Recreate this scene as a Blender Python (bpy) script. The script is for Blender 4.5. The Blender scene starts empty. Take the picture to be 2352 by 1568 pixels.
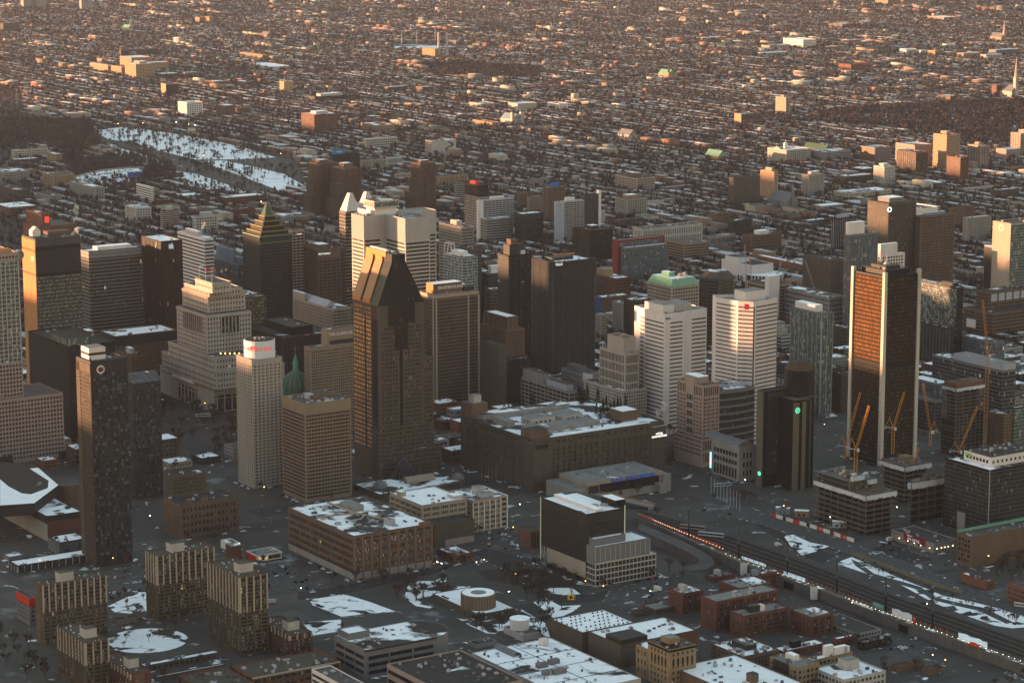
import bpy,math,random
import numpy as np
from mathutils import Vector,Matrix
random.seed(7)
rnd=random.random
uni=random.uniform
D=bpy.data
SC=bpy.context.scene
COL=SC.collection
FL,PITCH,CAMH=5955.0,math.radians(10.74),565.0
TH=33.0
CP,SP=math.cos(PITCH),math.sin(PITCH)
REG={1:(0,0,3),2:(784,0,3),3:(1568,0,3),4:(0,522.5,3),5:(784,522.5,3),6:(1568,522.5,3),7:(0,1045,3),8:(784,1045,3),9:(1568,1045,3),'A':(759.5,428.75,6),'B':(0,465.5,6),'C':(343,600.25,6),'D':(784,857.5,4.8),'E':(1445.5,637,6),'F':(1004.5,857.5,4),'G':(1494.5,845.25,5.333),'H':(1813,857.5,4.364)}
def un(R,x,y,z=0.0):
	"""survey point -> world position on the horizontal plane at height z"""
	ox,oy,s=REG[R]
	X=ox+x/s-1176.0
	Y=784.0-(oy+y/s)
	dx,dy,dz=X/FL,CP+Y/FL*SP,-SP+Y/FL*CP
	t=(z-CAMH)/dz
	return Vector((dx*t,dy*t,z))
def proj(p):
	dep=p[1]*CP-(p[2]-CAMH)*SP
	up=p[1]*SP+(p[2]-CAMH)*CP
	return 1176+FL*p[0]/dep,784-FL*up/dep,dep
def hsolve(R,x,y,yb):
	ybp=REG[R][1]+yb/REG[R][2]
	lo,hi=1.0,420.0
	for _ in range(50):
		m=(lo+hi)/2
		q=un(R,x,y,m)
		b=proj((q.x,q.y,0))[1]
		if b>ybp:hi=m
		else:lo=m
	return lo
def reach(p,d,R,xt):
	"""distance along unit 2d direction d from p until it projects to column xt"""
	X=(REG[R][0]+xt/REG[R][2]-1176.0)/FL
	dep0=p.y*CP-(p.z-CAMH)*SP
	den=X*d[1]*CP-d[0]
	return(p.x-X*dep0)/den if abs(den)>1e-9 else 1.0
def uv(th):
	a=math.radians(th)
	return(math.cos(a),math.sin(a)),(-math.sin(a),math.cos(a))
U0,V0=uv(TH)
MATS={}
PW=1.17
def base_mat(name):
	m=D.materials.new(name);m.use_nodes=True
	nt=m.node_tree
	return m,nt,nt.nodes['Principled BSDF']
def N(nt,typ,**kw):
	n=nt.nodes.new(typ)
	for k,v in kw.items():
		if k.startswith('i_'):
			n.inputs[k[2:]].default_value=v
		else:
			setattr(n,k,v)
	return n
def wall(name,c,var=0.25,rough=0.85,scale=0.12,metal=0.0,fine=0.35):
	if name in MATS:return MATS[name]
	if metal==0 and name not in('snow',):c=(c[0]**PW,c[1]**PW*(.96 if max(c)>.13 else.99),c[2]**PW*1.05)
	m,nt,b=base_mat(name);L=nt.links.new
	g=N(nt,'ShaderNodeNewGeometry')
	n1=N(nt,'ShaderNodeTexNoise',i_Scale=scale,i_Detail=4.0)
	mp=N(nt,'ShaderNodeVectorMath',operation='MULTIPLY');mp.inputs[1].default_value=(1,1,0.22)
	L(g.outputs['Position'],mp.inputs[0]);L(mp.outputs[0],n1.inputs['Vector'])
	n2=N(nt,'ShaderNodeTexNoise',i_Scale=1.1,i_Detail=3.0)
	L(g.outputs['Position'],n2.inputs['Vector'])
	oi=N(nt,'ShaderNodeObjectInfo')
	a=N(nt,'ShaderNodeMath',operation='MULTIPLY_ADD');a.inputs[1].default_value=var*2.2;a.inputs[2].default_value=1-var*1.1
	L(n1.outputs['Fac'],a.inputs[0])
	a2=N(nt,'ShaderNodeMath',operation='MULTIPLY_ADD');a2.inputs[1].default_value=fine*1.6;a2.inputs[2].default_value=1-fine*.8
	L(n2.outputs['Fac'],a2.inputs[0])
	mm=N(nt,'ShaderNodeMath',operation='MULTIPLY');L(a.outputs[0],mm.inputs[0]);L(a2.outputs[0],mm.inputs[1])
	vm=N(nt,'ShaderNodeVectorMath',operation='SCALE');vm.inputs[0].default_value=c
	L(mm.outputs[0],vm.inputs['Scale'])
	L(vm.outputs[0],b.inputs['Base Color'])
	b.inputs['Roughness'].default_value=rough;b.inputs['Metallic'].default_value=metal
	b.inputs['Specular IOR Level'].default_value=0.1
	MATS[name]=m
	return m
def glass(name,c,var=0.8,bay=1.6,fh=3.6,frame=None,fw=0.14,rough=0.35,lit=0.0,spec=0.12,blinds=0.12,blindc=(.32,.31,.28)):
	"""window glass: every pane has its own darkness, some have blinds drawn, a few are lit from inside"""
	if name in MATS:return MATS[name]
	c=tuple(q**1.12 for q in c);blindc=tuple(q**PW for q in blindc)
	m,nt,b=base_mat(name);L=nt.links.new
	g=N(nt,'ShaderNodeNewGeometry')
	dt=N(nt,'ShaderNodeVectorMath',operation='DOT_PRODUCT');dt.inputs[1].default_value=((U0[0]+V0[0])/bay,(U0[1]+V0[1])/bay,0)
	dz=N(nt,'ShaderNodeVectorMath',operation='DOT_PRODUCT');dz.inputs[1].default_value=(0,0,1/fh)
	L(g.outputs['Position'],dt.inputs[0]);L(g.outputs['Position'],dz.inputs[0])
	f1=N(nt,'ShaderNodeMath',operation='FLOOR');f2=N(nt,'ShaderNodeMath',operation='FLOOR')
	L(dt.outputs['Value'],f1.inputs[0]);L(dz.outputs['Value'],f2.inputs[0])
	cb=N(nt,'ShaderNodeCombineXYZ');L(f1.outputs[0],cb.inputs[0]);L(f2.outputs[0],cb.inputs[1])
	wn=N(nt,'ShaderNodeTexWhiteNoise',noise_dimensions='2D');L(cb.outputs[0],wn.inputs['Vector'])
	r=N(nt,'ShaderNodeMath',operation='MULTIPLY_ADD');r.inputs[1].default_value=2*var;r.inputs[2].default_value=1-var
	L(wn.outputs['Value'],r.inputs[0])
	vm=N(nt,'ShaderNodeVectorMath',operation='SCALE');vm.inputs[0].default_value=c;L(r.outputs[0],vm.inputs['Scale'])
	w2=N(nt,'ShaderNodeSeparateColor');L(wn.outputs['Color'],w2.inputs[0])
	gt=N(nt,'ShaderNodeMath',operation='LESS_THAN');gt.inputs[1].default_value=blinds;L(w2.outputs[1],gt.inputs[0])
	mx=N(nt,'ShaderNodeMix',data_type='RGBA');L(gt.outputs[0],mx.inputs[0]);L(vm.outputs[0],mx.inputs[6]);mx.inputs[7].default_value=(*blindc,1)
	out=mx.outputs[2]
	if frame:
		fr=N(nt,'ShaderNodeMath',operation='FRACT');L(dt.outputs['Value'],fr.inputs[0])
		lt=N(nt,'ShaderNodeMath',operation='LESS_THAN');lt.inputs[1].default_value=fw;L(fr.outputs[0],lt.inputs[0])
		m2=N(nt,'ShaderNodeMix',data_type='RGBA');L(lt.outputs[0],m2.inputs[0]);L(out,m2.inputs[6]);m2.inputs[7].default_value=(*frame,1)
		out=m2.outputs[2]
	L(out,b.inputs['Base Color'])
	b.inputs['Roughness'].default_value=rough
	b.inputs['Specular IOR Level'].default_value=spec
	if lit>0:
		gl=N(nt,'ShaderNodeMath',operation='LESS_THAN');gl.inputs[1].default_value=lit;L(w2.outputs[2],gl.inputs[0])
		b.inputs['Emission Color'].default_value=(1,.72,.36,1)
		ms=N(nt,'ShaderNodeMath',operation='MULTIPLY');ms.inputs[1].default_value=0.09;L(gl.outputs[0],ms.inputs[0])
		L(ms.outputs[0],b.inputs['Emission Strength'])
	MATS[name]=m
	return m
def mirror(name,c,rough=.5):
	"""metallic glass whose colour carries the orange sunset reflection"""
	m=glass(name,c,.45,blinds=0.0,rough=rough)
	b=m.node_tree.nodes['Principled BSDF'];b.inputs['Metallic'].default_value=.85
	return m
SNOWC=(.88,.88,.885)
def roofm(name,c,snow=0.4,scale=0.035,var=.3,edge=.03):
	"""flat roof: gravel or membrane with patches of old snow"""
	if name in MATS:return MATS[name]
	c=tuple(q**1.15 for q in c)
	m,nt,b=base_mat(name);L=nt.links.new
	g=N(nt,'ShaderNodeNewGeometry')
	n1=N(nt,'ShaderNodeTexNoise',i_Scale=scale,i_Detail=7.0,i_Roughness=.55,i_Distortion=.6);L(g.outputs['Position'],n1.inputs['Vector'])
	n2=N(nt,'ShaderNodeTexNoise',i_Scale=.25,i_Detail=5.0);L(g.outputs['Position'],n2.inputs['Vector'])
	t=.5+(0.5-snow)*.42
	mr=N(nt,'ShaderNodeMapRange');mr.inputs['From Min'].default_value=t-edge;mr.inputs['From Max'].default_value=t+edge
	L(n1.outputs['Fac'],mr.inputs['Value'])
	a=N(nt,'ShaderNodeMath',operation='MULTIPLY_ADD');a.inputs[1].default_value=var*2.4;a.inputs[2].default_value=1-var*1.2;L(n2.outputs['Fac'],a.inputs[0])
	vm=N(nt,'ShaderNodeVectorMath',operation='SCALE');vm.inputs[0].default_value=c;L(a.outputs[0],vm.inputs['Scale'])
	a2=N(nt,'ShaderNodeMath',operation='MULTIPLY_ADD');a2.inputs[1].default_value=.35;a2.inputs[2].default_value=.82;L(n2.outputs['Fac'],a2.inputs[0])
	vs=N(nt,'ShaderNodeVectorMath',operation='SCALE');vs.inputs[0].default_value=SNOWC;L(a2.outputs[0],vs.inputs['Scale'])
	mx=N(nt,'ShaderNodeMix',data_type='RGBA');L(mr.outputs[0],mx.inputs[0]);L(vm.outputs[0],mx.inputs[6]);L(vs.outputs[0],mx.inputs[7])
	L(mx.outputs[2],b.inputs['Base Color']);b.inputs['Roughness'].default_value=.9;b.inputs['Specular IOR Level'].default_value=.15
	MATS[name]=m
	return m
def emit(name,c,s):
	if name in MATS:return MATS[name]
	m,nt,b=base_mat(name)
	b.inputs['Base Color'].default_value=(*c,1)
	b.inputs['Emission Color'].default_value=(*c,1);b.inputs['Emission Strength'].default_value=s
	MATS[name]=m
	return m
W={}
W['white']=wall('white_concrete',(.62,.57,.52),.12)
W['pale']=wall('pale_concrete',(.40,.37,.33),.18)
W['conc']=wall('weathered_concrete',(.27,.25,.225),.25)
W['beige']=wall('beige_stone',(.33,.28,.22),.2)
W['lime']=wall('grey_limestone',(.38,.335,.285),.25)
W['tan']=wall('tan_brick',(.27,.2,.125),.2)
W['brown']=wall('brown_brick',(.15,.105,.075),.25)
W['dbrown']=wall('dark_brown_concrete',(.1,.085,.07),.25)
W['red']=wall('red_brick',(.14,.066,.05),.25)
W['rust']=wall('rust_brick',(.18,.092,.062),.25)
W['pink']=wall('pink_granite',(.34,.26,.22),.18)
W['dark']=wall('dark_cladding',(.04,.04,.041),.25,.5)
W['black']=wall('black_metal',(.014,.0142,.015),.25,.4)
W['grey']=wall('grey_cladding',(.17,.17,.172),.2,.6)
W['lgrey']=wall('light_grey_metal',(.36,.37,.38),.15,.55)
W['blue']=wall('pale_blue_cladding',(.2,.25,.29),.15)
W['slate']=wall('sunset_and_gilt_orange',(.38,.21,.1),.12)  # orange of the low sun put into the colour; also used as gilding
W['copper']=wall('orange_copper',(.48,.19,.05),.15,.45)
W['verd']=wall('green_copper',(.16,.3,.22),.25)
W['dverd']=wall('dark_green_copper',(.075,.125,.09),.3)
W['yellow']=wall('crane_yellow',(.5,.25,.04),.15,.5)
W['snow']=wall('snow',SNOWC,.1)
W['steel']=wall('painted_steel',(.1,.1,.1),.2,.5)
W['wood']=wall('scaffold_timber',(.24,.16,.09),.3)
W['trunk']=wall('bark',(.06,.048,.04),.3)
W['twig']=wall('bare_twigs',(.085,.066,.056),.3)
W['fir']=wall('fir_needles',(.022,.032,.024),.4)
W['redp']=wall('red_paint',(.5,.05,.03),.15,.5)
G={}
G['dark']=glass('dark_window_glass',(.026,.026,.027),.7,blinds=.06,blindc=(.15,.14,.125),lit=.0006)
G['rib']=glass('ribbon_window_glass',(.022,.022,.024),.6,frame=(.1,.09,.08),blinds=.02,blindc=(.12,.11,.1))
G['brown']=glass('bronze_window_glass',(.03,.022,.016),.6,blinds=.06,blindc=(.09,.075,.06))
G['curt']=glass('dark_curtain_glass',(.017,.0195,.024),.8,frame=(.075,.075,.075),fw=.16,lit=.0015,blinds=.02,blindc=(.12,.12,.12))
G['blk']=glass('black_curtain_glass',(.011,.0125,.0155),.6,frame=(.024,.025,.027),blinds=.02,blindc=(.06,.06,.06))
G['green']=glass('green_window_glass',(.06,.085,.075),.7,frame=(.2,.21,.2),blinds=.1)
G['lite']=glass('silvered_window_glass',(.13,.15,.155),.8,frame=(.05,.045,.04),fw=.3,blinds=.35,blindc=(.3,.33,.33))
G['blue']=glass('blue_grey_window_glass',(.07,.085,.1),.6,frame=(.16,.17,.18),blinds=.05,lit=.0015)
G['house']=glass('small_window_glass',(.03,.03,.032),.7,bay=1.1,blinds=.14,blindc=(.22,.21,.19),lit=.002)
RF={}
RF['grav']=roofm('gravel_roof',(.115,.108,.1),.14)
RF['dark']=roofm('dark_tar_roof',(.055,.053,.051),.18)
RF['part']=roofm('half_snowy_roof',(.07,.068,.066),.5)
RF['most']=roofm('mostly_snowy_roof',(.08,.077,.074),.78)
RF['snow']=roofm('snow_covered_roof',(.14,.135,.13),1.15)
RF['pale']=roofm('pale_gravel_roof',(.24,.235,.225),.12)
RF['none']=roofm('dry_dark_roof',(.07,.068,.065),-.5)
RF['brn']=roofm('dry_brown_roof',(.1,.085,.07),-.5)
class MB:
	def __init__(s):s.v,s.f,s.m=[],[],[]
	def quad(s,a,b,c,d,m=0):
		i=len(s.v);s.v+=[a,b,c,d];s.f.append((i,i+1,i+2,i+3));s.m.append(m)
	def poly(s,pts,m=0):
		i=len(s.v);s.v+=list(pts);s.f.append(tuple(range(i,i+len(pts))));s.m.append(m)
	def box(s,x0,x1,y0,y1,z0,z1,m=0,top=None,bottom=True):
		i=len(s.v)
		s.v+=[(x0,y0,z0),(x1,y0,z0),(x1,y1,z0),(x0,y1,z0),(x0,y0,z1),(x1,y0,z1),(x1,y1,z1),(x0,y1,z1)]
		fs=[(0,1,5,4),(1,2,6,5),(2,3,7,6),(3,0,4,7),(4,5,6,7)]
		if bottom:fs.append((3,2,1,0))
		for k,f in enumerate(fs):
			s.f.append(tuple(i+q for q in f));s.m.append(top if(k==4 and top is not None)else m)
		return s
	def prism(s,pts,z0,z1,m=0,top=None,cap=True):
		n=len(pts)
		for k in range(n):
			a,b=pts[k],pts[(k+1)%n]
			s.quad((a[0],a[1],z0),(b[0],b[1],z0),(b[0],b[1],z1),(a[0],a[1],z1),m)
		if cap:s.poly([(p[0],p[1],z1)for p in pts],m if top is None else top)
		return s
	def frus(s,pts0,z0,pts1,z1,m=0,top=None,cap=True):
		n=len(pts0)
		for k in range(n):
			a,b,c,d=pts0[k],pts0[(k+1)%n],pts1[(k+1)%n],pts1[k]
			s.quad((a[0],a[1],z0),(b[0],b[1],z0),(c[0],c[1],z1),(d[0],d[1],z1),m)
		if cap:s.poly([(p[0],p[1],z1)for p in pts1],m if top is None else top)
		return s
	def cyl(s,cx,cy,z0,z1,r0,r1=None,n=12,m=0,top=None):
		r1=r0 if r1 is None else r1
		p0=[(cx+r0*math.cos(k*2*math.pi/n),cy+r0*math.sin(k*2*math.pi/n))for k in range(n)]
		p1=[(cx+r1*math.cos(k*2*math.pi/n),cy+r1*math.sin(k*2*math.pi/n))for k in range(n)]
		return s.frus(p0,z0,p1,z1,m,top)
	def tube(s,p,q,r,r2=None,n=4,m=0):
		p,q=Vector(p),Vector(q);r2=r if r2 is None else r2
		d=(q-p)
		if d.length<1e-6:return s
		d.normalize()
		a=d.cross(Vector((0,0,1)))
		if a.length<.05:a=d.cross(Vector((1,0,0)))
		a.normalize();b=d.cross(a)
		i=len(s.v)
		for k in range(n):
			t=2*math.pi*(k+.5)/n;o=a*math.cos(t)+b*math.sin(t)
			s.v.append(tuple(p+o*r));s.v.append(tuple(q+o*r2))
		for k in range(n):
			j=(k+1)%n
			s.f.append((i+2*k,i+2*j,i+2*j+1,i+2*k+1));s.m.append(m)
		s.f.append(tuple(i+2*k+1 for k in range(n)));s.m.append(m)
		return s
	def mesh(s,name,mats):
		me=D.meshes.new(name);me.from_pydata(s.v,[],s.f);me.update()
		for mt in(mats if isinstance(mats,(list,tuple))else[mats]):me.materials.append(mt)
		if any(s.m):me.polygons.foreach_set('material_index',s.m)
		return me
	def build(s,name,mats,parent=None,loc=None,rz=0,**props):
		if not s.f:return None
		o=D.objects.new(name,s.mesh(name,mats));COL.objects.link(o)
		if parent is not None:o.parent=parent
		if loc is not None:o.location=loc
		if rz:o.rotation_euler=(0,0,rz)
		for k,v in props.items():o[k]=v
		return o
def tag(o,label=None,cat=None,group=None,kind=None):
	if label:o['label']=label
	if cat:o['category']=cat
	if group:o['group']=group
	if kind:o['kind']=kind
	return o
def thing(name,label,cat,loc=(0,0,0),rz=0,group=None):
	o=D.objects.new(name,None);COL.objects.link(o);o.empty_display_size=1
	o.location=loc;o.rotation_euler=(0,0,rz)
	return tag(o,label,cat,group)
OCC=[]
REFS=[]
def occ(pts,pad=0):
	us=[p[0]*U0[0]+p[1]*U0[1]for p in pts];vs=[p[0]*V0[0]+p[1]*V0[1]for p in pts]
	OCC.append((min(us)-pad,max(us)+pad,min(vs)-pad,max(vs)+pad))
def free(u0,u1,v0,v1):
	for a in OCC:
		if u0<a[1]and u1>a[0]and v0<a[3]and v1>a[2]:return False
	return True
PANE={}
BLDS=[]
def pane_mesh(w,h,m,arch=False):
	k=(round(w,2),round(h,2),m.name,arch)
	if k not in PANE:
		b=MB()
		if arch:
			pts=[(-w/2,0),(w/2,0)]+[(w/2*math.cos(t),h-w/2+w/2*math.sin(t))if h>w/2+.1 else(w/2*math.cos(t),h*math.sin(t))for t in[math.pi*q/6 for q in range(0,7)]]
			b.poly([(x,-.07,z)for x,z in pts])
		else:
			b.box(-w/2,w/2,-.07,.05,0,h,bottom=False)
		PANE[k]=b.mesh('pane',m)
	return PANE[k]
class Bd:
	"""one building: an empty at its front corner; local x runs along its right face, local y along its left face"""
	def __init__(s,name,label,R=None,f=None,l=None,r=None,yb=None,h=None,th=TH,cat='building',group=None,at=None,w=None,d=None,ref=None,pad=1.0):
		s.th=th;s.u,s.v=uv(th)
		if R is not None:
			if h is None:h=hsolve(R,f[0],f[1],yb)
			p=un(R,f[0],f[1],h)
			s.w=w if w is not None else max(2,reach(p,s.u,R,r))
			s.d=d if d is not None else max(2,reach(p,s.v,R,l))
			x,y=p.x,p.y
		else:
			x,y=at;s.w,s.d=w,d
		s.h=h;s.x,s.y=x,y;s.R=R
		s.e=thing(name,label,cat,(x,y,0),math.radians(th),group)
		s.nwin=0;s.rest={};BLDS.append(s)
		c=[s.wp(0,0),s.wp(s.w,0),s.wp(s.w,s.d),s.wp(0,s.d)]
		if pad is not None:occ(c,pad)
		m=s.wp(s.w/2,s.d/2)
		if ref:REFS.append((m[0],m[1],ref))
	def wp(s,a,b):return(s.x+a*s.u[0]+b*s.v[0],s.y+a*s.u[1]+b*s.v[1])
	def lp(s,R,x,y,z):
		p=un(R,x,y,z);dx,dy=p.x-s.x,p.y-s.y
		return dx*s.u[0]+dy*s.u[1],dx*s.v[0]+dy*s.v[1]
	def pts(s,R,z,*ps):return[s.lp(R,x,y,z)for x,y in ps]
	def vol(s,wallm,roof,x0=0,x1=None,y0=0,y1=None,z0=-.5,z1=None,pp=.9,name='walls',rname='roof'):
		x1=s.w if x1 is None else x1;y1=s.d if y1 is None else y1;z1=s.h if z1 is None else z1
		return s.pvol([(x0,y0),(x1,y0),(x1,y1),(x0,y1)],wallm,roof,z0,z1,pp,name,rname)
	def pvol(s,P,wallm,roof,z0=-.5,z1=None,pp=.9,name='walls',rname='roof'):
		z1=s.h if z1 is None else z1
		n=len(P);cx=sum(p[0]for p in P)/n;cy=sum(p[1]for p in P)/n
		b=MB();b.prism(P,z0,z1,cap=False)
		rad=max(math.hypot(p[0]-cx,p[1]-cy)for p in P)
		k=max(.5,1-.55/max(rad,1)*1.3)
		Q=[(cx+(p[0]-cx)*k,cy+(p[1]-cy)*k)for p in P]
		zr=z1-pp
		for i in range(n):
			j=(i+1)%n
			b.quad((P[i][0],P[i][1],z1),(P[j][0],P[j][1],z1),(Q[j][0],Q[j][1],z1),(Q[i][0],Q[i][1],z1))
			b.quad((Q[i][0],Q[i][1],z1),(Q[j][0],Q[j][1],z1),(Q[j][0],Q[j][1],zr),(Q[i][0],Q[i][1],zr))
		b.build(name,wallm,s.e)
		r=MB();r.poly([(p[0],p[1],zr+.02)for p in Q]);r.build(rname,roof,s.e)
		return s
	def box(s,name,m,x0,x1,y0,y1,z0,z1,top=None):
		b=MB();b.box(x0,x1,y0,y1,z0,z1,0,1 if top else None)
		return b.build(name,[m,top]if top else m,s.e)
	def edge(s,p,q):
		dx,dy=q[0]-p[0],q[1]-p[1];L=math.hypot(dx,dy)
		return L,math.atan2(dy,dx)
	def face(s,p,q,z0,z1,*specs):
		"""facade between local points p -> q (outside is to the right of p->q); specs are tuples"""
		L,a=s.edge(p,q)
		ca,sa=math.cos(a),math.sin(a)
		P=lambda t,o=0:(p[0]+ca*t+sa*o,p[1]+sa*t-ca*o)
		for sp in specs:
			k=sp[0]
			if k=='rib':
				fh,fr,gm=sp[1],sp[2],sp[3];mg=sp[4]if len(sp)>4 else.8
				nf=max(1,int((z1-z0)/fh));fh2=(z1-z0)/nf
				key=('rib',round(L,2),round(fh2*fr,2),gm.name,mg)
				if key not in PANE:
					b=MB();b.box(mg,L-mg,-.08,.05,0,fh2*fr,bottom=False);PANE[key]=b.mesh('window_band',gm)
				for i in range(nf):
					o=D.objects.new('window_band',PANE[key]);COL.objects.link(o);o.parent=s.e
					o.location=(p[0],p[1],z0+i*fh2+fh2*(1-fr)*.6);o.rotation_euler=(0,0,a)
			elif k=='glz':
				gm=sp[1];mg=sp[2]if len(sp)>2 else.3
				b=MB();b.box(mg,L-mg,-.06,.05,z0,z1,bottom=False);b.build('glazing',gm,s.e,(p[0],p[1],0),a)
			elif k in('win','arc'):
				bay,fh,ww,wh,gm=sp[1:6];mg=sp[6]if len(sp)>6 else bay*.25
				nb=max(1,int((L-2*mg)/bay));b0=(L-nb*bay)/2
				nf=max(1,int((z1-z0)/fh));fh2=(z1-z0)/nf
				me=pane_mesh(ww,wh,gm,k=='arc')
				for i in reversed(range(nf)):
					for j in range(nb):
						x,y=P(b0+(j+.5)*bay);z=z0+i*fh2+(fh2-wh)*.55
						if s.nwin<100 and s.indiv:
							o=D.objects.new('window',me);COL.objects.link(o);o.parent=s.e
							o.location=(x,y,z);o.rotation_euler=(0,0,a);s.nwin+=1
						else:
							b=s.rest.setdefault(gm.name,(MB(),gm))[0]
							i0=len(b.v);R_=Matrix.Translation((x,y,z))@Matrix.Rotation(a,4,'Z')
							b.v+=[tuple(R_@v.co)for v in me.vertices]
							for f in me.polygons:b.f.append(tuple(i0+t for t in f.vertices));b.m.append(0)
			elif k=='fin':
				bay,fw,dp,fm=sp[1:5];nb=max(1,round(L/bay));bay2=L/nb
				key=('fin',fw,dp,round(z1-z0,1),fm.name)
				if key not in PANE:
					b=MB();b.box(-fw/2,fw/2,-dp,.05,0,z1-z0);PANE[key]=b.mesh('pier',fm)
				for j in range(nb+1):
					o=D.objects.new('pier',PANE[key]);COL.objects.link(o);o.parent=s.e
					t=min(max(j*bay2,fw/2),L-fw/2);x,y=P(t);o.location=(x,y,z0);o.rotation_euler=(0,0,a)
			elif k=='hor':
				fh,hh,dp,fm=sp[1:5];nf=max(1,round((z1-z0)/fh));fh2=(z1-z0)/nf
				key=('hor',round(L,2),hh,dp,fm.name)
				if key not in PANE:
					b=MB();b.box(0,L,-dp,.05,-hh/2,hh/2);PANE[key]=b.mesh('ledge',fm)
				for i in range(nf+1):
					o=D.objects.new('ledge',PANE[key]);COL.objects.link(o);o.parent=s.e
					o.location=(p[0],p[1],z0+i*fh2);o.rotation_euler=(0,0,a)
			elif k=='pan':
				t0,t1,a0,a1,fm=sp[1:6];dp=sp[6]if len(sp)>6 else.1
				b=MB();b.box(t0,t1,-dp,.05,a0,a1);b.build(sp[7]if len(sp)>7 else 'panel',fm,s.e,(p[0],p[1],0),a)
		return s
	indiv=True
	def LR(s,z0,z1,*specs,L=None,x1=None,y1=None,x0=0,y0=0):
		x1=s.w if x1 is None else x1;y1=s.d if y1 is None else y1
		s.face((x0,y0),(x1,y0),z0,z1,*specs)
		s.face((x0,y1),(x0,y0),z0,z1,*(specs if L is None else L))
		return s
	def done(s):
		for k,(b,gm)in s.rest.items():b.build('windows',gm,s.e,kind='stuff')
		s.rest={}
		return s
	def pent(s,m,fx0=.3,fx1=.7,fy0=.3,fy1=.7,hh=4.5,top=None,z=None,name='penthouse'):
		z=s.h-.95 if z is None else z
		return s.box(name,m,s.w*fx0,s.w*fx1,s.d*fy0,s.d*fy1,z,z+hh+.9,top or RF['pale'])
	def units(s,n,x0=None,x1=None,y0=None,y1=None,z=None,m=None,big=3.0):
		x0=1.5 if x0 is None else x0;x1=s.w-1.5 if x1 is None else x1;y0=1.5 if y0 is None else y0;y1=s.d-1.5 if y1 is None else y1
		z=s.h-.9 if z is None else z
		if s.y<2350:n=int(n*1.7)
		for _ in range(n):
			a,b,c=uni(.6,big),uni(.6,big),uni(.7,2.2)
			if x1-x0<a+1 or y1-y0<b+1:continue
			x,y=uni(x0,x1-a),uni(y0,y1-b)
			s.box('rooftop_unit',m or random.choice([W['lgrey'],W['grey'],W['pale'],W['steel']]),x,x+a,y,y+b,z,z+c)
		return s
	def sign(s,txt,m,size,t,z,face='R',off=.25,name='sign',p=None,rot=None,flip=False):
		cu=D.curves.new(name,'FONT');cu.body=txt;cu.size=size;cu.extrude=.08;cu.offset=size*.022;cu.align_x='CENTER';cu.align_y='CENTER'
		cu.materials.append(m)
		o=D.objects.new('lettering',cu);COL.objects.link(o)
		me=D.meshes.new_from_object(o.evaluated_get(bpy.context.evaluated_depsgraph_get()));D.objects.remove(o)
		me.materials.clear();me.materials.append(m)
		o=D.objects.new(name,me);COL.objects.link(o);o.parent=s.e
		if face=='R':o.location=(t,-off,z);o.rotation_euler=(math.pi/2,0,0)
		else:o.location=(-off,t,z);o.rotation_euler=(math.pi/2,0,-math.pi/2)
		return o
HAZE,EXPO=8.5e-6,2.5
Wt=('win',3.2,3.6,1.5,1.8,G['dark'])
b=Bd('office_tower','tall cross-shaped silvery tower with ribbon windows and orange-lit left end','A',(455,405),288,795,h=190,cat='tower',ref='the cross-shaped silver tower')
q=b.lp('A',1028,440,190);r3=b.lp('A',1490,333,190);w2=b.lp('A',1330,402,190)[0]-q[0]
arms=[[(0,0),(b.w+3,0),(b.w+3,b.d),(0,b.d)],[(q[0],q[1]),(q[0]+w2,q[1]),(q[0]+w2,2),(q[0],2)],[(q[0]+w2,0),(q[0]+w2+32,0),(q[0]+w2+32,b.d),(q[0]+w2,b.d)]]
x3=q[0]+w2+32
P=[(0,0),(q[0],0),(q[0],q[1]),(q[0]+w2,q[1]),(q[0]+w2,0),(x3,0),(x3,b.d),(q[0]+w2,b.d),(q[0]+w2,b.d+34),(q[0],b.d+34),(q[0],b.d),(0,b.d)]
mb=MB();mb.prism(P,-.5,190,cap=False);mb.build('walls',W['pale'],b.e)
mb=MB();mb.poly([(x,y,189.2)for x,y in P]);mb.build('roof',RF['pale'],b.e)
pw=wall('fluted_aluminium',(.47,.44,.41),.06)
for a_,c_ in(((0,b.d),(0,0)),((0,0),(q[0],0)),((q[0],0),(q[0],q[1])),((q[0],q[1]),(q[0]+w2,q[1])),((q[0]+w2,0),(x3,0))):
	b.face(a_,c_,0,165,('rib',3.95,.52,G['rib'],1.2))
	b.face(a_,c_,165,190,('fin',2.2,.35,.3,pw))
b.face((q[0]-7,0),(q[0]-.2,0),0,190,('pan',0,6.8,0,189,W['pale'],.35))
cx=q[0]-4;b.box('penthouse',W['white'],cx-8,cx+18,2,20,189,196,RF['pale'])
b.box('penthouse',W['pale'],cx-10,cx+20,0,22,196.2,204.5,RF['grav'])
b.face((cx-10,0),(cx+20,0),198,203,('glz',G['green'],.6));b.face((cx-10,22),(cx-10,0),198,203,('glz',G['lite'],.6))
b.box('screen_wall',W['white'],5,5.4,4,20,189,195);b.units(22,2,cx-12,2,b.d-2)
b.units(14,q[0]+2,q[0]+w2-2,q[1]+2,-2)
mb=MB();mb.tube((cx+6,12,204),(cx+6,12,236),.35,.1,5);mb.build('antenna',W['steel'],b.e)
b=Bd('office_tower','tall brown granite tower with steep orange copper gable roof',5,(250,545),78,570,h=160,cat='tower',ref='the copper-gabled tower')
w,d=b.w,b.d;HT=206
b.vol(W['dbrown'],RF['dark'],z1=160)
gd=('win',2.9,3.9,1.75,2.1,G['dark'])
n=w
mid0,mid1=w*.46,w*.53
b.indiv=True
b.face((w*.03,0),(mid0,0),26,140,gd);b.face((mid1,0),(w*.97,0),26,140,gd)
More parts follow.
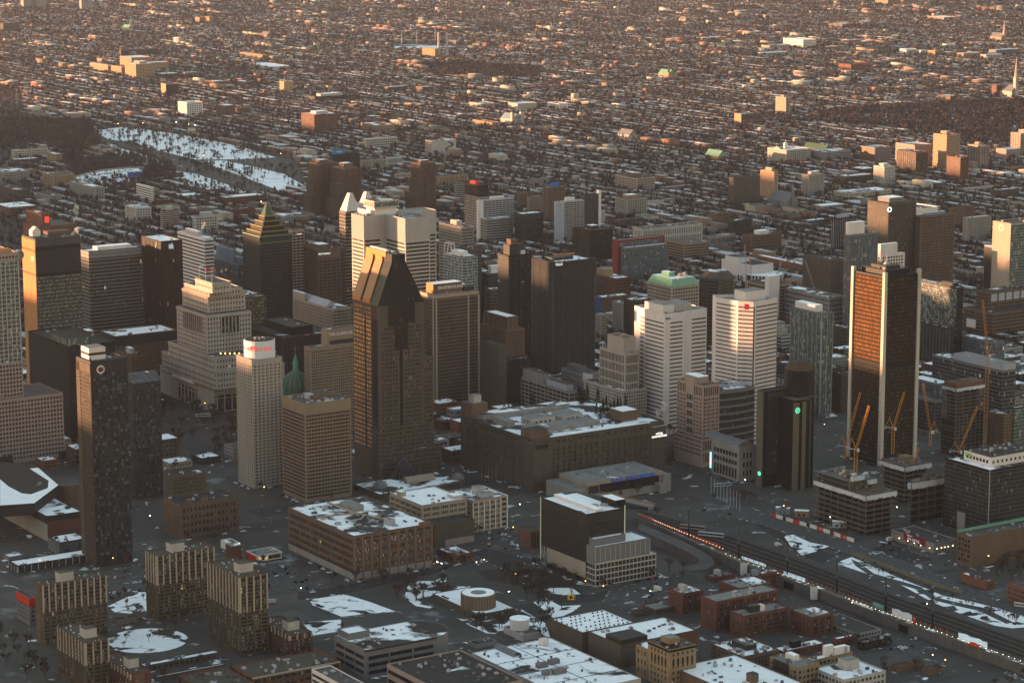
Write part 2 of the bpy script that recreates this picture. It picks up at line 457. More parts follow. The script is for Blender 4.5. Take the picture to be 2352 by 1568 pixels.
b.face((0,d),(0,d*.25),26,158,('win',2.9,3.9,1.75,2.1,mirror('sunset_tinted_glass',(.62,.36,.17))))  # sunset reflection put into the orange colour of these left windows
b.face((0,0),(w,0),0,160,('pan',mid0,mid1,20,160,G['blk'],.25,'glass_strip'))
b.face((0,0),(w,0),0,160,('pan',w*.36,w*.64,118,160,G['blk'],.4,'glass_strip'))
b.face((0,0),(w,0),0,160,('pan',w*.22,w*.36,140,160,G['blk'],.3,'glass_strip'),('pan',w*.64,w*.8,142,160,G['blk'],.3,'glass_strip'))
b.face((0,d),(0,0),0,160,('pan',d*.77,d*.985,52,160,G['blk'],.25,'glass_strip'),('pan',d*.48,d*.52,25,150,G['blk'],.25,'glass_strip'))
mb=MB()
prof=[(0,160),(w*.31,199),(w*.31,HT),(w*.6,HT),(w*.6,199),(w,160)]
mb.poly([(x,0,z)for x,z in prof],0);mb.poly([(x,d,z)for x,z in reversed(prof)],0)
for i in range(len(prof)-1):
	(xa,za),(xb,zb)=prof[i],prof[i+1]
	mb.quad((xa,d,za),(xa,0,za),(xb,0,zb),(xb,d,zb),1)
mb.build('gable_roof',[G['blk'],W['black']],b.e)
def slope_panel(y0,y1,mt,x0,z0,x1,z1,lift,name):
	mb=MB();n_=Vector((-(z1-z0),0,x1-x0)).normalized()*lift
	mb.quad((x0+n_.x,y1,z0+n_.z),(x0+n_.x,y0,z0+n_.z),(x1+n_.x,y0,z1+n_.z),(x1+n_.x,y1,z1+n_.z))
	mb.quad((x0,y0,z0),(x1,y0,z1),(x1+n_.x,y0,z1+n_.z),(x0+n_.x,y0,z0+n_.z))
	mb.quad((x1,y1,z1),(x0,y1,z0),(x0+n_.x,y1,z0+n_.z),(x1+n_.x,y1,z1+n_.z))
	mb.quad((x0,y1,z0),(x0,y0,z0),(x0+n_.x,y0,z0+n_.z),(x0+n_.x,y1,z0+n_.z))
	k=int((y1-y0)/1.5)
	for i in range(k+1):
		y=y0+(y1-y0)*i/k
		mb.tube((x0+n_.x,y,z0+n_.z),(x1+n_.x,y,z1+n_.z),.22,m=1)
	mb.build(name,[mt,W['verd2']],b.e)
W['verd2']=wall('dull_copper_seam',(.36,.21,.12),.15)
cpan=wall('pale_copper_sheet',(.43,.29,.18),.12)
for y0,y1 in((d*.33,d*.6),(d*.7,d*.99)):
	slope_panel(y0,y1,cpan,1.5,163,w*.31,198.6,1.2,'copper_panel')
	b.box('copper_panel',W['copper'],.3,1.6,y0,y1,160,164.5)
	b.box('copper_panel',W['copper'],w*.31-1.3,w*.31+.5,y0,y1,196.5,203)
b.box('copper_parapet',W['copper'],w*.31-.6,w*.31-.05,d*.22,d*1.0,202.5,HT+1.6)
b.box('window_crane',W['white'],w*.36,w*.42,d*.3,d*.95,HT+.6,HT+2.6);b.units(5,w*.4,w*.58,2,d-2,HT)
b.face((0,d),(0,0),148,159,('fin',2.6,.9,.35,W['brown']))
for k,(gx,hz,dx)in enumerate(((3.2,48,6),(8.5,26,12))):
	b.vol(W['dbrown'],RF['grav'],-gx*.6,w+dx,-gx,4,-.5,hz,name='podium',rname='podium_roof')
	b.face((-gx*.6,-gx),(w+dx,-gx),4,hz-1,gd);b.face((-gx*.6,4),(-gx*.6,-gx),4,hz-1,gd)
b.vol(W['dbrown'],RF['grav'],w,w+12,4,d*.9,-.5,108,name='wing',rname='wing_roof');b.face((w,4),(w+12,4),30,106,gd)
b.done()
b=Bd('office_tower','brown ribbon-windowed tower with pale pilasters and white-lettered penthouse beside the copper gable',5,(645,465),542,945,h=120,cat='tower',ref='the brown pilaster tower')
b.vol(W['brown'],RF['grav'])
b.box('cornice',W['beige'],-.5,b.w+.3,-.5,b.d,116.5,119.6)
b.LR(6,114,('rib',3.55,.62,G['rib'],1.6))
for t in(.01,.745,.985):b.face((0,0),(b.w,0),0,0,('pan',b.w*t,b.w*t+1.6,0,116,W['beige'],.9,'pilaster'))
for t in(.02,.88):b.face((0,b.d),(0,0),0,0,('pan',b.d*t,b.d*t+1.8,0,116,W['beige'],.9,'pilaster'))
b.box('penthouse',W['brown'],b.w*.06,b.w*.72,b.d*.28,b.d*.75,119,129.5,RF['snow'])
b.face((b.w*.06,b.d*.75),(b.w*.06,b.d*.28),0,0,('pan',0,b.d*.47,119.5,129.4,W['slate'],.2))  # lit side of the penthouse put into this panel's orange
b.box('penthouse',W['dark'],b.w*.75,b.w*.97,b.d*.2,b.d*.9,119,124,RF['part'])
o=b.sign('ERNST&YOUNG',W['white'],4.2,b.w*.45,125,off=.3);o.location.y=b.d*.28-.3
b.units(10)
b=Bd('office_tower','massive black tower with fine vertical fins and small white logo at roof edge',5,(1455,240),1315,1750,h=130,cat='tower',ref='the black finned tower')
b.vol(W['black'],RF['part'],pp=2)
b.LR(3,122,('glz',G['blk'],.4));b.LR(0,130,('fin',2.3,.5,.6,wall('dark_steel_fin',(.105,.105,.107),.1,.6)))
b.sign('TELUS',emit('white_sign',(.8,.8,.8),.12),3.4,b.w*.14,127,off=.7)
b.box('penthouse',W['dark'],b.w*.2,b.w*.7,b.d*.45,b.d*.8,128,131.5,RF['none']);b.units(9)
b.box('parapet_cap',W['copper'],b.w*.55,b.w,b.d-.5,b.d+.1,129.2,131)  # sunlit roof rim put into this cap's orange colour
b=Bd('apartment_tower','dark brown-black apartment tower with blocky crown left of the black finned tower',5,(1150,195),1078,1308,h=123,cat='tower')
b.vol(W['black'],RF['dark']);b.LR(5,121,('rib',3,.6,G['curt'],.8));b.face((0,0),(b.w,0),0,121,('fin',7,1.2,.8,W['dark']))
b.pent(W['dark'],.15,.8,.2,.8,11,RF['dark']);b.pent(W['brown'],.25,.55,.3,.7,17,RF['dark']);b.box('rooftop_unit',W['white'],b.w*.6,b.w*.78,2,6,123,127)
def bands(b,P,z0,z1,segs,fh,fr=.32,gm=None,mg=.6):
	for i,m_ in segs:b.face(P[i],P[i+1],z0,z1,('rib',fh,fr,gm or G['rib'],m_))
b=Bd('office_tower','white stepped tower with dark window stripes and sunlit upper left corner','E',(490,505),140,1122,h=120,cat='tower',ref='the white sunlit striped tower')
R_=lambda x,y:b.lp('E',x,y,120)
k1=R_(232,432);k2=R_(750,478);k3=R_(885,473);k4=R_(1122,435)
P=[(-1.6,b.d+10),(-1.6,k1[1]),(0,k1[1]),(0,0),(k2[0],0),(k2[0]+5,4.5),(k3[0]+4,4.5),(k4[0],4.5),(k4[0],b.d+8),(4,b.d+14)]
P[0]=(2.5,b.d+2);P[1]=(2.5,k1[1])
b.pvol(P,W['white'],RF['pale'])
bands(b,P,3,112,((0,.2),(2,1.6)),3.9);b.face(P[3],P[4],3,112,('rib',3.9,.32,G['rib'],.2));b.face(P[6],P[7],3,112,('rib',3.9,.32,G['rib'],1.2))
b.face(P[3],P[4],0,0,('pan',0,k2[0]*.28,0,119,W['white'],.25,'corner_panel'))
b.box('penthouse',W['white'],b.w*.06,b.w*.3,b.d*.18,b.d*.9,119,127,RF['pale']);b.box('penthouse',W['pale'],b.w*.3,b.w*.72,b.d*.25,b.d*.8,119,126,RF['pale'])
b.sign('Aon',W['black'],3.6,k2[0]*.16,115.5,off=.4);b.units(8)
b=Bd('office_tower','white angular tower with dark window stripes and small red emblem at its top','E',(1712,338),1185,2042,h=141,cat='tower',ref='the red-emblem white tower')
R_=lambda x,y:b.lp('E',x,y,141)
a0=R_(1185,270);a1=R_(1500,325);a2=R_(1712,338);a3=R_(1745,332);a4=R_(2040,280)
P=[a0,a1,a2,a3,a4,(a4[0]-2,a4[1]+26),(a0[0]+6,a0[1]+12)]
b.pvol(P,W['white'],RF['pale'],pp=3)
bands(b,P,3,137,((0,1.5),(1,.1),(3,.4)),3.9,.3)
b.face(P[2],P[3],0,0,('pan',.2,1.8,0,136,W['black'],.12,'shadow_gap'))
L_,ang_=b.edge(P[1],P[2]);b.face(P[1],P[2],0,0,('pan',L_*.42,L_*.68,133.2,138.6,wall('red_emblem',(.4,.03,.035),.05),.2,'emblem'))
c_=R_(1640,270);b.box('penthouse',W['white'],c_[0]-10,c_[0]+15,c_[1]-8,c_[1]+9,138,148,RF['pale'])
b=Bd('apartment_tower','green-grey glass tower with white penthouse between white tower and pillared black tower',6,(958,590),745,1038,h=106,cat='tower',ref='the green-grey glass tower')
b.vol(W['grey'],RF['pale']);b.LR(2,104,('glz',G['green'],.3),('hor',3.3,.35,.25,W['grey']),('fin',7.5,.5,.4,W['lgrey']))
b.pent(W['white'],.1,.75,.25,.9,6,RF['snow']);b.units(5)
b=Bd('office_tower','tall black tower framed by four pale concrete corner pillars, upper left face glowing orange',6,(1395,322),1168,1640,h=181,cat='tower',ref='the pillared black tower')
w,d=b.w,b.d
b.vol(W['black'],RF['dark'],1,w-1,1,d-1,z1=178.5)
br=glass('sunset_orange_glass',(.15,.07,.027),.5,frame=(.05,.026,.014),fw=.25,rough=.9,spec=0,blinds=0,bay=1.5)  # sunset glow put into the glass colour of the upper left face
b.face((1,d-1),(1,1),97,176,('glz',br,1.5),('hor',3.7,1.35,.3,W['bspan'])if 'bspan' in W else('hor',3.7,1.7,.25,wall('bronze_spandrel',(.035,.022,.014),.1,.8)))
b.face((1,d-1),(1,1),3,92,('glz',G['brown'],1.5),('hor',3.7,1.3,.3,W['black']))
b.face((1,1),(w-1,1),3,92,('glz',G['brown'],1.5),('hor',3.7,1.2,.3,W['black']));b.face((1,1),(w-1,1),97,176,('glz',G['brown'],1.5),('hor',3.7,1.2,.3,W['black']))
cp=wall('pale_pillar_concrete',(.47,.42,.35),.12)
mb=None
for(x,y)in((0,0),(w,0),(0,d),(w,d)):
	sx=1 if x==0 else-1;sy=1 if y==0 else-1
	mb=MB();X=sorted((x-sx*.9,x+sx*3.0));Y=sorted((y-sy*.9,y+sy*3.0))
	mb.frus([(x-sx*2.0 if False else X[0],Y[0]),(X[1],Y[0]),(X[1],Y[1]),(X[0],Y[1])],-.5,[(X[0]+.3,Y[0]+.3),(X[1]-.3,Y[0]+.3),(X[1]-.3,Y[1]-.3),(X[0]+.3,Y[1]-.3)],182.5)
	mb.build('pillar',cp,b.e)
b.box('penthouse',W['black'],w*.18,w*.85,d*.18,d*.9,178,182.5,RF['brn']);b.box('penthouse',W['dark'],w*.3,w*.7,d*.3,d*.75,182.4,185.5,RF['brn'])
mb=MB();mb.cyl(w*.5,d*.5,185.5,188,3,1.2,10);mb.tube((w*.5,d*.5,187),(w*.5,d*.5,196),.3,.1);mb.build('antenna',W['pale'],b.e);b.units(10,w*.2,w*.8,d*.2,d*.8,182.5)
b=Bd('office_tower','dark glass tower with tan concrete piers, round green logo and octagonal dark crown','G',(1400,285),1310,1790,yb=1460,cat='tower',ref='the octagonal-capped dark tower')
w,d=b.w,b.d;H_=b.h
b.vol(W['black'],RF['dark']);b.face((2,0),(w,0),12,H_-2,('glz',G['curt'],.5),('hor',3.6,.3,.12,W['black']))
b.face((0,d),(0,0),0,0,('pan',0,d*.85,0,H_-.6,W['tan2'],.5,'concrete_pier')if 'tan2' in W else('pan',0,d*.85,0,H_-.6,wall('tan_concrete',(.14,.118,.09),.15),.5,'concrete_pier'))
b.face((0,0),(w,0),0,0,('pan',w*.985,w*1.0,0,H_,W['black'],.4,'concrete_pier'))
x0=b.lp('G',1790,405,H_-8)[0]
zz=H_-6
q=b.lp('G',1775,400,zz);q2=b.lp('G',1990,400,zz)
xa,ya=q[0],q[1];xb=q2[0]
wt=wall('tan_concrete',(.14,.118,.09),.15)
b.vol(W['black'],RF['grav'],xa+.3,xb+9,ya+.5,d+6,z1=zz,name='stair_tower',rname='stair_tower_roof')
for t0,t1 in((0,.33),(.6,.93)):b.box('concrete_pier',wt,xa+(xb-xa)*t0,xa+(xb-xa)*t1,ya-.4,ya+3,-.5,zz-2)
b.box('concrete_pier',wt,xb+4,xb+4.6,ya-.3,ya+3,-.5,zz-2)
c_=b.lp('G',1885,250,H_);mb=MB()
for z0,z1,r0,r1,nn in((H_-6,H_+17,13.5,13.5,8),):mb.cyl(c_[0],c_[1]+8,z0,z1,r0,r1,nn)
mb.build('crown',G['blk'],b.e)
mb=MB();mb.cyl(c_[0],c_[1]+8,H_+17,H_+24,13.8,8.5,8,0,1);mb.build('crown_roof',[W['tanroof']if 'tanroof' in W else wall('tan_metal_roof',(.09,.065,.045),.15),RF['dark']],b.e)
gl=emit('green_logo',(.05,.5,.3),.25)
def ring(bd,x,y,z,R,r,mt,name,face='R'):
	mb=MB();n=20
	for i in range(n):
		t,u_=2*math.pi*i/n,2*math.pi*(i+1)/n
		mb.quad((R*math.cos(t),0,R*math.sin(t)),(R*math.cos(u_),0,R*math.sin(u_)),(r*math.cos(u_),0,r*math.sin(u_)),(r*math.cos(t),0,r*math.sin(t)))
		mb.quad((R*math.cos(u_),0,R*math.sin(u_)),(R*math.cos(t),0,R*math.sin(t)),(R*math.cos(t),.3,R*math.sin(t)),(R*math.cos(u_),.3,R*math.sin(u_)))
	return mb.build(name,mt,bd.e,(x,y,z),0 if face=='R' else-math.pi/2)
ring(b,xa+(xb-xa)*.17,ya-.6,zz-9,2.7,1.5,gl,'logo');ring(b,xa+(xb-xa)*.17,ya-.62,zz-9,.9,.2,gl,'logo')
ring(b,-.7,d*.5,12,1.9,1.1,emit('bright_green_logo',(.1,.8,.45),0.35),'logo','L');ring(b,-.72,d*.5,12,.5,.05,MATS['bright_green_logo'],'logo','L')
b=Bd('office_tower','pink granite tower with square windows rising from its low stone podium','G',(640,215),325,845,h=76,cat='tower',ref='the pink granite tower')
w,d=b.w,b.d
b.vol(W['pink'],RF['grav']);b.LR(28,64,('win',2.5,3.6,1.5,1.9,G['dark'],.5),('fin',5,.5,.3,W['pink']));b.LR(64,75,('win',2.5,10,1.2,8,G['brown'],.5))
b.box('corner_bay',W['pink'],-.9,6,d*.32,d*.62,0,81,RF['pale']);b.face((-.9,d*.62),(-.9,d*.32),27,66,('win',2.4,7.2,1.7,5.4,G['dark'],.3))
b.pent(W['pink'],.2,.8,.3,.85,5.5,RF['snow'])
b.vol(W['pink'],RF['dark'],-6,w*.35,-7,d*.9,-.5,27,name='podium',rname='podium_roof');b.face((-6,-7),(w*.35,-7),3,26,('win',2.5,11,1.3,8.5,G['dark'],.3));b.face((-6,d*.9),(-6,-7),10,26,('win',2.8,4,1.5,2,G['dark'],.3))
cw=[]
for i in range(9):
	t=i/8;cw.append((w+t*44,2.5-5.5*math.sin(math.pi*.5*t)+10*t*t*.6))
P=cw+[(w+44,34),(w,34)]
b.pvol(P,W['grey'],RF['part'],z1=69,name='curved_wing',rname='curved_wing_roof')
for i in range(8):b.face(P[i],P[i+1],4,66,('rib',6.8,.68,G['curt'],0))
for t in range(5):b.box('roof_frame',W['lgrey'],w+6+8*t,w+6.4+8*t,3,16,69,72)
b.done()
b=Bd('office_building','low grey stone building with vaulted roof and tall columns beside coloured light strip','G',(1085,965),752,1290,yb=1395,cat='building',ref='the vaulted grey building')
w,d,H_=b.w,b.d,b.h
b.vol(W['conc'],RF['dark']);b.face((0,d),(0,0),2,12,('win',4.4,10,3,9,G['dark'],.5));b.face((0,d),(0,0),13,H_-5,('win',4.4,5.5,3.4,4,G['dark'],.5));b.face((0,0),(w,0),3,H_-5,('win',4,7,1.8,5,G['dark'],2))
mb=MB();nn=8
for i in range(nn):
	t0,t1=math.pi*i/nn,math.pi*(i+1)/nn;ww=w*.42
	mb.quad((ww-ww*math.cos(t0),1,H_+4*math.sin(t0)),(ww-ww*math.cos(t0),d+12,H_+4*math.sin(t0)),(ww-ww*math.cos(t1),d+12,H_+4*math.sin(t1)),(ww-ww*math.cos(t1),1,H_+4*math.sin(t1)))
mb.poly([(ww-ww*math.cos(math.pi*i/nn),1,H_+4*math.sin(math.pi*i/nn))for i in range(nn+1)]);mb.build('vaulted_roof',W['grey'],b.e)
mb=MB();mb.box(-.6,0,d+.5,d+2.2,5,20)
o=mb.build('light_strip',emit('teal_light',(.25,.8,.75),.35),b.e)
mb=MB();mb.box(-.7,-.02,d+.6,d+2.1,9.5,14);mb.build('light_strip',emit('pink_light',(.8,.2,.3),.6),b.e)
b.done()
b=Bd('hotel_block','huge brown concrete block with rooftop garden and lit white HOTEL lettering','F',(885,610),215,2085,yb=1088,cat='hotel',ref='the concrete hotel block')
w,d,H_=b.w,b.d,b.h
b.vol(W['dbrown'],RF['part'],pp=1.5)
gw=glass('shaded_wide_glass',(.035,.031,.027),.6,blinds=.2,blindc=(.13,.11,.09))
b.face((w*.15,0),(w*.9,0),14,38,('win',6.1,4,4.4,2.2,gw,.5));b.face((w*.15,0),(w*.9,0),2,38,('fin',6.1,1.2,.9,W['dbrown']))
b.face((w*.15,0),(w*.9,0),39.5,H_-.6,('win',6.1,6,3.6,3,gw,.5))
b.face((0,d*.92),(0,d*.14),18,38,('win',5.2,4,3.6,2.3,gw,.5));b.face((0,d*.92),(0,d*.14),39.5,H_-.6,('win',5.2,6,3,3.2,gw,.5))
b.face((0,d*.92),(0,d*.14),0,39,('fin',15.6,1.6,1.2,W['dbrown']))
b.box('corner_tower',W['dbrown'],-1.5,w*.13,-1.5,d*.06,-.5,H_-3,RF['dark']);b.box('corner_tower',W['dbrown'],-1.2,3.2,d*.05,d*.13,-.5,H_-1,RF['dark'])
b.box('corner_tower',W['dbrown'],w*.9,w+.8,-1.2,d*.07,-.5,H_-4,RF['snow']);b.box('roof_pavilion',W['brown'],w*.0,w*.13,d*.04,d*.17,H_-1.6,H_+7,RF['dark'])
b.face((w*.0,-1.5),(w*.13,-1.5),0,0,('pan',1,w*.1,H_-9,H_-5,G['blk'],.12,'window'))
b.box('corner_tower',W['brown'],1,19,d*.86,d*1.01,10,H_+13,RF['grav']);b.box('roof_pavilion',W['pale'],6,14,d*.89,d*.96,H_+13,H_+20,RF['pale'])
b.box('roof_pavilion',W['brown'],w*.78,w*.9,d*.18,d*.34,H_-1,H_+8.5,RF['snow'])
for fx0,fx1,fy0,fy1,hz in((.22,.4,.42,.56,5.5),(.45,.6,.4,.56,5.5),(.1,.3,.2,.34,3),(.3,.62,.2,.38,2.2),(.08,.14,.5,.7,4)):
	b.box('roof_pavilion',W['pale']if hz>5 else W['conc'],w*fx0,w*fx1,d*fy0,d*fy1,H_-1.6,H_+hz,RF['pale'])
	if hz>5:b.face((w*fx0,d*fy0),(w*fx1,d*fy0),H_-1,H_+hz-1,('win',5,5,2,1.8,G['dark']));b.face((w*fx0,d*fy1),(w*fx0,d*fy0),H_-1,H_+hz-1,('win',5,5,2,1.8,G['dark']))
b.box('snow_ridge',RF['snow'],w*.14,w*.9,d*.015,d*.035,H_-1.2,H_+.2);b.box('snow_ridge',RF['most'],w*.3,w*.78,d*.06,d*.1,H_-1.3,H_-.7)
b.box('roof_gallery',W['conc'],w*.05,w*.72,d*.78,d*.9,H_-1,H_+4,RF['part'])
ew=emit('white_sign',(.8,.8,.8),.12)
for i,(tx,sz)in enumerate((('HÔTEL',2.6),('BONAVENTURE',2.4))):
	o=b.sign(tx,emit('lit_letters',(1,.97,.9),.22),sz,w*.955,H_-11-i*2.4,off=1.6)
HOTEL=b;b.done();b.units(24,w*.15,w*.75,d*.1,d*.9,H_-1.4)
b=Bd('exhibition_hall','low concrete hall with flat grey roof and blue PLACE BONAVENTURE letters on pale fascia','F',(1380,1000),1125,2065,yb=1190,cat='hall',ref='the hall with blue letters')
w,d,H_=b.w,b.d,b.h
b.vol(W['conc'],RF['pale'],pp=.4);b.box('fascia',W['beige'],-.5,w+.5,-.5,d+.3,H_-3.2,H_-.2,RF['pale'])
for t in(.3,.62):b.box('roof_joint',W['black'],w*t,w*t+.5,0,d,H_-.3,H_-.1)
b.face((0,0),(w,0),7,H_-3.5,('pan',w*.16,w*.96,7,H_-3.6,G['blk'],.1,'glazing'),('pan',1,w*.15,8,H_-4,W['dark'],.2,'loading_bay'))
b.face((w*.2,0),(w*.95,0),7,H_-3.6,('fin',6.5,.3,.25,W['dark']));b.box('end_wall',W['conc'],w*.985,w+7,-4,d*.8,-.5,H_-3)
b.box('end_wall',W['conc'],w*.9,w+.2,-8,-.1,-.5,9)
b.sign('PLACE  BONAVENTURE',wall('blue_letters',(.015,.12,.55),.1),4.6,w*.6,H_-1.9,off=.75)
b.vol(W['conc'],RF['pale'],-14,-.2,1,d*1.02,-.5,H_-5,name='side_wing',rname='side_wing_roof');b.units(6)
mb=MB();mb.quad((2,-1,8),(13,-1,8),(40,-46,3),(30,-50,3));mb.quad((30,-50,3),(40,-46,3),(40,-46,0),(30,-50,0));mb.tube((13,-1,9),(40,-46,4),.35,m=1);mb.tube((2,-1,9),(30,-50,4),.35,m=0)
mb.build('access_ramp',[W['conc'],W['yellow']],b.e)
b=Bd('office_building','dark slate-panelled block with snowy ridge on roof and pale lower wall',8,(1690,405),1375,1940,yb=885,cat='building',ref='the dark slate block')
w,d,H_=b.w,b.d,b.h
b.vol(W['dark'],RF['most'],pp=1)
b.box('roof_ridge',W['white'],w*.3,w*.5,2,d-3,H_-1,H_+1.6,RF['snow'])
for yy,sg in(((0,d),0),):pass
pan=[wall('slate_panel_a',(.03,.03,.031),.1,.5),wall('slate_panel_b',(.062,.061,.061),.1,.5)]
for i in range(9):
	for(p_,q_)in(((0,d),(0,0)),((0,0),(w,0))):
		L_,_=b.edge(p_,q_);k=5;off=(i*37%5)*.6
		for j in range(k):
			z_=19+i*3.3+((i*7+j*3)%4)*.35
			b.face(p_,q_,0,0,('pan',max(.5,L_*j/k+.2),L_*(j+1)/k-.2,z_,z_+1.35,pan[0]if(i+j)%3 else G['blk'],.12))
b.face((0,d),(0,0),0,0,('pan',d*.14,d*.99,4.5,17,W['beige'],.25,'pale_panel'),('pan',1,d*.13,1,17,G['lite'],.1,'glazing'),('pan',d*.14,d*.98,.5,4.3,G['dark'],.12,'glazing'))
b.box('lift_tower',W['black'],w*.92,w*1.2,d*.1,d*.4,-.5,H_+5,RF['snow'])
b.face((w*.92,d*.1),(w*1.2,d*.1),0,0,('pan',w*.25,w*.28,3,H_,emit('pale_lit_glass',(.4,.4,.32),.05),.15,'lit_stair_window'))
b.face((0,d),(0,0),0,0,('pan',-.6,.3,3,H_,MATS['pale_lit_glass'],.15,'lit_stair_window'))
for t in(.62,.85):mb=MB();mb.cyl(w*t,d*.32*(1.3-t*.5),H_-.9,H_+.3,3.4,n=14);mb.build('roof_fan',W['pale'],b.e)
b=Bd('clinic_building','low white gridded building attached to the front of the dark slate block',8,(1750,745),1685,2170,yb=910,cat='building')
w,d,H_=b.w,b.d,b.h
b.vol(W['pale'],RF['snow']);b.face((0,0),(w,0),.5,H_-.8,('win',3.6,4,3.0,3.3,G['curt'],.3));b.face((0,d),(0,0),.5,H_-.8,('win',3.0,4,2.5,3.3,G['curt'],.2))
b.vol(W['grey'],RF['snow'],0,w*.9,.3,d+12,H_-1,H_+13,name='upper_block',rname='upper_block_roof');b.face((0,.3),(w*.9,.3),H_+1,H_+12,('fin',5,.4,.2,W['lgrey']))
b.vol(W['grey'],RF['snow'],2,w*.55,5,d+9,H_+12,H_+18,name='plant_room',rname='plant_room_roof');b.done()
b=Bd('brick_block','long brown brick block with tall arched bays and pipe-laden snowy roof',8,(85,555),-367,628,yb=862,cat='building',ref='the arched brick block')
w,d,H_=b.w,b.d,b.h
b.vol(W['brown'],RF['part']);wn=('win',1.55,5.6,1.2,3.6,glass('factory_glass',(.05,.055,.06),.7,bay=.8,fh=2.2,blinds=.12,blindc=(.4,.42,.44)),.1)
nb=9
for i in range(nb):
	t0,t1=w*(i+.14)/nb,w*(i+.86)/nb
	b.face((0,0),(w,0),0,0,('pan',t0,t1,6,H_-5,W['brown'],-.0,'bay'))if False else None
	b.face((t0,0),(t1,0),6,H_-4,wn)
	mb=MB();c_,r_=(t0+t1)/2,(t1-t0)/2
	mb.poly([(c_+r_*math.cos(math.pi*k/8),-.1,H_-4+1.6*math.sin(math.pi*k/8))for k in range(9)]);mb.build('arch_window',G['dark'],b.e)
b.face((0,0),(w,0),0,H_-1,('fin',w/nb,1.4,.5,W['rustb']if 'rustb' in W else wall('orange_brown_brick',(.21,.13,.08),.2)))
b.face((0,d),(0,0),4,H_-3,('win',3.4,5.2,2.3,3.2,G['dark'],1))
b.box('pediment',MATS['orange_brown_brick'],w*.83,w*.97,-.5,1,H_-2,H_+2.2);b.box('stone_base',W['conc'],-.2,w+.2,-.3,d,-.5,5.5)
def pipe(bd,pts,r,m,name='roof_pipe'):
	mb=MB()
	for p,q in zip(pts,pts[1:]):mb.tube(p,q,r,n=7)
	mb.build(name,m,bd.e)
pipe(b,[(w*.02,d*.55,H_+2),(w*.45,d*.5,H_+2),(w*.62,d*.2,H_+2)],.8,W['beige']);pipe(b,[(w*.45,d*.5,H_+2),(w*.42,d*.9,H_+2)],.8,W['beige']);pipe(b,[(w*.2,d*.3,H_+3),(w*.35,d*.3,H_+3),(w*.5,d*.42,H_+2)],.5,W['lgrey'])
b.box('roof_hut',W['conc'],w*.5,w*.66,d*.62,d*.8,H_-1,H_+4,RF['pale']);b.box('roof_hut',W['lgrey'],w*.55,w*.63,d*.12,d*.2,H_-1,H_+4.5,RF['pale']);b.units(26,big=5);b.done()
b=Bd('stone_office','beige stone block with a clean white snow roof and small huts on it',8,(555,345),335,865,h=32,cat='building',ref='the beige snow-roofed block')
b.vol(W['beige'],RF['snow']);b.LR(2,30,('win',1.7,4.2,1.1,2.4,G['dark'],.8));b.LR(0,31,('fin',8.5,1.2,.35,W['beige']))
b.box('roof_hut',W['beige'],2,7,b.d*.72,b.d*.85,31,35,RF['snow']);b.box('roof_hut',W['pale'],b.w*.78,b.w*.99,b.d*.1,b.d*.3,31,34,RF['snow']);b.units(5);b.done()
b=Bd('office_building','pale office block with white vertical stripes and patchy snow on its dark roof',8,(905,312),735,1143,yb=535,cat='building',ref='the white-striped office block')
w,d,H_=b.w,b.d,b.h
b.vol(W['beige'],RF['part']);b.face((0,0),(w*.82,0),1,H_-2,('win',2.4,3.9,1.9,2.2,glass('patched_glass',(.05,.05,.05),.7,bay=2,blinds=.35,blindc=(.25,.2,.14)),.3),('fin',w*.82/5,.8,.5,W['white']))
b.face((w*.82,0),(w,0),1,H_-1,('rib',3.9,.5,G['dark'],1));b.box('white_end',W['white'],w*.985,w+.4,-.5,d,0,H_+.2);b.face((0,d),(0,0),2,H_-2,('win',3,3.9,1.6,2,G['dark']))
b.box('roof_hut',W['lgrey'],w*.4,w*.62,d*.4,d*.6,H_-1,H_+6,RF['pale']);b.box('roof_hut',W['lgrey'],w*.35,w*.7,d*.12,d*.3,H_-1,H_+3,RF['pale']);b.units(9);b.done()
b=Bd('warehouse','windowless dark brown warehouse wall in front of the beige snow-roofed block',8,(640,480),560,915,yb=640,cat='building')
b.vol(W['dbrown'],RF['none']);b.face((0,0),(b.w,0),0,0,('pan',b.w*.28,b.w,0,5.5,W['pink'],.1,'pale_wall_patch'))
b=Bd('brick_house','small two-storey brick house with dark porch at the street corner',8,(775,688),660,905,yb=748,cat='building')
b.vol(W['rust'],RF['part']);b.LR(.5,b.h-.8,('win',3.4,3.4,1.6,2.1,G['dark'],.5));b.face((0,0),(b.w,0),0,0,('pan',b.w*.36,b.w*.62,0,b.h-1.5,G['blk'],.3,'porch'));b.units(9);b.done()
b=Bd('low_building','low brown glazed pavilion left of the dark slate block',8,(1300,520),1222,1372,yb=660,cat='building')
b.vol(W['brown'],RF['none']);b.face((0,0),(b.w,0),1,b.h-1,('win',2.5,b.h-2,1.8,b.h-3.5,G['blk']));b.face((0,b.d),(0,0),0,0,('pan',.5,b.d-.5,b.h*.4,b.h-1,W['rust'],.1));b.done()
b=Bd('office_tower','tan ribbon-windowed office tower with mechanical units on its flat roof, foreground centre',4,(2100,1215),1942,2417,h=89,cat='tower',ref='the tan ribbon tower')
tn=wall('tan_precast',(.25,.19,.135),.15)
b.vol(tn,RF['grav']);b.LR(3,79,('rib',3.25,.58,G['rib'],1.2));b.LR(2,80,('fin',1.55,.28,.22,tn))if False else None
b.face((0,0),(b.w,0),3,79,('fin',3.1,.3,.2,tn));b.box('roof_plant',W['brown'],b.w*.35,b.w*.8,b.d*.3,b.d*.75,88,91.5,RF['brn']);b.box('roof_plant',W['lgrey'],b.w*.3,b.w*.42,b.d*.45,b.d*.62,88,92.5);b.units(14,m=W['lgrey'])
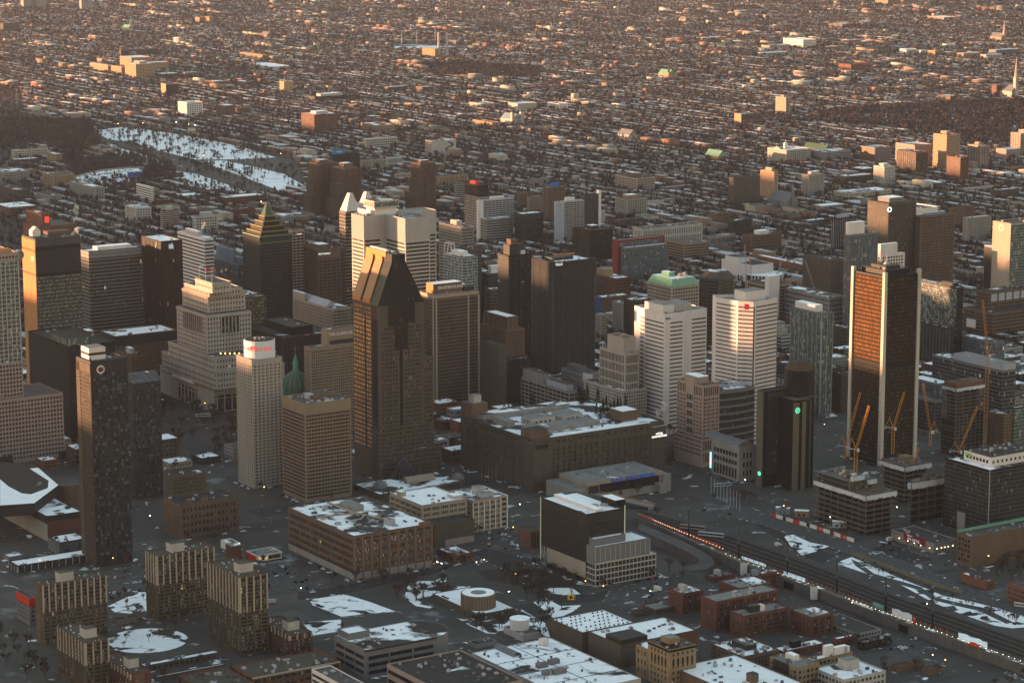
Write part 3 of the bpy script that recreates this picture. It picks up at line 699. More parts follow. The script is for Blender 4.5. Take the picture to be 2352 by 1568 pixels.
b=Bd('hotel_tower','pale slender tower of half-moon windows topped by a white drum with red lettering',4,(1735,912),1628,1943,yb=None,h=118,cat='hotel',ref='the half-moon windowed hotel')
w,d=b.w,b.d;hc=wall('hotel_concrete',(.36,.325,.28),.15)
b.vol(hc,RF['dark'],pp=1.2)
ar=pane_mesh(2.2,1.5,G['dark'],True);mo=MB()
b.LR(2,113,('arc',4.0,3.0,2.5,1.7,G['dark'],.3));b.LR(0,118,('fin',4.0,.5,.45,hc))
mb=MB();mb.cyl(w*.52,d*.5,117,133,14,n=32);mb.build('drum',wall('white_drum',(.62,.62,.62),.1),b.e)
mb=MB();mb.cyl(w*.52,d*.5,133,133.3,13,n=32);mb.build('drum_roof',RF['dark'],b.e);b.units(8,w*.3,w*.7,d*.3,d*.7,133,big=3)
sgn=emit('red_sign',(.8,.02,.02),.12)
def arc_text(bd,txt,cx,cy,z,R,a0,size,m):
	cu=D.curves.new('sign','FONT');cu.body=txt;cu.size=size;cu.extrude=.02;cu.align_x='CENTER';cu.align_y='CENTER'
	o=D.objects.new('tmp',cu);COL.objects.link(o)
	dg=bpy.context.evaluated_depsgraph_get();me=D.meshes.new_from_object(o.evaluated_get(dg));D.objects.remove(o)
	for v in me.vertices:
		t=a0+v.co.x/R;zz=v.co.y
		r=R+.25+v.co.z
		v.co=(cx+r*math.sin(t),cy-r*math.cos(t),z+zz)
	me.materials.clear();me.materials.append(m)
	o=D.objects.new('sign',me);COL.objects.link(o);o.parent=bd.e
	return o
for a0 in(math.radians(-33+14),math.radians(-33-68)):arc_text(b,'Marriott',w*.52,d*.5,126.5,14,a0,6.2,sgn)
b.done()
c_=un(4,2032,1135,42);t=thing('cathedral','green copper cathedral dome with lantern and gilded cross behind the half-moon hotel','church',(c_.x,c_.y+12,0))
mb=MB();mb.box(-17,17,-17,17,0,30);mb.build('walls',W['lime'],t)
mb=MB();mb.cyl(0,0,30,44,12.5,n=20);mb.build('drum',W['dverd'],t)
mb=MB()
for i in range(8):
	a0,a1=math.pi/2*i/8,math.pi/2*(i+1)/8;mb.cyl(0,0,44+17*math.sin(a0),44+17*math.sin(a1),13.6*math.cos(a0)+.6,13.6*math.cos(a1)+.6,n=24)
for i in range(16):
	a=i*math.pi/8
	for j in range(6):
		e0,e1=math.pi/2*j/6.3,math.pi/2*(j+1)/6.3
		mb.tube((14.3*math.cos(e0)*math.cos(a),14.3*math.cos(e0)*math.sin(a),44+17.2*math.sin(e0)),(14.3*math.cos(e1)*math.cos(a),14.3*math.cos(e1)*math.sin(a),44+17.2*math.sin(e1)),.3,m=1)
mb.build('dome',[W['dverd'],W['verd']],t)
mb=MB();mb.cyl(0,0,60,68,3,2.6,10);mb.cyl(0,0,68,78,3.2,.4,10);mb.build('lantern',W['verd'],t)
mb=MB();mb.tube((0,0,77),(0,0,86),.3);mb.tube((-2,0,83),(2,0,83),.28);mb.build('cross',W['slate'],t)
OCC.append((0,0,0,0));occ([(c_.x-20,c_.y-6),(c_.x+20,c_.y+32)])
b=Bd('hotel_slab','long beige hotel slab of many small windows lettered along its upper parapet',4,(2140,830),2095,2640,h=88,cat='hotel',ref='the long beige hotel slab')
bg=wall('warm_beige_concrete',(.27,.215,.15),.15)
b.vol(bg,RF['grav']);b.indiv=True;b.LR(3,85,('win',2.3,3.0,1.35,1.5,G['dark'],.4));x0=b.lp(4,2205,800,88)[0]
b.vol(bg,RF['grav'],x0,b.w,.3,b.d*.9,87,104,name='upper_block',rname='upper_block_roof');b.face((x0,.3),(b.w,.3),0,0,('pan',3,b.w-x0-3,89,93,W['dark'],.12));b.sign('THE QUEEN ELIZABETH',W['white'],4.0,x0+23,99,off=-.1);b.done()
b=Bd('stone_tower','wedding-cake grey stone tower with colonnades, three flagpoles and glowing top floor',4,(1470,1085),1102,1960,yb=1276,cat='tower',ref='the stepped stone tower')
w,d=b.w,b.d;st=W['lime'];H0=b.h
sw=('win',3.3,4.6,1.3,2.3,G['dark'],.8)
b.vol(st,RF['grav']);b.LR(19,H0-2,('win',3.6,4.5,1.4,2,G['dark'],1));b.LR(0,H0,('hor',18,.8,.8,st))
for i in range(7):
	mb=MB();mb.cyl(3.5+i*(w*.62/6),-1.0,0,18,.85,.75,8);mb.build('column',st,b.e)
for i in range(6):
	mb=MB();mb.cyl(-1.0,d*.32+i*d*.065,0,18,.85,.75,8);mb.build('column',st,b.e)
b.face((0,0),(w,0),0,0,('pan',2,w*.66,1,17.5,G['dark'],.12,'portico_glass'));b.face((0,d),(0,0),0,0,('pan',d*.35,d*.7,1,17.5,G['dark'],.12,'portico_glass'))
b.box('construction_cover',W['white'],-3.4,-.9,d*.32,d*.72,H0-5.5,H0-1.5,RF['snow'])
tiers=[(.02,.98,.05,.95,H0+15),(.05,.95,.17,.8,H0+41),(.07,.8,.12,.72,101),(.1,.77,.15,.68,115),(.13,.73,.18,.64,123),(.24,.62,.26,.56,132.5)]
tiers=[(4,4.5,d*.05,d*.97,H0+15)]
lv=[]
def tier(f,l,r,h,z0,sp,nm,cor=True):
	p0=b.pts(4,h,f)[0];x0,y0=p0
	pw=un(4,f[0],f[1],h);ww=reach(pw,b.u,4,r);dd=reach(pw,b.v,4,l)
	b.vol(st,RF['grav'],x0,x0+ww,y0,y0+dd,z0,h,name=nm,rname=nm+'_roof')
	if cor:b.box('cornice',st,x0-.7,x0+ww+.7,y0-.7,y0+dd+.7,h-2.2,h-1.2)
	b.LR(z0+1,h-2.4,*sp,x0=x0,y0=y0,x1=x0+ww,y1=y0+dd)
	return x0,y0,ww,dd
tier((1490,985),1115,1960,47,H0-2,[sw],'lower_tier')
tier((1478,895),1160,1900,60,40,[sw],'lower_tier')
a=tier((1420,605),1216,1730,99,40,[sw],'main_shaft')
for i in range(9):
	mb=MB();mb.cyl(a[0]-.5,a[1]+a[3]*(.16+.07*i),79,95,.8,.7,7);mb.build('column',st,b.e)
b.face((a[0],a[1]+a[3]),(a[0],a[1]),0,0,('pan',a[3]*.22,a[3]*.86,78.5,95.5,G['dark'],.15,'colonnade_glass'))
for i in range(6):
	mb=MB();mb.cyl(a[0]+a[2]*(.33+.08*i),a[1]-.5,79,95,.8,.7,7);mb.build('column',st,b.e)
b.face((a[0],a[1]),(a[0]+a[2],a[1]),0,0,('pan',a[2]*.31,a[2]*.75,78.5,95.5,G['dark'],.15,'colonnade_glass'))
tier((1432,470),1255,1690,116,97,[sw],'upper_tier')
tier((1442,432),1272,1668,122.5,115,[sw],'upper_tier')
a=tier((1462,382),1345,1592,132,121,[sw],'crown_tier')
fl=[wall('white_flag',(.6,.6,.65),.1),wall('red_flag',(.55,.06,.05),.1),wall('red_white_flag',(.55,.2,.18),.1)]
for i in range(3):
	mb=MB();x,y=a[0]+1,a[1]+a[3]*(.78-.36*i);mb.tube((x,y,132),(x,y,146),.25,.12);fo=mb.build('flagpole',W['pale'],b.e)
	mb=MB()
	for k in range(4):mb.box(x+.3+k*.9,x+1.2+k*.9,y+.25*math.sin(k*1.4)-.05,y+.25*math.sin(k*1.4)+.05,142.6,145.4)
	mb.build('flag',fl[i],fo)
lp_=emit('warm_floodlight',(1,.55,.18),.6)
for i in range(5):
	p0=b.pts(4,62,(1520+32*i,862))[0];mb=MB();mb.box(-.5,.5,-.5,.5,0,1.6);mb.build('floodlight',lp_,b.e,(p0[0],p0[1],60.5))
b.done()
ST={'n':None,'w':[('win',3.0,3.1,1.5,1.5,G['dark'],.5)],'W':[('win',4.2,3.8,2.7,2.2,G['dark'],.6)],'v':[('win',2.4,9.0,1.2,7.4,G['dark'],.5)],'r':[('rib',3.7,.5,G['rib'],.8)],'R':[('rib',3.5,.66,G['dark'],.6)],'g':[('glz',G['curt'],.3),('hor',3.6,.3,.15,W['grey'])],'k':[('glz',G['blk'],.3),('hor',3.6,.25,.12,W['dark'])],'b':[('rib',3.0,.5,G['dark'],.4),('hor',3.0,.35,.8,W['lgrey']),('fin',6.5,.4,.85,W['pale'])],'B':[('rib',3.0,.55,G['house'],.4),('hor',3.0,.5,.6,W['brown']),('fin',5.5,.9,.6,W['brown'])],'f':[('win',2.6,3.4,1.7,2.2,G['dark'],.3),('fin',2.6,.45,.3,W['beige'])],'t':[('glz',G['green'],.3),('hor',3.5,.3,.2,W['lgrey'])],'u':[('glz',G['blue'],.3),('hor',3.6,.4,.2,W['grey'])]}
def T(name,label,R,f,l,r,base,wm,rf,s='w',sl=None,ph=None,nu=4,cat='building',group=None,ref=None,indiv=True,th=TH,pad=1,mg=2.5):
	kw=dict(h=base[1])if isinstance(base,tuple)else dict(yb=base)
	b=Bd(name,label,R,f,l,r,cat=cat,group=group,ref=ref,th=th,pad=pad,**kw)
	b.indiv=indiv
	b.vol(W[wm]if isinstance(wm,str)else wm,RF[rf])
	a=ST.get(s)if isinstance(s,str)else s;c=ST.get(sl)if isinstance(sl,str)else sl
	z1=b.h-min(2.2,b.h*.12)
	if a:b.face((0,0),(b.w,0),min(mg,b.h*.1),z1,*a)
	if sl is None:c=a
	if c:b.face((0,b.d),(0,0),min(mg,b.h*.1),z1,*c)
	if ph:b.pent(*ph)if isinstance(ph,tuple)else b.pent(W[ph],uni(.15,.35),uni(.6,.8),uni(.2,.4),uni(.6,.8),uni(3,5.5),RF['most'])
	b.units(nu);b.done()
	return b
H=lambda v:('h',v)
AP,OF='apartment_tower','office_tower'
b=T(OF,'tall pale stepped tower with greenish glass cut off by the left picture edge',4,(-290,205),-450,128,H(198),'pink','grav',[('win',3.2,3.9,2.0,2.2,G['dark'],.3)],ref='the left-edge pale tower')
x=b.w;b.face((x*.62,0),(x*.99,0),95,190,('glz',G['green'],.2),('hor',3.9,.8,.2,W['pale']),('fin',4.8,.7,.25,W['pale']))
mb=MB();mb.tube((x+1,-1,195),(x+1,7,195),4.2,n=14);mb.build('roof_ring',W['white'],b.e);b.box('parapet_cap',W['slate'],x*.3,x*.9,2,14,198,201)
b.vol(W['pink'],RF['grav'],x*.5,x+36,-8,b.d*.8,z1=62,name='podium',rname='podium_roof');b.face((x*.5,-8),(x+36,-8),3,60,('win',3.2,3.9,2.0,2.2,G['dark'],.3));b.done()
b=T(OF,'dark slab tower with sunlit orange end wall, fluted top and rows of reflecting windows',4,(242,78),150,552,H(184),'dark','dark','n','n',nu=0,ref='the orange-ended slab tower',cat='tower')
w,d=b.w,b.d
b.face((0,d),(0,0),0,0,('pan',.4,d-.6,0,182,W['slate'],.35,'end_wall'));b.face((0,0),(w,0),3,146,('glz',glass('slate_window_glass',(.1,.115,.115),.8,bay=1.5,fh=1.95,frame=(.05,.045,.04),fw=.35,blinds=.3,blindc=(.24,.27,.26)),.5),('hor',3.9,1.7,.15,wall('slate_spandrel',(.06,.055,.05),.1)))  # end wall has the sunset orange put into its colour
b.face((0,0),(w,0),176,184,('fin',1.6,.4,.3,W['grey']));b.face((0,0),(w,0),148,172,('fin',1.6,.3,.2,W['dark']));b.face((0,0),(w,0),0,0,('pan',.3,w-.3,172,175.5,W['black'],.25),('pan',.3,w-.3,145,148,W['black'],.25))
for zz,hh in((170,2.5),(146,2.2)):b.face((0,d),(0,0),0,0,('pan',.5,d-.7,zz,zz+hh,wall('sunset_dark_orange',(.2,.12,.06),.1),.42,'louvre_band'))  # louvre bands in a darker tone of the same sunset orange
b.face((0,d),(0,0),0,0,('pan',d*.7,d*.86,161,165,emit('gold_logo',(.9,.45,.05),.5),.5,'logo'))
mb=MB();x0,y0=w*.1,d*.55;mb.prism([(x0,y0),(x0+9,y0),(x0+9,y0+8),(x0,y0+8)],182,189,cap=False);mb.poly([(x0,y0,189),(x0+4.5,y0,193),(x0+9,y0,189)]);mb.poly([(x0,y0+8,189),(x0+9,y0+8,189),(x0+4.5,y0+8,193)])
mb.quad((x0,y0,189),(x0,y0+8,189),(x0+4.5,y0+8,193),(x0+4.5,y0,193));mb.quad((x0+9,y0+8,189),(x0+9,y0,189),(x0+4.5,y0,193),(x0+4.5,y0+8,193));mb.build('roof_hut',W['white'],b.e)
b.box('penthouse',W['brown'],w*.45,w*.95,d*.5,d*.9,182,187,RF['brn']);b.units(8)
b=T(OF,'red granite tower with red emblem on its blocky top behind the orange-ended slab',1,(290,1475),178,345,H(128),'rust','part','n','n',nu=3,cat='tower')
b.vol(W['rust'],RF['grav'],-2,b.w+36,4,b.d+6,z1=112,name='lower_block',rname='lower_block_roof');b.face((b.w,4),(b.w+36,4),40,110,*ST['w']);b.face((0,0),(b.w,0),0,0,('pan',b.w*.3,b.w*.85,117,124.5,emit('red_emblem_light',(.9,.04,.03),.15),.3,'emblem'));b.face((0,b.d),(0,0),0,127,('fin',5,.4,.25,W['brown']));b.done()
b=T(OF,'glass office slab with thin white floor lines and white rooftop box',4,(612,165),556,972,H(140),'dark','part',[('glz',G['curt'],.2),('hor',3.9,.35,.35,W['pale'])],nu=2,ref='the white-lined glass slab',cat='tower')
b.box('penthouse',W['white'],b.w*.2,b.w*.85,b.d*.25,b.d*.8,139,143,RF['snow']);b.face((0,0),(b.w,0),0,0,('pan',.2,b.w-.2,132,139.5,W['grey'],.3));b.face((0,b.d),(0,0),0,0,('pan',.2,b.d-.2,132,139.5,W['grey'],.3))
b=T(OF,'dark reddish-black glass tower with chamfered corners and small pale logo at its head',4,(1110,95),975,1255,H(150),'black','most',[('glz',glass('dark_red_glass',(.024,.017,.014),.6,frame=(.04,.03,.026),blinds=.01),.2),('fin',9,.8,.3,W['black'])],nu=4,cat='tower');b.face((0,0),(b.w,0),0,0,('pan',b.w*.35,b.w*.55,141,146,emit('pale_logo',(.4,.5,.65),.06),.5,'logo'))
b=T('office_building','white banded building with angled corner left behind the green-edged pyramid tower',4,(1408,75),1222,1472,H(112),'white','part',[('rib',4.2,.42,G['dark'],.3)],ph='pale')
b=T('low_building','pale blue roofed complex of stacked boxes under the white banded building',4,(1640,250),1450,1700,H(78),'blue','grav','u',nu=6);b.box('upper_block',W['blue'],b.w*.05,b.w*.4,b.d*.2,b.d*.8,77,93,RF['pale']);b.box('upper_block',W['blue'],b.w*.45,b.w*.95,b.d*.05,b.d*.5,77,84,RF['pale'])
b=Bd(OF,'dark glass tower with green-edged stepped pyramid top',4,(1790,62),1672,2012,h=120,cat='tower',ref='the green pyramid tower')
w,d=b.w,b.d;b.vol(W['black'],RF['dark']);b.LR(3,118,('glz',G['blk'],.2),('hor',3.8,.35,.15,W['dverd']));ge=emit('green_edge_light',(.16,.28,.1),.03)
gold=wall('gilded_copper',(.34,.27,.1),.15)
for i in range(4):
	k0=.08+.085*i;z0=119+i*5.5
	b.box('roof_tier',[W['black'],G['blk']][i%2],w*k0,w*(1-k0),d*k0,d*(1-k0),z0,z0+5.5,W['dverd'])
	mb=MB();mb.box(w*k0-.3,w*(1-k0)+.3,d*k0-.35,d*k0,z0+4.9,z0+5.7);mb.box(w*k0-.35,w*k0,d*k0,d*(1-k0),z0+4.9,z0+5.7);mb.build('tier_edge',gold,b.e)
b.face((0,0),(w,0),0,0,('pan',0,w,119.3,119.9,ge,.3,'edge_light'),('pan',0,w,111.6,112,ge,.3,'edge_light'));b.face((0,d),(0,0),0,0,('pan',0,d,119.3,119.9,ge,.3,'edge_light'))
k0=.42;mb=MB();mb.frus([(w*.37,d*.37),(w*.63,d*.37),(w*.63,d*.63),(w*.37,d*.63)],141,[(w*.49,d*.49),(w*.51,d*.49),(w*.51,d*.51),(w*.49,d*.51)],157);mb.build('pyramid',W['dverd'],b.e);mb=MB();[mb.tube((w*(.5-.13*a),d*(.5-.13*c),141),(w*.5,d*.5,157.4),.5)for a in(-1,1)for c in(-1,1)];mb.build('pyramid_edge',gold,b.e)
b=T(OF,'beige gridded slab right behind the green pyramid tower with tiny white sign',4,(2010,20),1985,2097,H(112),'beige','grav',[('rib',3.6,.6,G['dark'],.8),('fin',5,.7,.3,W['beige'])],nu=2);b.sign('intact',MATS['white_sign'],3,b.w*.6,107)
b=T(OF,'brown gridded bank tower with white lettered parapet between pyramid and cross-shaped tower',4,(2190,150),2095,2345,H(104),'brown','dark',[('rib',3.7,.62,G['brown'],.6),('fin',6.5,.9,.35,W['brown'])],ref='the brown gridded bank tower',ph='brown');b.face((0,0),(b.w,0),0,0,('pan',0,b.w,92,103.8,W['brown'],.4));b.sign('BNP PARIBAS',MATS['white_sign'],2.7,b.w*.28,98,off=.6)
b=Bd(OF,'white-peaked tower with twin pale gables left of the cross-shaped tower','A',(205,345),118,640,h=140,cat='tower',ref='the twin-gabled tower')
w,d=b.w,b.d;b.vol(W['dbrown'],RF['dark']);b.LR(3,138,('glz',glass('plum_glass',(.035,.026,.024),.6,frame=(.06,.045,.04),blinds=.02),.2),('hor',4.2,.45,.3,W['pale']))
for y0 in(.02,.55):
	mb=MB();xa,xb=w*y0,w*(y0+.45);xm=(xa+xb)/2
	mb.frus([(xa,-.5),(xb,-.5),(xb,d),(xa,d)],140,[(xm-2,d*.3),(xm+2,d*.3),(xm+2,d*.7),(xm-2,d*.7)],161);mb.build('gable',wall('pale_gable_panel',(.52,.47,.46),.08),b.e)
b.box('gable_link',MATS['pale_gable_panel'],w*.1,w*.95,d*.1,d*.95,140,148);b.vol(W['dbrown'],RF['dark'],-3,w*.6,-3,d*.6,z1=95,name='lower_block',rname='lower_block_roof');b.face((-3,-3),(w*.6,-3),3,94,('glz',MATS['plum_glass'],.2),('hor',4.2,.45,.3,W['pale']))
b=T('office_building','brown building with broad snowy flat roof and dark overhanging top band',4,(795,748),690,1215,H(62),'brown','most','w',ref='the broad snowy flat roof',nu=14);b.box('overhang',W['dark'],-1,b.w+.6,-1,b.d,51,61);b.box('stair_tower',W['beige'],-26,-14,b.d*.6,b.d*.95,-.5,66,RF['snow']);b.box('wing',W['brown'],-32,-1,b.d*.55,b.d*1.1,-.5,56,RF['grav'])
b=T('office_building','huge dark faceted building with green glass crown behind the dark glass condominium',4,(470,818),195,790,H(95),'black','dark','k',nu=5,ref='the green-crowned dark building');b.box('glass_crown',G['green'],b.w*.05,b.w*.55,b.d*.1,b.d*.5,94,100,RF['dark'])
b=T('office_building','dark low block with sloped dull green roof between broad roof and stepped stone tower',4,(905,880),800,990,H(52),'brown','dark','w',nu=3);b.box('roof_hut',W['lgrey'],b.w*.3,b.w*.6,b.d*.3,b.d*.6,51,57,RF['snow'])
b=T('office_building','reddish brown low building with curved snowy cornice left of the stepped stone tower',4,(1060,985),985,1118,1120,'rust','part','r')
b=T('condo_tower','dark glass residential tower with cream penthouse and round emblem in the left foreground',4,(622,925),525,876,H(168),'dark','dark','n','n',nu=3,cat='tower',ref='the dark glass condominium')
w,d=b.w,b.d;cg=glass('condo_glass',(.027,.034,.044),.7,bay=2.0,fh=3.1,frame=(.02,.02,.021),fw=.12,blinds=.09,blindc=(.09,.11,.13),lit=.0003)
b.face((0,0),(w,0),3,158,('glz',cg,.2),('hor',3.1,.45,.2,W['black']));b.face((0,d),(0,0),3,158,('glz',G['brown'],.3),('hor',3.1,.8,.5,W['dbrown']));b.face((0,d),(0,0),0,0,('pan',0,d*.25,0,165,W['dbrown'],.5,'end_wall'),('pan',0,d,158,166,W['dbrown'],.5,'end_wall'))  # darker brown end wall stands in for a neighbouring tower's shade
b.box('penthouse',W['white'],w*.1,w*.55,d*.35,d*.9,167,177,RF['pale']);b.box('penthouse_band',W['dark'],w*.1-.2,w*.55,d*.35-.2,d*.9,171,173)
ring(b,w*.27,-.35,161,3.4,2.2,W['white'],'emblem');o=b.sign('CH',wall('dark_red_emblem',(.3,.05,.05),.1),3.6,w*.27,161,off=.4)
b=T('condo_tower','lower dark glass tower with slanted glass top right of the dark glass condominium',4,(915,1075),884,1106,H(105),'dark','dark',[('glz',cg,.2),('hor',3.1,.45,.2,W['dark'])],nu=2,cat='tower')
mb=MB();w,d=b.w,b.d;mb.quad((0,0,105),(w,0,105),(w,d,113),(0,d,113));mb.poly([(0,d,105),(0,0,105),(0,d,113)]);mb.quad((w,d,105),(0,d,105),(0,d,113),(w,d,113));mb.poly([(w,0,105),(w,d,105),(w,d,113)]);mb.build('slanted_top',G['blue'],b.e)
b=T('stone_office','grey-brown arched-window stone railway building in deep shade behind condominium foot',7,(1240,345),1128,1640,578,'brown','dark',[('arc',3.6,5.6,2.0,3.6,G['dark'],.5)],'w',nu=6,ref='the arched stone railway building')
b.face((0,0),(b.w,0),0,b.h,('fin',7.2,.8,.4,W['brown']));
for t in(.15,.38):b.box('dormer',W['brown'],b.w*t,b.w*t+4,-.3,3,b.h-.5,b.h+3)
b=T('office_building','dark lower block behind the arched stone railway building, barely lit',7,(1180,150),1128,1420,H(45),'dbrown','dark','w',nu=2)
b=T('office_building','massive dark windowless-topped block left of the long beige hotel slab','C',(1950,905),1575,2250,H(66),'black','none','n',nu=2,ref='the massive dark block');b.vol(W['dark'],RF['dark'],-16,b.w+22,-12,b.d+8,z1=58,name='lower_block',rname='lower_block_roof');b.LR(3,56,('fin',2.4,.5,.4,W['dbrown']),('glz',G['blk'],.2),x0=-16,y0=-12,x1=b.w+22,y1=b.d+8)
b=T('office_building','brown stone block with sloped glass skylights and many small windows behind dark block',4,(2290,560),2018,2420,H(62),'beige','part','f',nu=9)
mb=MB();w,d=b.w,b.d;mb.quad((w*.1,d*.2,61),(w*.1,d*.8,61),(w*.35,d*.8,68),(w*.35,d*.2,68));mb.quad((w*.6,d*.8,61),(w*.6,d*.2,61),(w*.35,d*.2,68),(w*.35,d*.8,68));mb.poly([(w*.1,d*.2,61),(w*.35,d*.2,68),(w*.6,d*.2,61)]);mb.build('skylight',W['lgrey'],b.e);b.box('penthouse',W['beige'],0,w*.12,d*.7,d,61,70,RF['snow'])
b=T('office_building','brown lined office block peeping out right of the stepped stone tower',4,(1700,480),1560,1835,H(84),'dbrown','part',[('rib',3.6,.55,glass('yellow_lit_glass',(.05,.045,.035),.7,frame=(.1,.09,.07),fw=.3,blinds=.35,blindc=(.26,.22,.14)),.5)],nu=3)
b=T('apartment_tower','pale grey glass block with white open roof frame right of cross-shaped tower','A',(1812,965),1555,2022,H(100),'grey','snow',[('glz',G['green'],.2),('hor',3.4,.9,.2,W['lgrey']),('fin',8,.5,.25,W['lgrey'])],ph='white',ref='the roof-framed glass block')
mb=MB();w,d=b.w,b.d;P=[(.2,d*.55,99),(.2,d*.98,99),(.2,d*.92,112),(.2,d*.62,112)]
for i in range(4):mb.tube(P[i],P[(i+1)%4],.5);mb.tube((5,P[i][1],P[i][2]),(5,P[(i+1)%4][1],P[(i+1)%4][2]),.5);mb.tube(P[i],(5,P[i][1],P[i][2]),.4)
mb.build('roof_frame',W['white'],b.e)
b=T(OF,'brown rounded office block with pale stripes behind the pale glass block',5,(930,150),815,968,H(92),'dbrown','dark','r')
b=T('office_building','concrete ribbed office block with terraces right of the cross-shaped tower top','A',(1800,560),1492,1972,H(105),'conc','grav','r',ph='pale',nu=8);b.face((0,b.d),(0,0),85,104,('fin',2.5,.5,.4,W['conc']));b.face((0,0),(b.w,0),85,104,('fin',2.5,.5,.4,W['conc']))
b=T('office_building','dark low glass block with white rooftop box left of the crowned dark apartment tower',5,(1010,320),955,1140,H(62),'dark','part','g');b.box('penthouse',W['white'],b.w*.3,b.w*.8,b.d*.3,b.d*.7,61,70,RF['snow'])
b=T('office_building','striped brown office block below the dark low glass block',5,(1030,425),990,1120,H(55),'brown','part','r')
b=T('office_building','brown pleated-top building with fluted upper block in the shade of black finned tower',5,(1135,705),953,1265,H(70),'brown','part','w',ref='the pleated-top brown building',nu=4);b.vol(W['brown'],RF['most'],3,b.w-6,3,b.d-4,69,83,name='upper_block',rname='upper_block_roof');b.LR(70,82,('fin',5,.8,.6,W['dbrown']),x0=3,y0=3,x1=b.w-6,y1=b.d-4)
b=T('office_building','plain dark concrete side tower beside the black glass cube',5,(1078,812),972,1140,H(68),'dbrown','none','n',nu=1)
b=T('office_building','black glass cube with flat roof below the black finned tower',5,(1110,918),1068,1314,H(46),'black','none','k',nu=5,ref='the black glass cube')
b=T('office_building','beige concrete grid building with stepped roof blocks behind the concrete hotel block',5,(1570,1128),1238,1640,H(33),'conc','grav',[('rib',3.6,.6,G['dark'],.3),('fin',7.5,.7,.4,W['conc'])],nu=6,ref='the beige grid building');b.box('upper_block',W['conc'],1,b.w*.7,b.d*.55,b.d*.98,32,42,RF['brn']);b.box('upper_block',W['lgrey'],2,b.w*.8,b.d*.08,b.d*.5,32,38,RF['brn'])
b=T('office_building','grey stepped building between the beige grid building and stone tower block',5,(1660,1010),1515,1782,H(34),'conc','grav','w');b.box('upper_block',W['grey'],b.w*.1,b.w*.5,b.d*.2,b.d*.8,33,40,RF['grav'])
b=T('office_building','grey building with white box penthouse in front of the stone setback tower',5,(1770,1085),1590,1815,H(28),'conc','grav','w');b.box('penthouse',W['white'],b.w*.05,b.w*.4,b.d*.3,b.d*.6,27,36,RF['pale'])
b=T('stone_office','grey stone setback tower with vertical windows left of white sunlit tower',5,(1955,865),1780,2052,H(80),'lime','grav','v',nu=4,ref='the grey setback tower');b.vol(W['lime'],RF['grav'],b.w*.1,b.w*.95,b.d*.1,b.d*.75,79,94,name='upper_block',rname='upper_block_roof');b.vol(W['lime'],RF['part'],-6,b.w+6,-5,b.d+18,z1=44,name='base_block',rname='base_block_roof');b.LR(3,42,*ST['w'],x0=-6,y0=-5,x1=b.w+6,y1=b.d+18);b.done()
b=T('brick_block','red brick block with yellow rooftop box right of black finned tower',5,(1890,350),1753,1992,H(50),'red','most','r',nu=6);b.box('penthouse',W['tan'],0,b.w*.5,b.d*.5,b.d*.95,49,58,RF['pale'])
b=T('brick_block','white-roofed brown block with blue side wall below the red brick block',5,(1800,480),1753,1985,H(34),'brown','snow','w',nu=9);b.face((0,b.d),(0,0),0,0,('pan',.3,b.d-.3,4,32,wall('blue_wall',(.06,.1,.2),.1),.2))
b=T('office_building','narrow grey stone office block between blue-walled block and dark finned block',5,(1935,520),1868,1985,H(42),'conc','part','w')
b=T('office_building','dark brown block with tight vertical fins left of the green copper-roofed block',5,(2010,500),1948,2135,H(72),'dbrown','part',[('glz',G['blk'],.2),('fin',2.2,.5,.4,W['brown'])])
b=T('brick_block','small beige corner building with snowy roof at foot of the black finned tower',5,(1790,600),1752,1830,H(32),'beige','snow','w')
b=Bd('office_building','beige stone block crowned by a bright green copper sloped roof','E',(582,130),250,962,h=84,cat='building',ref='the green copper-roofed block')
w,d=b.w,b.d;b.vol(W['beige'],RF['part']);b.LR(3,82,('win',3.6,3.8,2.2,2.1,G['dark'],.5));mb=MB();mb.frus([(-.3,-.3),(w+.3,-.3),(w+.3,d+.3),(-.3,d+.3)],84,[(4,4),(w-4,4),(w-4,d-4),(4,d-4)],92,0,1);mb.build('copper_roof',[wall('bright_green_copper',(.2,.36,.24),.2),RF['most']],b.e);b.box('roof_plant',MATS['bright_green_copper'],w*.25,w*.45,d*.4,d*.7,91,97,RF['part']);b.box('roof_plant',W['dverd'],w*.55,w*.8,d*.3,d*.7,91,95,RF['part']);b.done()
c_=un(6,245,315,92)
def octo(name,label,c,r,h,wm,rf,specs,n=8,rot=.2,cat='building',ref=None):
	t=Bd(name,label,at=(c[0],c[1]),w=1,d=1,h=h,th=0,cat=cat,pad=None,ref=ref);occ([(c[0]-r,c[1]-r),(c[0]+r,c[1]+r)])
	P=[(r*math.cos(rot+2*math.pi*i/n),r*math.sin(rot+2*math.pi*i/n))for i in range(n)]
	t.pvol(P,wm,rf,z1=h)
	for i in range(n):
		a,q=P[i],P[(i+1)%n]
		if(a[1]+q[1])<r*.6:t.face(a,q,3,h-2,*specs)
	t.done();t.P=P;return t
b=octo('office_building','dark brown octagonal office tower with pitched dark roof beside green copper-roofed block',(c_.x,c_.y+16),21,86,W['dbrown'],RF['dark'],ST['r']);mb=MB();mb.cyl(0,0,86,93,20.5,12,8,0,1);mb.build('pitched_roof',[W['dbrown'],RF['part']],b.e)
b=T('office_building','slate-blue slanted glass building with red edge frame in the middle distance',5,(1955,140),1900,2250,415,'grey','snow','u',nu=3,ref='the red-framed slanted building');w,d,H_=b.w,b.d,b.h
mb=MB()
for p,q in(((0,-.4,H_),(w,-.4,H_)),((-.4,d,H_),(-.4,0,H_)),((0,-.4,0),(0,-.4,H_))):mb.tube(p,q,.8)
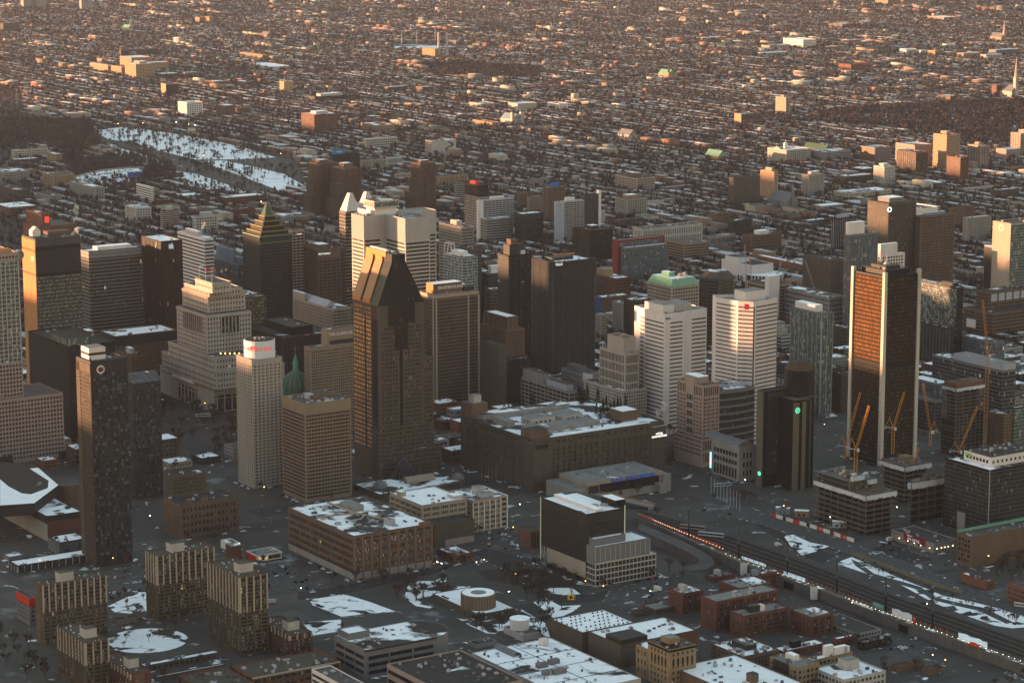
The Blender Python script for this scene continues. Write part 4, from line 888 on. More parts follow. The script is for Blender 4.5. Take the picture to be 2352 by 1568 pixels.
b.vol(wall('dull_red_panel',(.22,.04,.03),.1),RF['pale'],-5,w+2,d*.55,d*1.2,z1=H_+9,name='red_block',rname='red_block_roof');b.face((-5,d*.55),(w+2,d*.55),0,0,('pan',3,w+4,H_,H_+6,G['blue'],.1,'glazing'))
b=T('office_building','dark grid-windowed tower with plant on roof behind the black finned tower',5,(1715,22),1595,1872,272,'black','dark',[('win',3.6,3.6,1.6,2,G['dark'],.4)],ph='dark',nu=5)
b=T('office_building','tan building with curved striped facade right of the red-framed building',6,(10,110),-110,182,262,'tan','grav','r',nu=6)
b=T('office_building','long pale building of slanting dark window slots behind the curved striped facade',5,(2075,10),2010,2490,H(38),'pale','grav',[('win',3.2,9,1.0,7.5,G['dark'],.6)],nu=6)
b=T('office_building','dark green-grey fretted building at the back of the theatre quarter',6,(190,60),165,365,190,'conc','part','v')
b=T('brick_block','brown many-windowed brick warehouse with white hut on its roof',6,(475,55),410,682,205,'brown','dark','W',ph='white',ref='the brown many-windowed warehouse')
b=T('theatre','white wedge-roofed concert hall with round columned front',6,(480,260),268,625,400,'white','dark','n',nu=3,cat='theatre',ref='the white concert hall');w,d,H_=b.w,b.d,b.h
mb=MB();n_=20;P=[(w*.55+w*.75*math.cos(math.pi*(1.02+i/n_*.98)),6+d*.5*math.sin(math.pi*(1.02+i/n_*.98)))for i in range(n_+1)]
mb.prism(P,0,H_*.55,0,1);mb.build('round_foyer',[W['dark'],RF['most']],b.e)
for p in P[2:-2]:mb=MB();mb.box(-.7,.7,-.9,.9,0,H_*.56);mb.build('column',W['white'],b.e,(p[0],p[1],0))
b.box('fly_tower',W['white'],w*.1,w*.6,d*.5,d*.95,H_-1,H_+5,RF['dark'])
b=T('office_building','white flat-roofed building with copper-red upper wall behind the concert hall',6,(810,250),515,850,350,'pale','snow','n',nu=3);b.face((0,b.d),(0,0),0,0,('pan',.5,b.d-.5,b.h*.45,b.h-.6,W['rust'],.25,'copper_wall'));b.face((0,0),(b.w,0),0,0,('pan',0,b.w,b.h*.5,b.h*.9,W['rust'],.25,'copper_wall'))
b=T('office_building','tan-banded low block with tall white blank wall beside white emblem tower',6,(590,400),432,750,H(48),'tan','dark','r',nu=3);b.box('blank_wall',W['white'],-2,14,-4,4,-.5,60,RF['snow'])
b=T('office_building','dark office block with chequered dotted windows right of the concert hall',6,(1022,225),830,1112,H(62),'dbrown','dark',[('win',3.4,3.0,1.5,1.6,G['dark'],.5)],nu=4,ref='the dark dotted block')
b=T('office_tower','rounded blue-grey glass tower with white lettered cap behind pillared black tower',6,(1150,50),1115,1348,H(122),'grey','part','u',cat='tower',nu=3);b.box('penthouse',W['white'],0,b.w*.55,b.d*.2,b.d*.8,121,136,RF['snow']);b.sign('DELOITTE',W['redp'],3.4,b.w*.28,131,off=-b.d*.2+.3)if False else None
b=T('apartment_tower','white gridded apartment block stepping up beside the rounded blue-grey tower',6,(1365,190),1340,1532,H(84),'white','snow','W',nu=3);b.box('upper_block',W['white'],0,b.w*.7,b.d*.1,b.d*.8,83,97,RF['snow'])
b=T(OF,'brown grid-windowed tower with round green hexagon logo at its top',3,(1420,1402),1275,1612,H(122),'dbrown','brn','W',cat='tower',ph='grey',ref='the brown logo tower',nu=3);mb=MB();ring(b,1.5,-.4,114,3.2,2.3,emit('green_white_logo',(.45,.8,.65),.8),'logo')
b=T(OF,'darker brown grid-windowed tower right behind the brown logo tower',3,(1640,1490),1605,1878,H(104),'brown','brn','W',cat='tower',ph='blue',nu=3)
b=T('office_building','white windowless block with round portholes behind the brown logo tower',3,(1600,1440),1380,1760,H(76),'white','part','n',nu=6)
for k in range(4):ring(b,b.w*.62+3*(k%2),-.3,66-5*(k//2),1.3,.05,W['black'],'porthole')
b=T('apartment_tower','narrow apartment slab with dark glass and pale end left of teal glass tower',6,(2190,138),2080,2262,H(86),'pale','part','w','k',cat='tower')
b=T(OF,'beige-topped tower with orange ring logo and teal glass side at right edge',3,(2262,1540),2138,2560,H(128),'beige','grav','t','n',cat='tower',ref='the teal glass tower');ring(b,-.3,b.d*.52,121,4,2.8,emit('orange_logo',(.9,.25,.08),.6),'logo','L')
b=T('apartment_tower','chequered glass apartment tower with dark side wall right of pillared black tower',6,(1892,412),1600,1936,H(96),'dark','most','k',[('glz',glass('chequer_glass',(.11,.13,.135),.9,bay=2.3,fh=3.0,frame=(.03,.03,.03),fw=.35,blinds=.25,blindc=(.3,.33,.33)),.2),('hor',3.0,.5,.2,W['dark'])],cat='tower',ref='the chequered glass tower');b.box('roof_screen',W['black'],b.w*.2,b.w*.8,b.d*.1,b.d*.4,95,99)
b=T('apartment_building','dark lower block with stepped window frames at the foot of the chequered tower',6,(1842,695),1640,1872,H(52),'dark','part',[('rib',3,.5,G['curt'],.4)],[('rib',3,.5,G['curt'],.4),('fin',5,.4,.4,W['grey'])])
b=T('office_building','long dark brick hall with row of big white panels under its roof at right',6,(2110,445),2025,2560,H(52),'brown','dark','r',nu=6,ref='the dark hall with white panels')
for k in range(6):b.face((0,0),(b.w,0),0,0,('pan',4+12*k,13.5+12*k,40,49,W['lgrey'],.2,'white_panel'))
b=T('office_building','brown lower office block with dark ribbons before the long dark brick hall',6,(2140,590),1935,2420,H(34),'brown','dark','r',nu=3);b.box('billboard',W['white'],-1.5,-.9,b.d*.55,b.d*.85,12,22)
b=T('office_building','grey glass-topped office block with roof plant behind the tower crane mast',6,(2155,790),1925,2222,H(42),'grey','part','u',nu=10,ref='the grey glass-topped block')
b=T('office_building','long glass office block with pale top storey and small warm lights inside',6,(2205,985),1722,2298,H(52),'grey','part',[('glz',glass('office_lit_glass',(.03,.034,.038),.7,frame=(.07,.07,.07),lit=.006,blinds=.05),.2),('hor',4,.7,.25,W['grey'])],nu=5,ref='the warm-lit glass office');b.box('top_storey',W['lgrey'],1,b.w-.4,.4,b.d*.7,51,58,RF['pale'])
b=T('office_building','blue-grey glass block with snowy ring on roof beside the pillared black tower',6,(1760,1075),1560,1852,H(36),'grey','most','u',nu=3)
b=T('office_building','plain grey glass block below the snowy-ring roof beside the pillared black tower',6,(1740,1195),1560,1788,H(34),'grey','grav','g',nu=2)
b=T('office_building','brown masonry block with many windows left of the bright green glass block',6,(2215,1290),2098,2270,1590,'brown','part','w',nu=5)
b=T('office_building','green glass office block with warm lights cut by right picture edge',6,(2285,1240),2258,2560,1580,'dark','most','t',nu=5,ref='the green glass office')
b=T('office_building','long dark low hall behind the round-capped tower with grey flat roof',6,(900,985),650,1100,H(24),'dark','part','g',nu=6)
b=T('office_building','dark stone office block at the foot of the green-grey glass tower',6,(1100,1010),1025,1140,H(40),'dbrown','part','W',nu=3)
b=T('office_building','grey office block with pale band between white emblem tower and pillared tower',6,(1010,480),660,1110,H(44),'conc','part',[('win',2.6,5,1.4,3.4,G['dark'],.5)],nu=9)
b=T('office_building','low brown office block below the grey banded block, snow on its roof',6,(1130,690),1030,1160,H(30),'dbrown','most','r',nu=4)
b=T('office_building','grey-green glass low block with antenna left of octagonal capped tower',6,(735,1040),640,800,H(44),'dark','part','t',nu=3)
REG.update({'J':(1470,1200.5,4.8),'K':(1862,1200.5,4.8),'M':(784,1274,4.8),'N':(1225,1274,4.8),'Q':(0,1163.75,3.879)})
WP=Bd.wp
def struct_poly(name,R,pts,z,m,th=0.0,occp=True):
	P=[un(R,x,y,z)if not isinstance(x,str)else un(x,y[0],y[1],z)for x,y in pts]
	b=MB();b.poly([(p.x,p.y,z)for p in P])
	o=b.build(name,m);o['kind']='structure'
	return o,P
snow_g=roofm('park_snow',(.05,.045,.04),.72,.05,.3,.02)
snow_p=roofm('patchy_snow',(.06,.055,.05),.58,.06,.3,.02)
earth=wall('winter_earth',(.06,.052,.043),.3)
asph=roofm('asphalt',(.05,.05,.051),.1,.09,.45,.03)
asph2=roofm('worn_asphalt',(.092,.09,.089),.08,.09,.45,.03)
road_paint=wall('road_paint',(.4,.4,.4),.2)
tb=W['tan'];brs=wall('dark_tan_brick',(.13,.1,.07),.25)
def slab(label,R,f,l,r,base,ref=None,face2='R',nm='apartment_slab',wm=None,ztop=.55):
	b=Bd(nm,label,R,f,l,r,cat='apartment',ref=ref,**(dict(h=base[1])if isinstance(base,tuple)else dict(yb=base)))
	w,d,h=b.w,b.d,b.h
	b.vol(wm or brs,RF['brn'])
	for(p,q)in(((0,0),(w,0)),((0,d),(0,0))):
		L_,_=b.edge(p,q)
		if L_>15:
			b.face(p,q,1,h-1.2,('rib',2.8,.55,G['house'],.5),('hor',2.8,.28,.5,W['dbrown']))
			b.face(p,q,h*ztop,h-.3,('fin',5.2,1.0,.7,W['pale2']),)
			b.face(p,q,0,h*ztop,('fin',5.2,.8,.6,wm or brs))
		else:
			b.face(p,q,1,h-1.2,('win',3.5,2.8,1.4,1.5,G['house'],1));b.face(p,q,0,0,('pan',L_*.3,L_*.62,0,h-.5,W['brown'],.2))
	b.box('penthouse',W['pale'],w*.3,w*.3+min(11,w*.5),d*.25,d*.25+min(9,d*.6),h-.9,h+5.5,RF['brn'])
	b.box('rooftop_unit',W['verd'],w*.72,w*.72+2,d*.5,d*.5+2,h-.9,h+.8)
	for i in range(14):x_,y_=uni(1,w-2),uni(1,d-2);b.box('roof_vent',W['white'],x_,x_+.7,y_,y_+.7,h-.9,h-.1)
	b.done();return b
W['pale2']=wall('pale_tan_concrete',(.4,.345,.26),.15)
slab('tall brown apartment slab with pale vertical strips, left of its slightly lower twin',7,(1078,692),1005,1475,1145,ref='the pale-stripped apartment slab')
slab('apartment slab with long balcony side facing left, beside brown striped twin',7,(1648,842),1430,1842,1385,ref='the balconied apartment slab')
slab('broad brown apartment slab with cream rooftop box at lower left',7,(290,895),240,732,1315,ref='the broad brown apartment slab')
slab('lower brown apartment slab in front of the broad one, cut near bottom left',7,(585,1292),398,748,1640)
slab('red brick apartment block with cream rooftop box beside a snowy lot',7,(1995,1240),1778,2150,1418,wm=W['red'],ref='the red brick apartment block',ztop=.8)
slab('red brick apartment block with cream window strips at bottom edge, left of curved terrace',7,(905,1502),685,1040,1700,wm=W['red'],ztop=.78)
b=T('terrace_block','long low brick terrace with pale cornice running along the bottom edge',7,(1745,1530),1600,2340,1640,'rust','brn','B',nu=14,cat='apartment');b.box('cornice',W['pale2'],-.5,b.w+.4,-.6,-.05,b.h-1,b.h+.1)
T('terrace_block','low brick wing continuing the bottom-edge terrace to the left',7,(1420,1625),1230,1745,1730,'rust','brn','B',nu=10,cat='apartment')
T('low_building','low dark-windowed podium row with snowy roof edge behind the bottom brick blocks',7,(985,1450),955,1515,1500,'dbrown','part','W',nu=4)
T('low_building','small grey service hut between the podium row and the brick terrace',7,(1560,1500),1535,1690,1540,'grey','brn','n',nu=1)
T('low_building','narrow strip building with long snow-topped roof at the bottom',7,(1075,1525),1060,1560,1560,'dbrown','snow','n',nu=2)
b=T('restaurant','small modern red and white pavilion with lit windows behind the apartment slabs',7,(1765,690),1695,1942,738,'white','pale','n',nu=2,ref='the red and white pavilion');b.face((0,0),(b.w,0),0,0,('pan',b.w*.05,b.w*.95,1.2,b.h*.75,glass('lit_shop_glass',(.1,.08,.05),.6,bay=3,fh=9,lit=.35),.1,'glazing'));b.face((0,b.d),(0,0),0,0,('pan',0,b.d,.3,b.h-.8,W['redp'],.15));b.box('upper_box',W['red'],-14,-5,b.d*.9,b.d*1.5,0,b.h+6,RF['pale'])
b=T('kiosk','small white lit kiosk left of the red and white pavilion',7,(1585,612),1520,1655,668,'white','part','n',nu=1);b.face((0,0),(b.w,0),0,0,('pan',.3,b.w-.3,b.h*.55,b.h-.5,emit('warm_strip',(1,.75,.4),.8),.12,'light_strip'))
b=Bd('arena','large dark arena with snow-edged roof and brick end wall at left edge',7,(325,420),-330,562,h=22,cat='arena',ref='the snow-edged arena')
w,d=b.w,b.d;b.vol(W['dark'],RF['part'],z1=22);b.face((0,0),(w,0),0,0,('pan',.5,w-.5,0,17,W['red'],.3,'brick_wall'));b.face((0,d),(0,0),0,0,('pan',2,d,0,15,W['conc'],.3,'concrete_wall'));b.face((0,d),(0,0),3,15,('win',9,6,5,.9,G['dark'],2))
P=[b.lp(7,x,y,30)for x,y in((0,345),(235,330),(402,205),(250,68),(0,45),(-250,120),(-250,300))]
mb=MB();mb.prism(P,20,30,0,1);mb.build('bowl_roof',[W['dark'],roofm('arena_roof',(.055,.05,.046),.1,.02)],b.e)
Q=[b.lp(7,x,y,30.05)for x,y in((0,345),(235,330),(402,205),(262,85),(205,92),(335,175),(330,225),(215,268),(150,262),(60,215),(0,165))]
mb=MB();mb.poly([(x,y,30.06)for x,y in Q]);mb.build('roof_snow',RF['snow'],b.e)
c_=b.lp(7,467,195,24);mb=MB();mb.cyl(c_[0],c_[1],0,24,9.5,n=20,top=1);mb.build('stair_drum',[W['brown'],RF['grav']],b.e)
T('low_building','dark glassy lower building with snowy top beside the arena foot',7,(410,600),330,600,700,'dark','most','u',nu=3)
b=T('station_canopy','long low station canopy with frosted roof behind the broad apartment slab',7,(120,760),60,640,815,'dark','most',[('fin',6,.6,.4,W['lgrey'])],nu=0)
b=T('garage','small grey shed under the station canopy at left',7,(60,700),20,165,730,'grey','part','n',nu=1)
b=T('low_building','small red-roofed white house at the far left foreground',7,(200,985),112,245,1175,'grey','brn','w',nu=1);b.face((0,0),(b.w,0),0,0,('pan',0,b.w,b.h*.7,b.h-.2,W['redp'],.2));b.face((0,b.d),(0,0),0,0,('pan',0,b.d,b.h*.7,b.h-.2,W['redp'],.2))
T('low_building','low brown garden wall building between the two apartment slabs',7,(830,1165),762,1010,1185,'brown','brn','n',nu=1)
c_=un(7,1010,1275);mb=MB();mb.cyl(c_.x,c_.y,.02,.06,30,n=28);o=mb.build('courtyard',roofm('courtyard_lawn',(.06,.052,.038),.62,.05));o['kind']='structure'
b=Bd('office_building','grey banded office with half snowy dark roof ending in a rounded bay','M',(265,1048),-75,1130,yb=1365,cat='building',ref='the rounded dark-roofed office')
w,d,h=b.w,b.d,b.h
P=[(0,0),(w*.86,0)]+[(w*.86+d*.5*math.sin(math.pi*t/8),d*.5-d*.5*math.cos(math.pi*t/8))for t in range(9)]+[(0,d)]
P=[(0,0),(w*.9,0)]+[(w*.9+d*.45*math.sin(math.pi*t/8),d*.5-d*.5*math.cos(math.pi*t/8))for t in range(1,8)]+[(w*.9,d),(0,d)]
b.pvol(P,W['grey'],roofm('office_roof',(.055,.052,.05),.52,.022),z1=h,pp=.5);b.face((0,0),(w*.9,0),1,h-4,('rib',4.2,.5,G['blk'],2.5));b.face((0,d),(0,0),1,h-4,('rib',4.2,.5,G['blk'],2.5));b.LR(0,h-4,('fin',17,1.2,.3,W['grey']),x1=w*.9);b.box('eaves',W['dark'],-.8,w*.9,-.9,-.02,h-1.2,h+.15)
b.vol(W['grey'],RF['snow'],2,w*.3,d*.62,d*.98,h-1,h+4.5,name='upper_block',rname='upper_block_roof');b.units(22,big=4)
b=T('office_building','low dark-roofed office cut by bottom edge with tan ribbon front','M',(1180,1540),505,2000,H(17),'pink','dark','n',[('rib',4.6,.42,G['blk'],1.2)],nu=30)
b=T('office_building','white-framed roof corner poking in at the bottom edge',8,(60,1610),-205,190,H(20),'white','grav','r',nu=3)
hh=13;Rc=un(8,2065,1535,hh);Bc=un(8,1395,1262,hh);ww=66
b=Bd('warehouse','big low warehouse with snowy roof, tanks and joints at bottom centre',at=(Rc.x-U0[0]*ww,Rc.y-U0[1]*ww),w=ww,d=(Bc-Rc).length,h=hh,cat='warehouse',ref='the big snowy warehouse')
w,d=b.w,b.d;b.vol(W['pale'],roofm('warehouse_roof',(.055,.052,.05),.72,.03),pp=.5)
for t in(.22,.47,.72):b.box('roof_joint',W['dark'],0,w,d*t,d*t+.35,12.4,12.75)
b.box('roof_joint',W['dark'],w*.5,w*.5+.35,0,d,12.4,12.76)
for(R_x,R_y,lx,ly,lz)in((1360,1470,8,4.2,3.4),(1440,1445,8,4.2,3.4),(1400,1520,5,4,3.2),(1470,1515,10,4.2,3.6),(1385,1310,5.5,4.5,4.5)):
	x,y=b.lp(8,R_x,R_y,12.6);b.box('roof_tank',W['white']if lz>4 else W['grey'],x,x+lx,y,y+ly,12.4,12.4+lz)
mb=MB();x,y=b.lp(8,1215,1385,12.6)
for i in range(8):
	t0,t1=math.pi*i/8,math.pi*(i+1)/8;mb.quad((x-3.5*math.cos(t0),y,12.4+3*math.sin(t0)),(x-3.5*math.cos(t0),y+26,12.4+3*math.sin(t0)),(x-3.5*math.cos(t1),y+26,12.4+3*math.sin(t1)),(x-3.5*math.cos(t1),y,12.4+3*math.sin(t1)))
mb.build('vaulted_skylight',W['grey'],b.e);b.units(30,big=2.2)
b=Bd('planetarium','tan corrugated drum with snowy top on a square snow-covered base','M',(1520,655),1005,1912,yb=735,cat='building',ref='the tan drum')
w,d,h=b.w,b.d,b.h;b.vol(W['dbrown'],RF['snow'],pp=.4);b.face((0,0),(w,0),.5,h-.6,('win',5,h-1,1.6,h*.6,G['lite'],3));x,y=b.lp('M',1510,410,16);mb=MB();mb.cyl(x,y,h-1,16,13,n=36);mb.build('drum',wall('tan_corrugated',(.22,.17,.115),.15),b.e)
for i in range(36):t=2*math.pi*i/36;mb=MB();mb.box(-.25,.25,-.25,.25,h-1,15.5);mb.build('pier',W['brown'],b.e,(x+13*math.cos(t),y+13*math.sin(t),0),t)
mb=MB();mb.cyl(x,y,15.2,16.1,12.2,n=36);mb.build('roof',RF['snow'],b.e);mb=MB();mb.cyl(x,y,16.1,16.7,6,3,n=24);mb.build('roof_dome',RF['pale'],b.e)
for i in range(3):b.box('skylight',W['black'],w*.05+0,w*.05+2,d*(.72+.05*i),d*(.745+.05*i),h-.4,h+.3)
b=Bd('ventilation_tower','small white round ventilation tower on pale boxy base in snowy park','M',(2000,880),1790,2205,yb=955,cat='building')
b.vol(W['pale'],RF['grav'],pp=.4);x,y=b.lp('M',1965,800,b.h);mb=MB();mb.cyl(x,y,b.h-1,b.h+6,7,n=28);mb.cyl(x,y,b.h+6,b.h+7.5,7.4,n=28,top=1);mb.build('drum',[W['white'],RF['snow']],b.e)
T('low_building','low grey flat-roofed pump house left of the white ventilation tower','M',(1480,985),1392,1712,1035,'conc','dark','n',nu=4)
b=T('warehouse','long windowless warehouse with clean white roof dotted by rows of small vents','N',(540,852),190,1128,1090,'dbrown','snow','n',nu=0,ref='the vent-dotted white warehouse',cat='warehouse')
for i in range(11):
	for j in range(6):
		if rnd()<.85:x,y=b.w*(.06+.085*i),b.d*(.1+.16*j);mb=MB();mb.cyl(0,0,0,1.0,.7,.4,8);mb.build('roof_vent',W['black'],b.e,(x,y,b.h-.9))
b=T('warehouse','brick warehouse with white snow roof, benches and faded wall, behind the ochre stone block','N',(958,990),605,1802,1260,'dbrown','snow','n',nu=6,ref='the faded-wall warehouse',cat='warehouse');b.box('upper_block',W['dark'],b.w*.02,b.w*.36,b.d*.02,b.d*.5,b.h-.8,b.h+3,RF['none']);b.face((0,0),(b.w,0),0,0,('pan',b.w*.6,b.w,0,b.h-.5,W['red'],.15))
for i in range(4):b.box('roof_bench',W['black'],b.w*(.55+.09*i),b.w*(.55+.09*i)+2.2,b.d*(.45+.05*i),b.d*(.45+.05*i)+.8,b.h-.8,b.h+.2)
b=T('stone_office','ochre stone block with arched upper windows and dark cornice at bottom edge','N',(1502,1045),1265,1797,1490,'tan','pale','n',nu=4,ref='the ochre stone block')
b.LR(1,b.h-2,('win',4.0,3.9,1.3,2.1,G['dark'],.5));b.LR(b.h*.55,b.h*.8,('arc',4.0,6,1.7,4.6,G['blk'],.5));b.box('cornice',W['black'],-.4,b.w+.3,-.4,b.d,b.h-1.9,b.h-.5);b.box('roof_hut',W['tan'],b.w*.35,b.w*.75,b.d*.45,b.d*.85,b.h-.9,b.h+3.5,RF['pale']);b.box('wing',W['tan'],-.3,12,b.d,b.d*1.55,-.5,b.h*.8,RF['part']);b.face((-.3,b.d*1.55),(-.3,b.d),2,b.h*.76,('win',4,5.5,1.3,3.2,G['dark'],.3));b.box('white_banner',W['white'],b.w*.08,b.w*.12,-.6,-.2,1,6);b.done()
T('low_building','small grey-roofed house with white terrace behind vent-dotted white warehouse','N',(1340,600),1195,1535,660,'brown','pale','w',nu=1)
T('low_building','dark low roof building between vent-dotted warehouse and grey-roofed house','N',(1130,640),1078,1268,690,'dbrown','none','n',nu=1)
RB=[('red brick apartment block with white terrace parapet and rooftop hut','J',(470,778),315,700,1010,'red','part'),('red brick apartment block with long plain grey gravel roof','J',(838,864),672,1532,1205,'red','pale'),('red brick apartment block with dark and white roof boxes, facing bottom left','J',(1142,1022),990,1640,1275,'red','pale'),('red brick apartment wing with snow-edged grey roof nearest the railway wall','J',(1892,1037),1650,2132,1262,'red','pale'),('red brick apartment wing with snow strip behind the long plain grey roof','J',(1095,718),868,1445,905,'red','pale'),('old red brick mill with many small windows and blue dormer','J',(1200,585),1140,1545,735,'red','snow'),('low red brick house with pale flat roof and cream hut beside the mill','J',(815,600),722,1050,665,'red','pale')]
for i,(lb,R,f,l,r,yb,wm,rf)in enumerate(RB):
	b=T('apartment_block' if i!=5 else 'brick_mill',lb,R,f,l,r,yb,wm,rf,'w' if i>4 else[('win',6.2,3.0,4.2,1.9,G['house'],.6),('hor',3.0,.22,.5,W['dark'])],[('win',4.4,3.0,1.5,1.8,G['house'],.6)],nu=7,cat='apartment',ref=('the '+lb.split(' with ')[0])if i in(5,)else None)
	if i==5:b.box('dormer',W['blue'],b.w*.15,b.w*.3,-.2,b.d*.5,b.h-.5,b.h+4)
	if i in(0,2,6):b.box('roof_hut',W['pale']if i!=2 else W['dark'],b.w*.25,b.w*.45,b.d*.3,b.d*.7,b.h-.9,b.h+4)
	if i==2:b.box('roof_hut',W['white'],b.w*.46,b.w*.56,b.d*.3,b.d*.6,b.h-.9,b.h+3.4)
	if i in(3,4):b.box('snow_ridge',RF['snow'],b.w*.55,b.w*.97,b.d*.2,b.d*.8,b.h-.9,b.h-.5)
b=T('apartment_block','brown brick block with white snow roof terrace and scattered chairs','J',(1137,1470),785,1530,1655,'brown','snow','w',nu=26,ref='the snow-terrace brick block',cat='apartment');b.box('roof_hut',W['dark'],b.w*.35,b.w*.65,b.d*.3,b.d*.75,b.h-.9,b.h+3,RF['grav'])
b=T('apartment_block','dark red block with broken snow on dark roof behind snow-terrace block',9,(690,1350),620,985,1400,'red','most','w',nu=8,cat='apartment');b.box('roof_hut',W['black'],b.w*.3,b.w*.5,b.d*.3,b.d*.7,b.h-.9,b.h+4)
b=T('apartment_block','tan brick apartment block with dark front bay at bottom right',9,(790,1462),600,942,1610,'tan','pale',[('win',3.6,3.1,2.0,2.0,G['house'],.6)],nu=5,cat='apartment',ref='the tan apartment block');b.box('roof_hut',W['white'],b.w*.4,b.w*.65,b.d*.45,b.d*.75,b.h-.9,b.h+3.5,RF['snow']);b.box('front_bay',W['dark'],-.6,-.02,b.d*.3,b.d*.85,0,b.h-.2)
b=T('apartment_block','olive-tan balconied apartment wing with white roof cubes',9,(872,1415),825,1172,1515,'tan','most',[('win',3.6,3.1,2.0,2.0,G['house'],.6)],nu=5,cat='apartment')
for(fx,ww,hh)in((.42,.18,7),(.62,.3,4.5),(.85,.13,3.5)):b.box('roof_hut',W['white'],b.w*fx,b.w*(fx+ww),b.d*.3,b.d*.75,b.h-.9,b.h+hh,RF['snow'])
b=T('apartment_block','pale tan apartment block with snowy roof wells at the bottom edge',9,(1108,1545),905,1400,1650,'pale','most',[('win',3.6,3.1,2.0,2.0,G['house'],.6)],nu=6,cat='apartment');b.box('roof_hut',W['pale'],b.w*.42,b.w*.72,b.d*.5,b.d*.8,b.h-.9,b.h+6,RF['pale'])
b=T('warehouse','low building with patchy snow roof and brick stair tower at the bottom edge',9,(400,1660),-70,835,H(13),'brown','most','n',nu=16,cat='warehouse');x,y=b.lp(9,475,1560,13);b.box('stair_tower',W['brown'],x,x+6,y,y+6,12,18,RF['none'])
T('garage','dark flat-roofed workshop with pale end wall near the railway wall',9,(1205,1228),920,1368,1270,'conc','none','w',nu=3)
T('low_building','dark brick low house with snowy roof below the dark flat-roofed workshop',9,(1062,1265),1028,1210,1328,'red','most','w',nu=5)
T('low_building','black low shop with snow-rimmed roof below the dark flat-roofed workshop',9,(1245,1292),1205,1435,1348,'black','part','R',nu=3)
for i,(x,y,r_,lb)in enumerate(((1480,1455,1590,'low brown roof hut'),(1700,1470,1790,'small tan hut'),(1640,1430,1670,'tiny brown hut'))):
	T('garden_hut',lb+' in the shadowed yard at lower right',9,(x,y),x-45,r_,y+45,'brown','brn','n',nu=0,cat='hut')
b=T('office_building','black glass cube with thin white edge and white equipment penthouse at right',9,(2115,103),1808,2560,575,'black','part',[('glz',G['curt'],.2),('hor',3.5,.2,.12,W['grey'])],nu=0,ref='the white-penthouse glass cube');w,d,h=b.w,b.d,b.h
b.face((0,0),(w,0),0,0,('pan',0,.7,0,h,W['pale'],.25,'edge_strip'));b.face((0,d),(0,0),0,0,('pan',d*.32,d*.5,0,16,W['conc'],.4,'concrete_panel'));b.box('penthouse',W['white'],w*.14,w*.9,d*.18,d*.78,h-.9,h+7.5,RF['dark'])
b.face((w*.14,d*.78),(w*.14,d*.18),h,h+6,('win',4,6,2.6,2.6,G['dark'],.5));b.face((w*.14,d*.18),(w*.9,d*.18),h,h+6,('win',5,6,2,2.4,G['dark'],.5));o=b.sign('CDPQ',wall('green_letters',(.12,.5,.08),.1),3.2,d*.68,h+4.8,'L',.3);o.location.x=w*.14-.3;b.units(14,w*.16,w*.88,d*.2,d*.76,h+7.4)
for i in range(6):mb=MB();mb.tube((0,0,0),(0,0,uni(2,5)),.12);mb.build('antenna',W['pale'],b.e,(w*(.14+.13*i),d*.78,h+7))
b.done()
b=Bd('shop','grey box store with dark red BUREAU EN GROS sign and flat black roof',9,(1735,608),1437,1892,yb=678,cat='shop',ref='the box store')
w,d,h=b.w,b.d,b.h;b.vol(wall('store_block',(.22,.215,.2),.12),RF['none']);b.face((0,d),(0,0),0,0,('pan',d*.3,d*.8,h*.42,h+.8,wall('dark_red_sign',(.2,.02,.035),.05),.35,'sign_board'));sm=wall('white_letters',(.75,.75,.75),.05)
b.sign('EN GROS',sm,3.4,d*.47,h*.66,'L',.5);b.sign('BUREAU',sm,1.7,d*.56,h*.66+2.8,'L',.5);b.sign('Bureau en Gros',MATS['dark_red_sign'],1.5,d*.9,h*.8,'L',.3)
for t in(.38,.5,.62):b.face((0,d),(0,0),0,0,('pan',d*t-1.6,d*t+1.6,1,4,G['lite'],.15,'poster_window'))
lw=emit('warm_lamp',(1,.7,.32),3.0)
for t in(.1,.3,.45,.6,.8):mb=MB();mb.box(-.2,.2,-.2,.2,0,.4);mb.build('wall_lamp',lw,b.e,(-.4,d*t,h*.4));mb.build('wall_lamp',lw,b.e,(w*t,-.4,h*.45))
b.units(6)
b=T('brick_warehouse','dark brick warehouse with pale green roof edge and white roof huts at right',9,(1992,562),1893,2600,775,'brown','grav','n',[('win',3.6,4,2.4,2.6,G['dark'],.5)],nu=10,ref='the green-edged brick warehouse',cat='warehouse');b.box('roof_edge',W['verd'],-.3,b.w,b.d*.95,b.d+.3,b.h-.3,b.h+2)
b=T('brick_house','small orange-brown brick building with blank left wall on a street corner',9,(2095,868),1913,2152,928,'rust','part','W','n',nu=3)
b=T('brick_house','red brick building with rows of small windows cut by the right edge',9,(2425,940),2235,2620,1065,'rust','grav','n','w',nu=3)
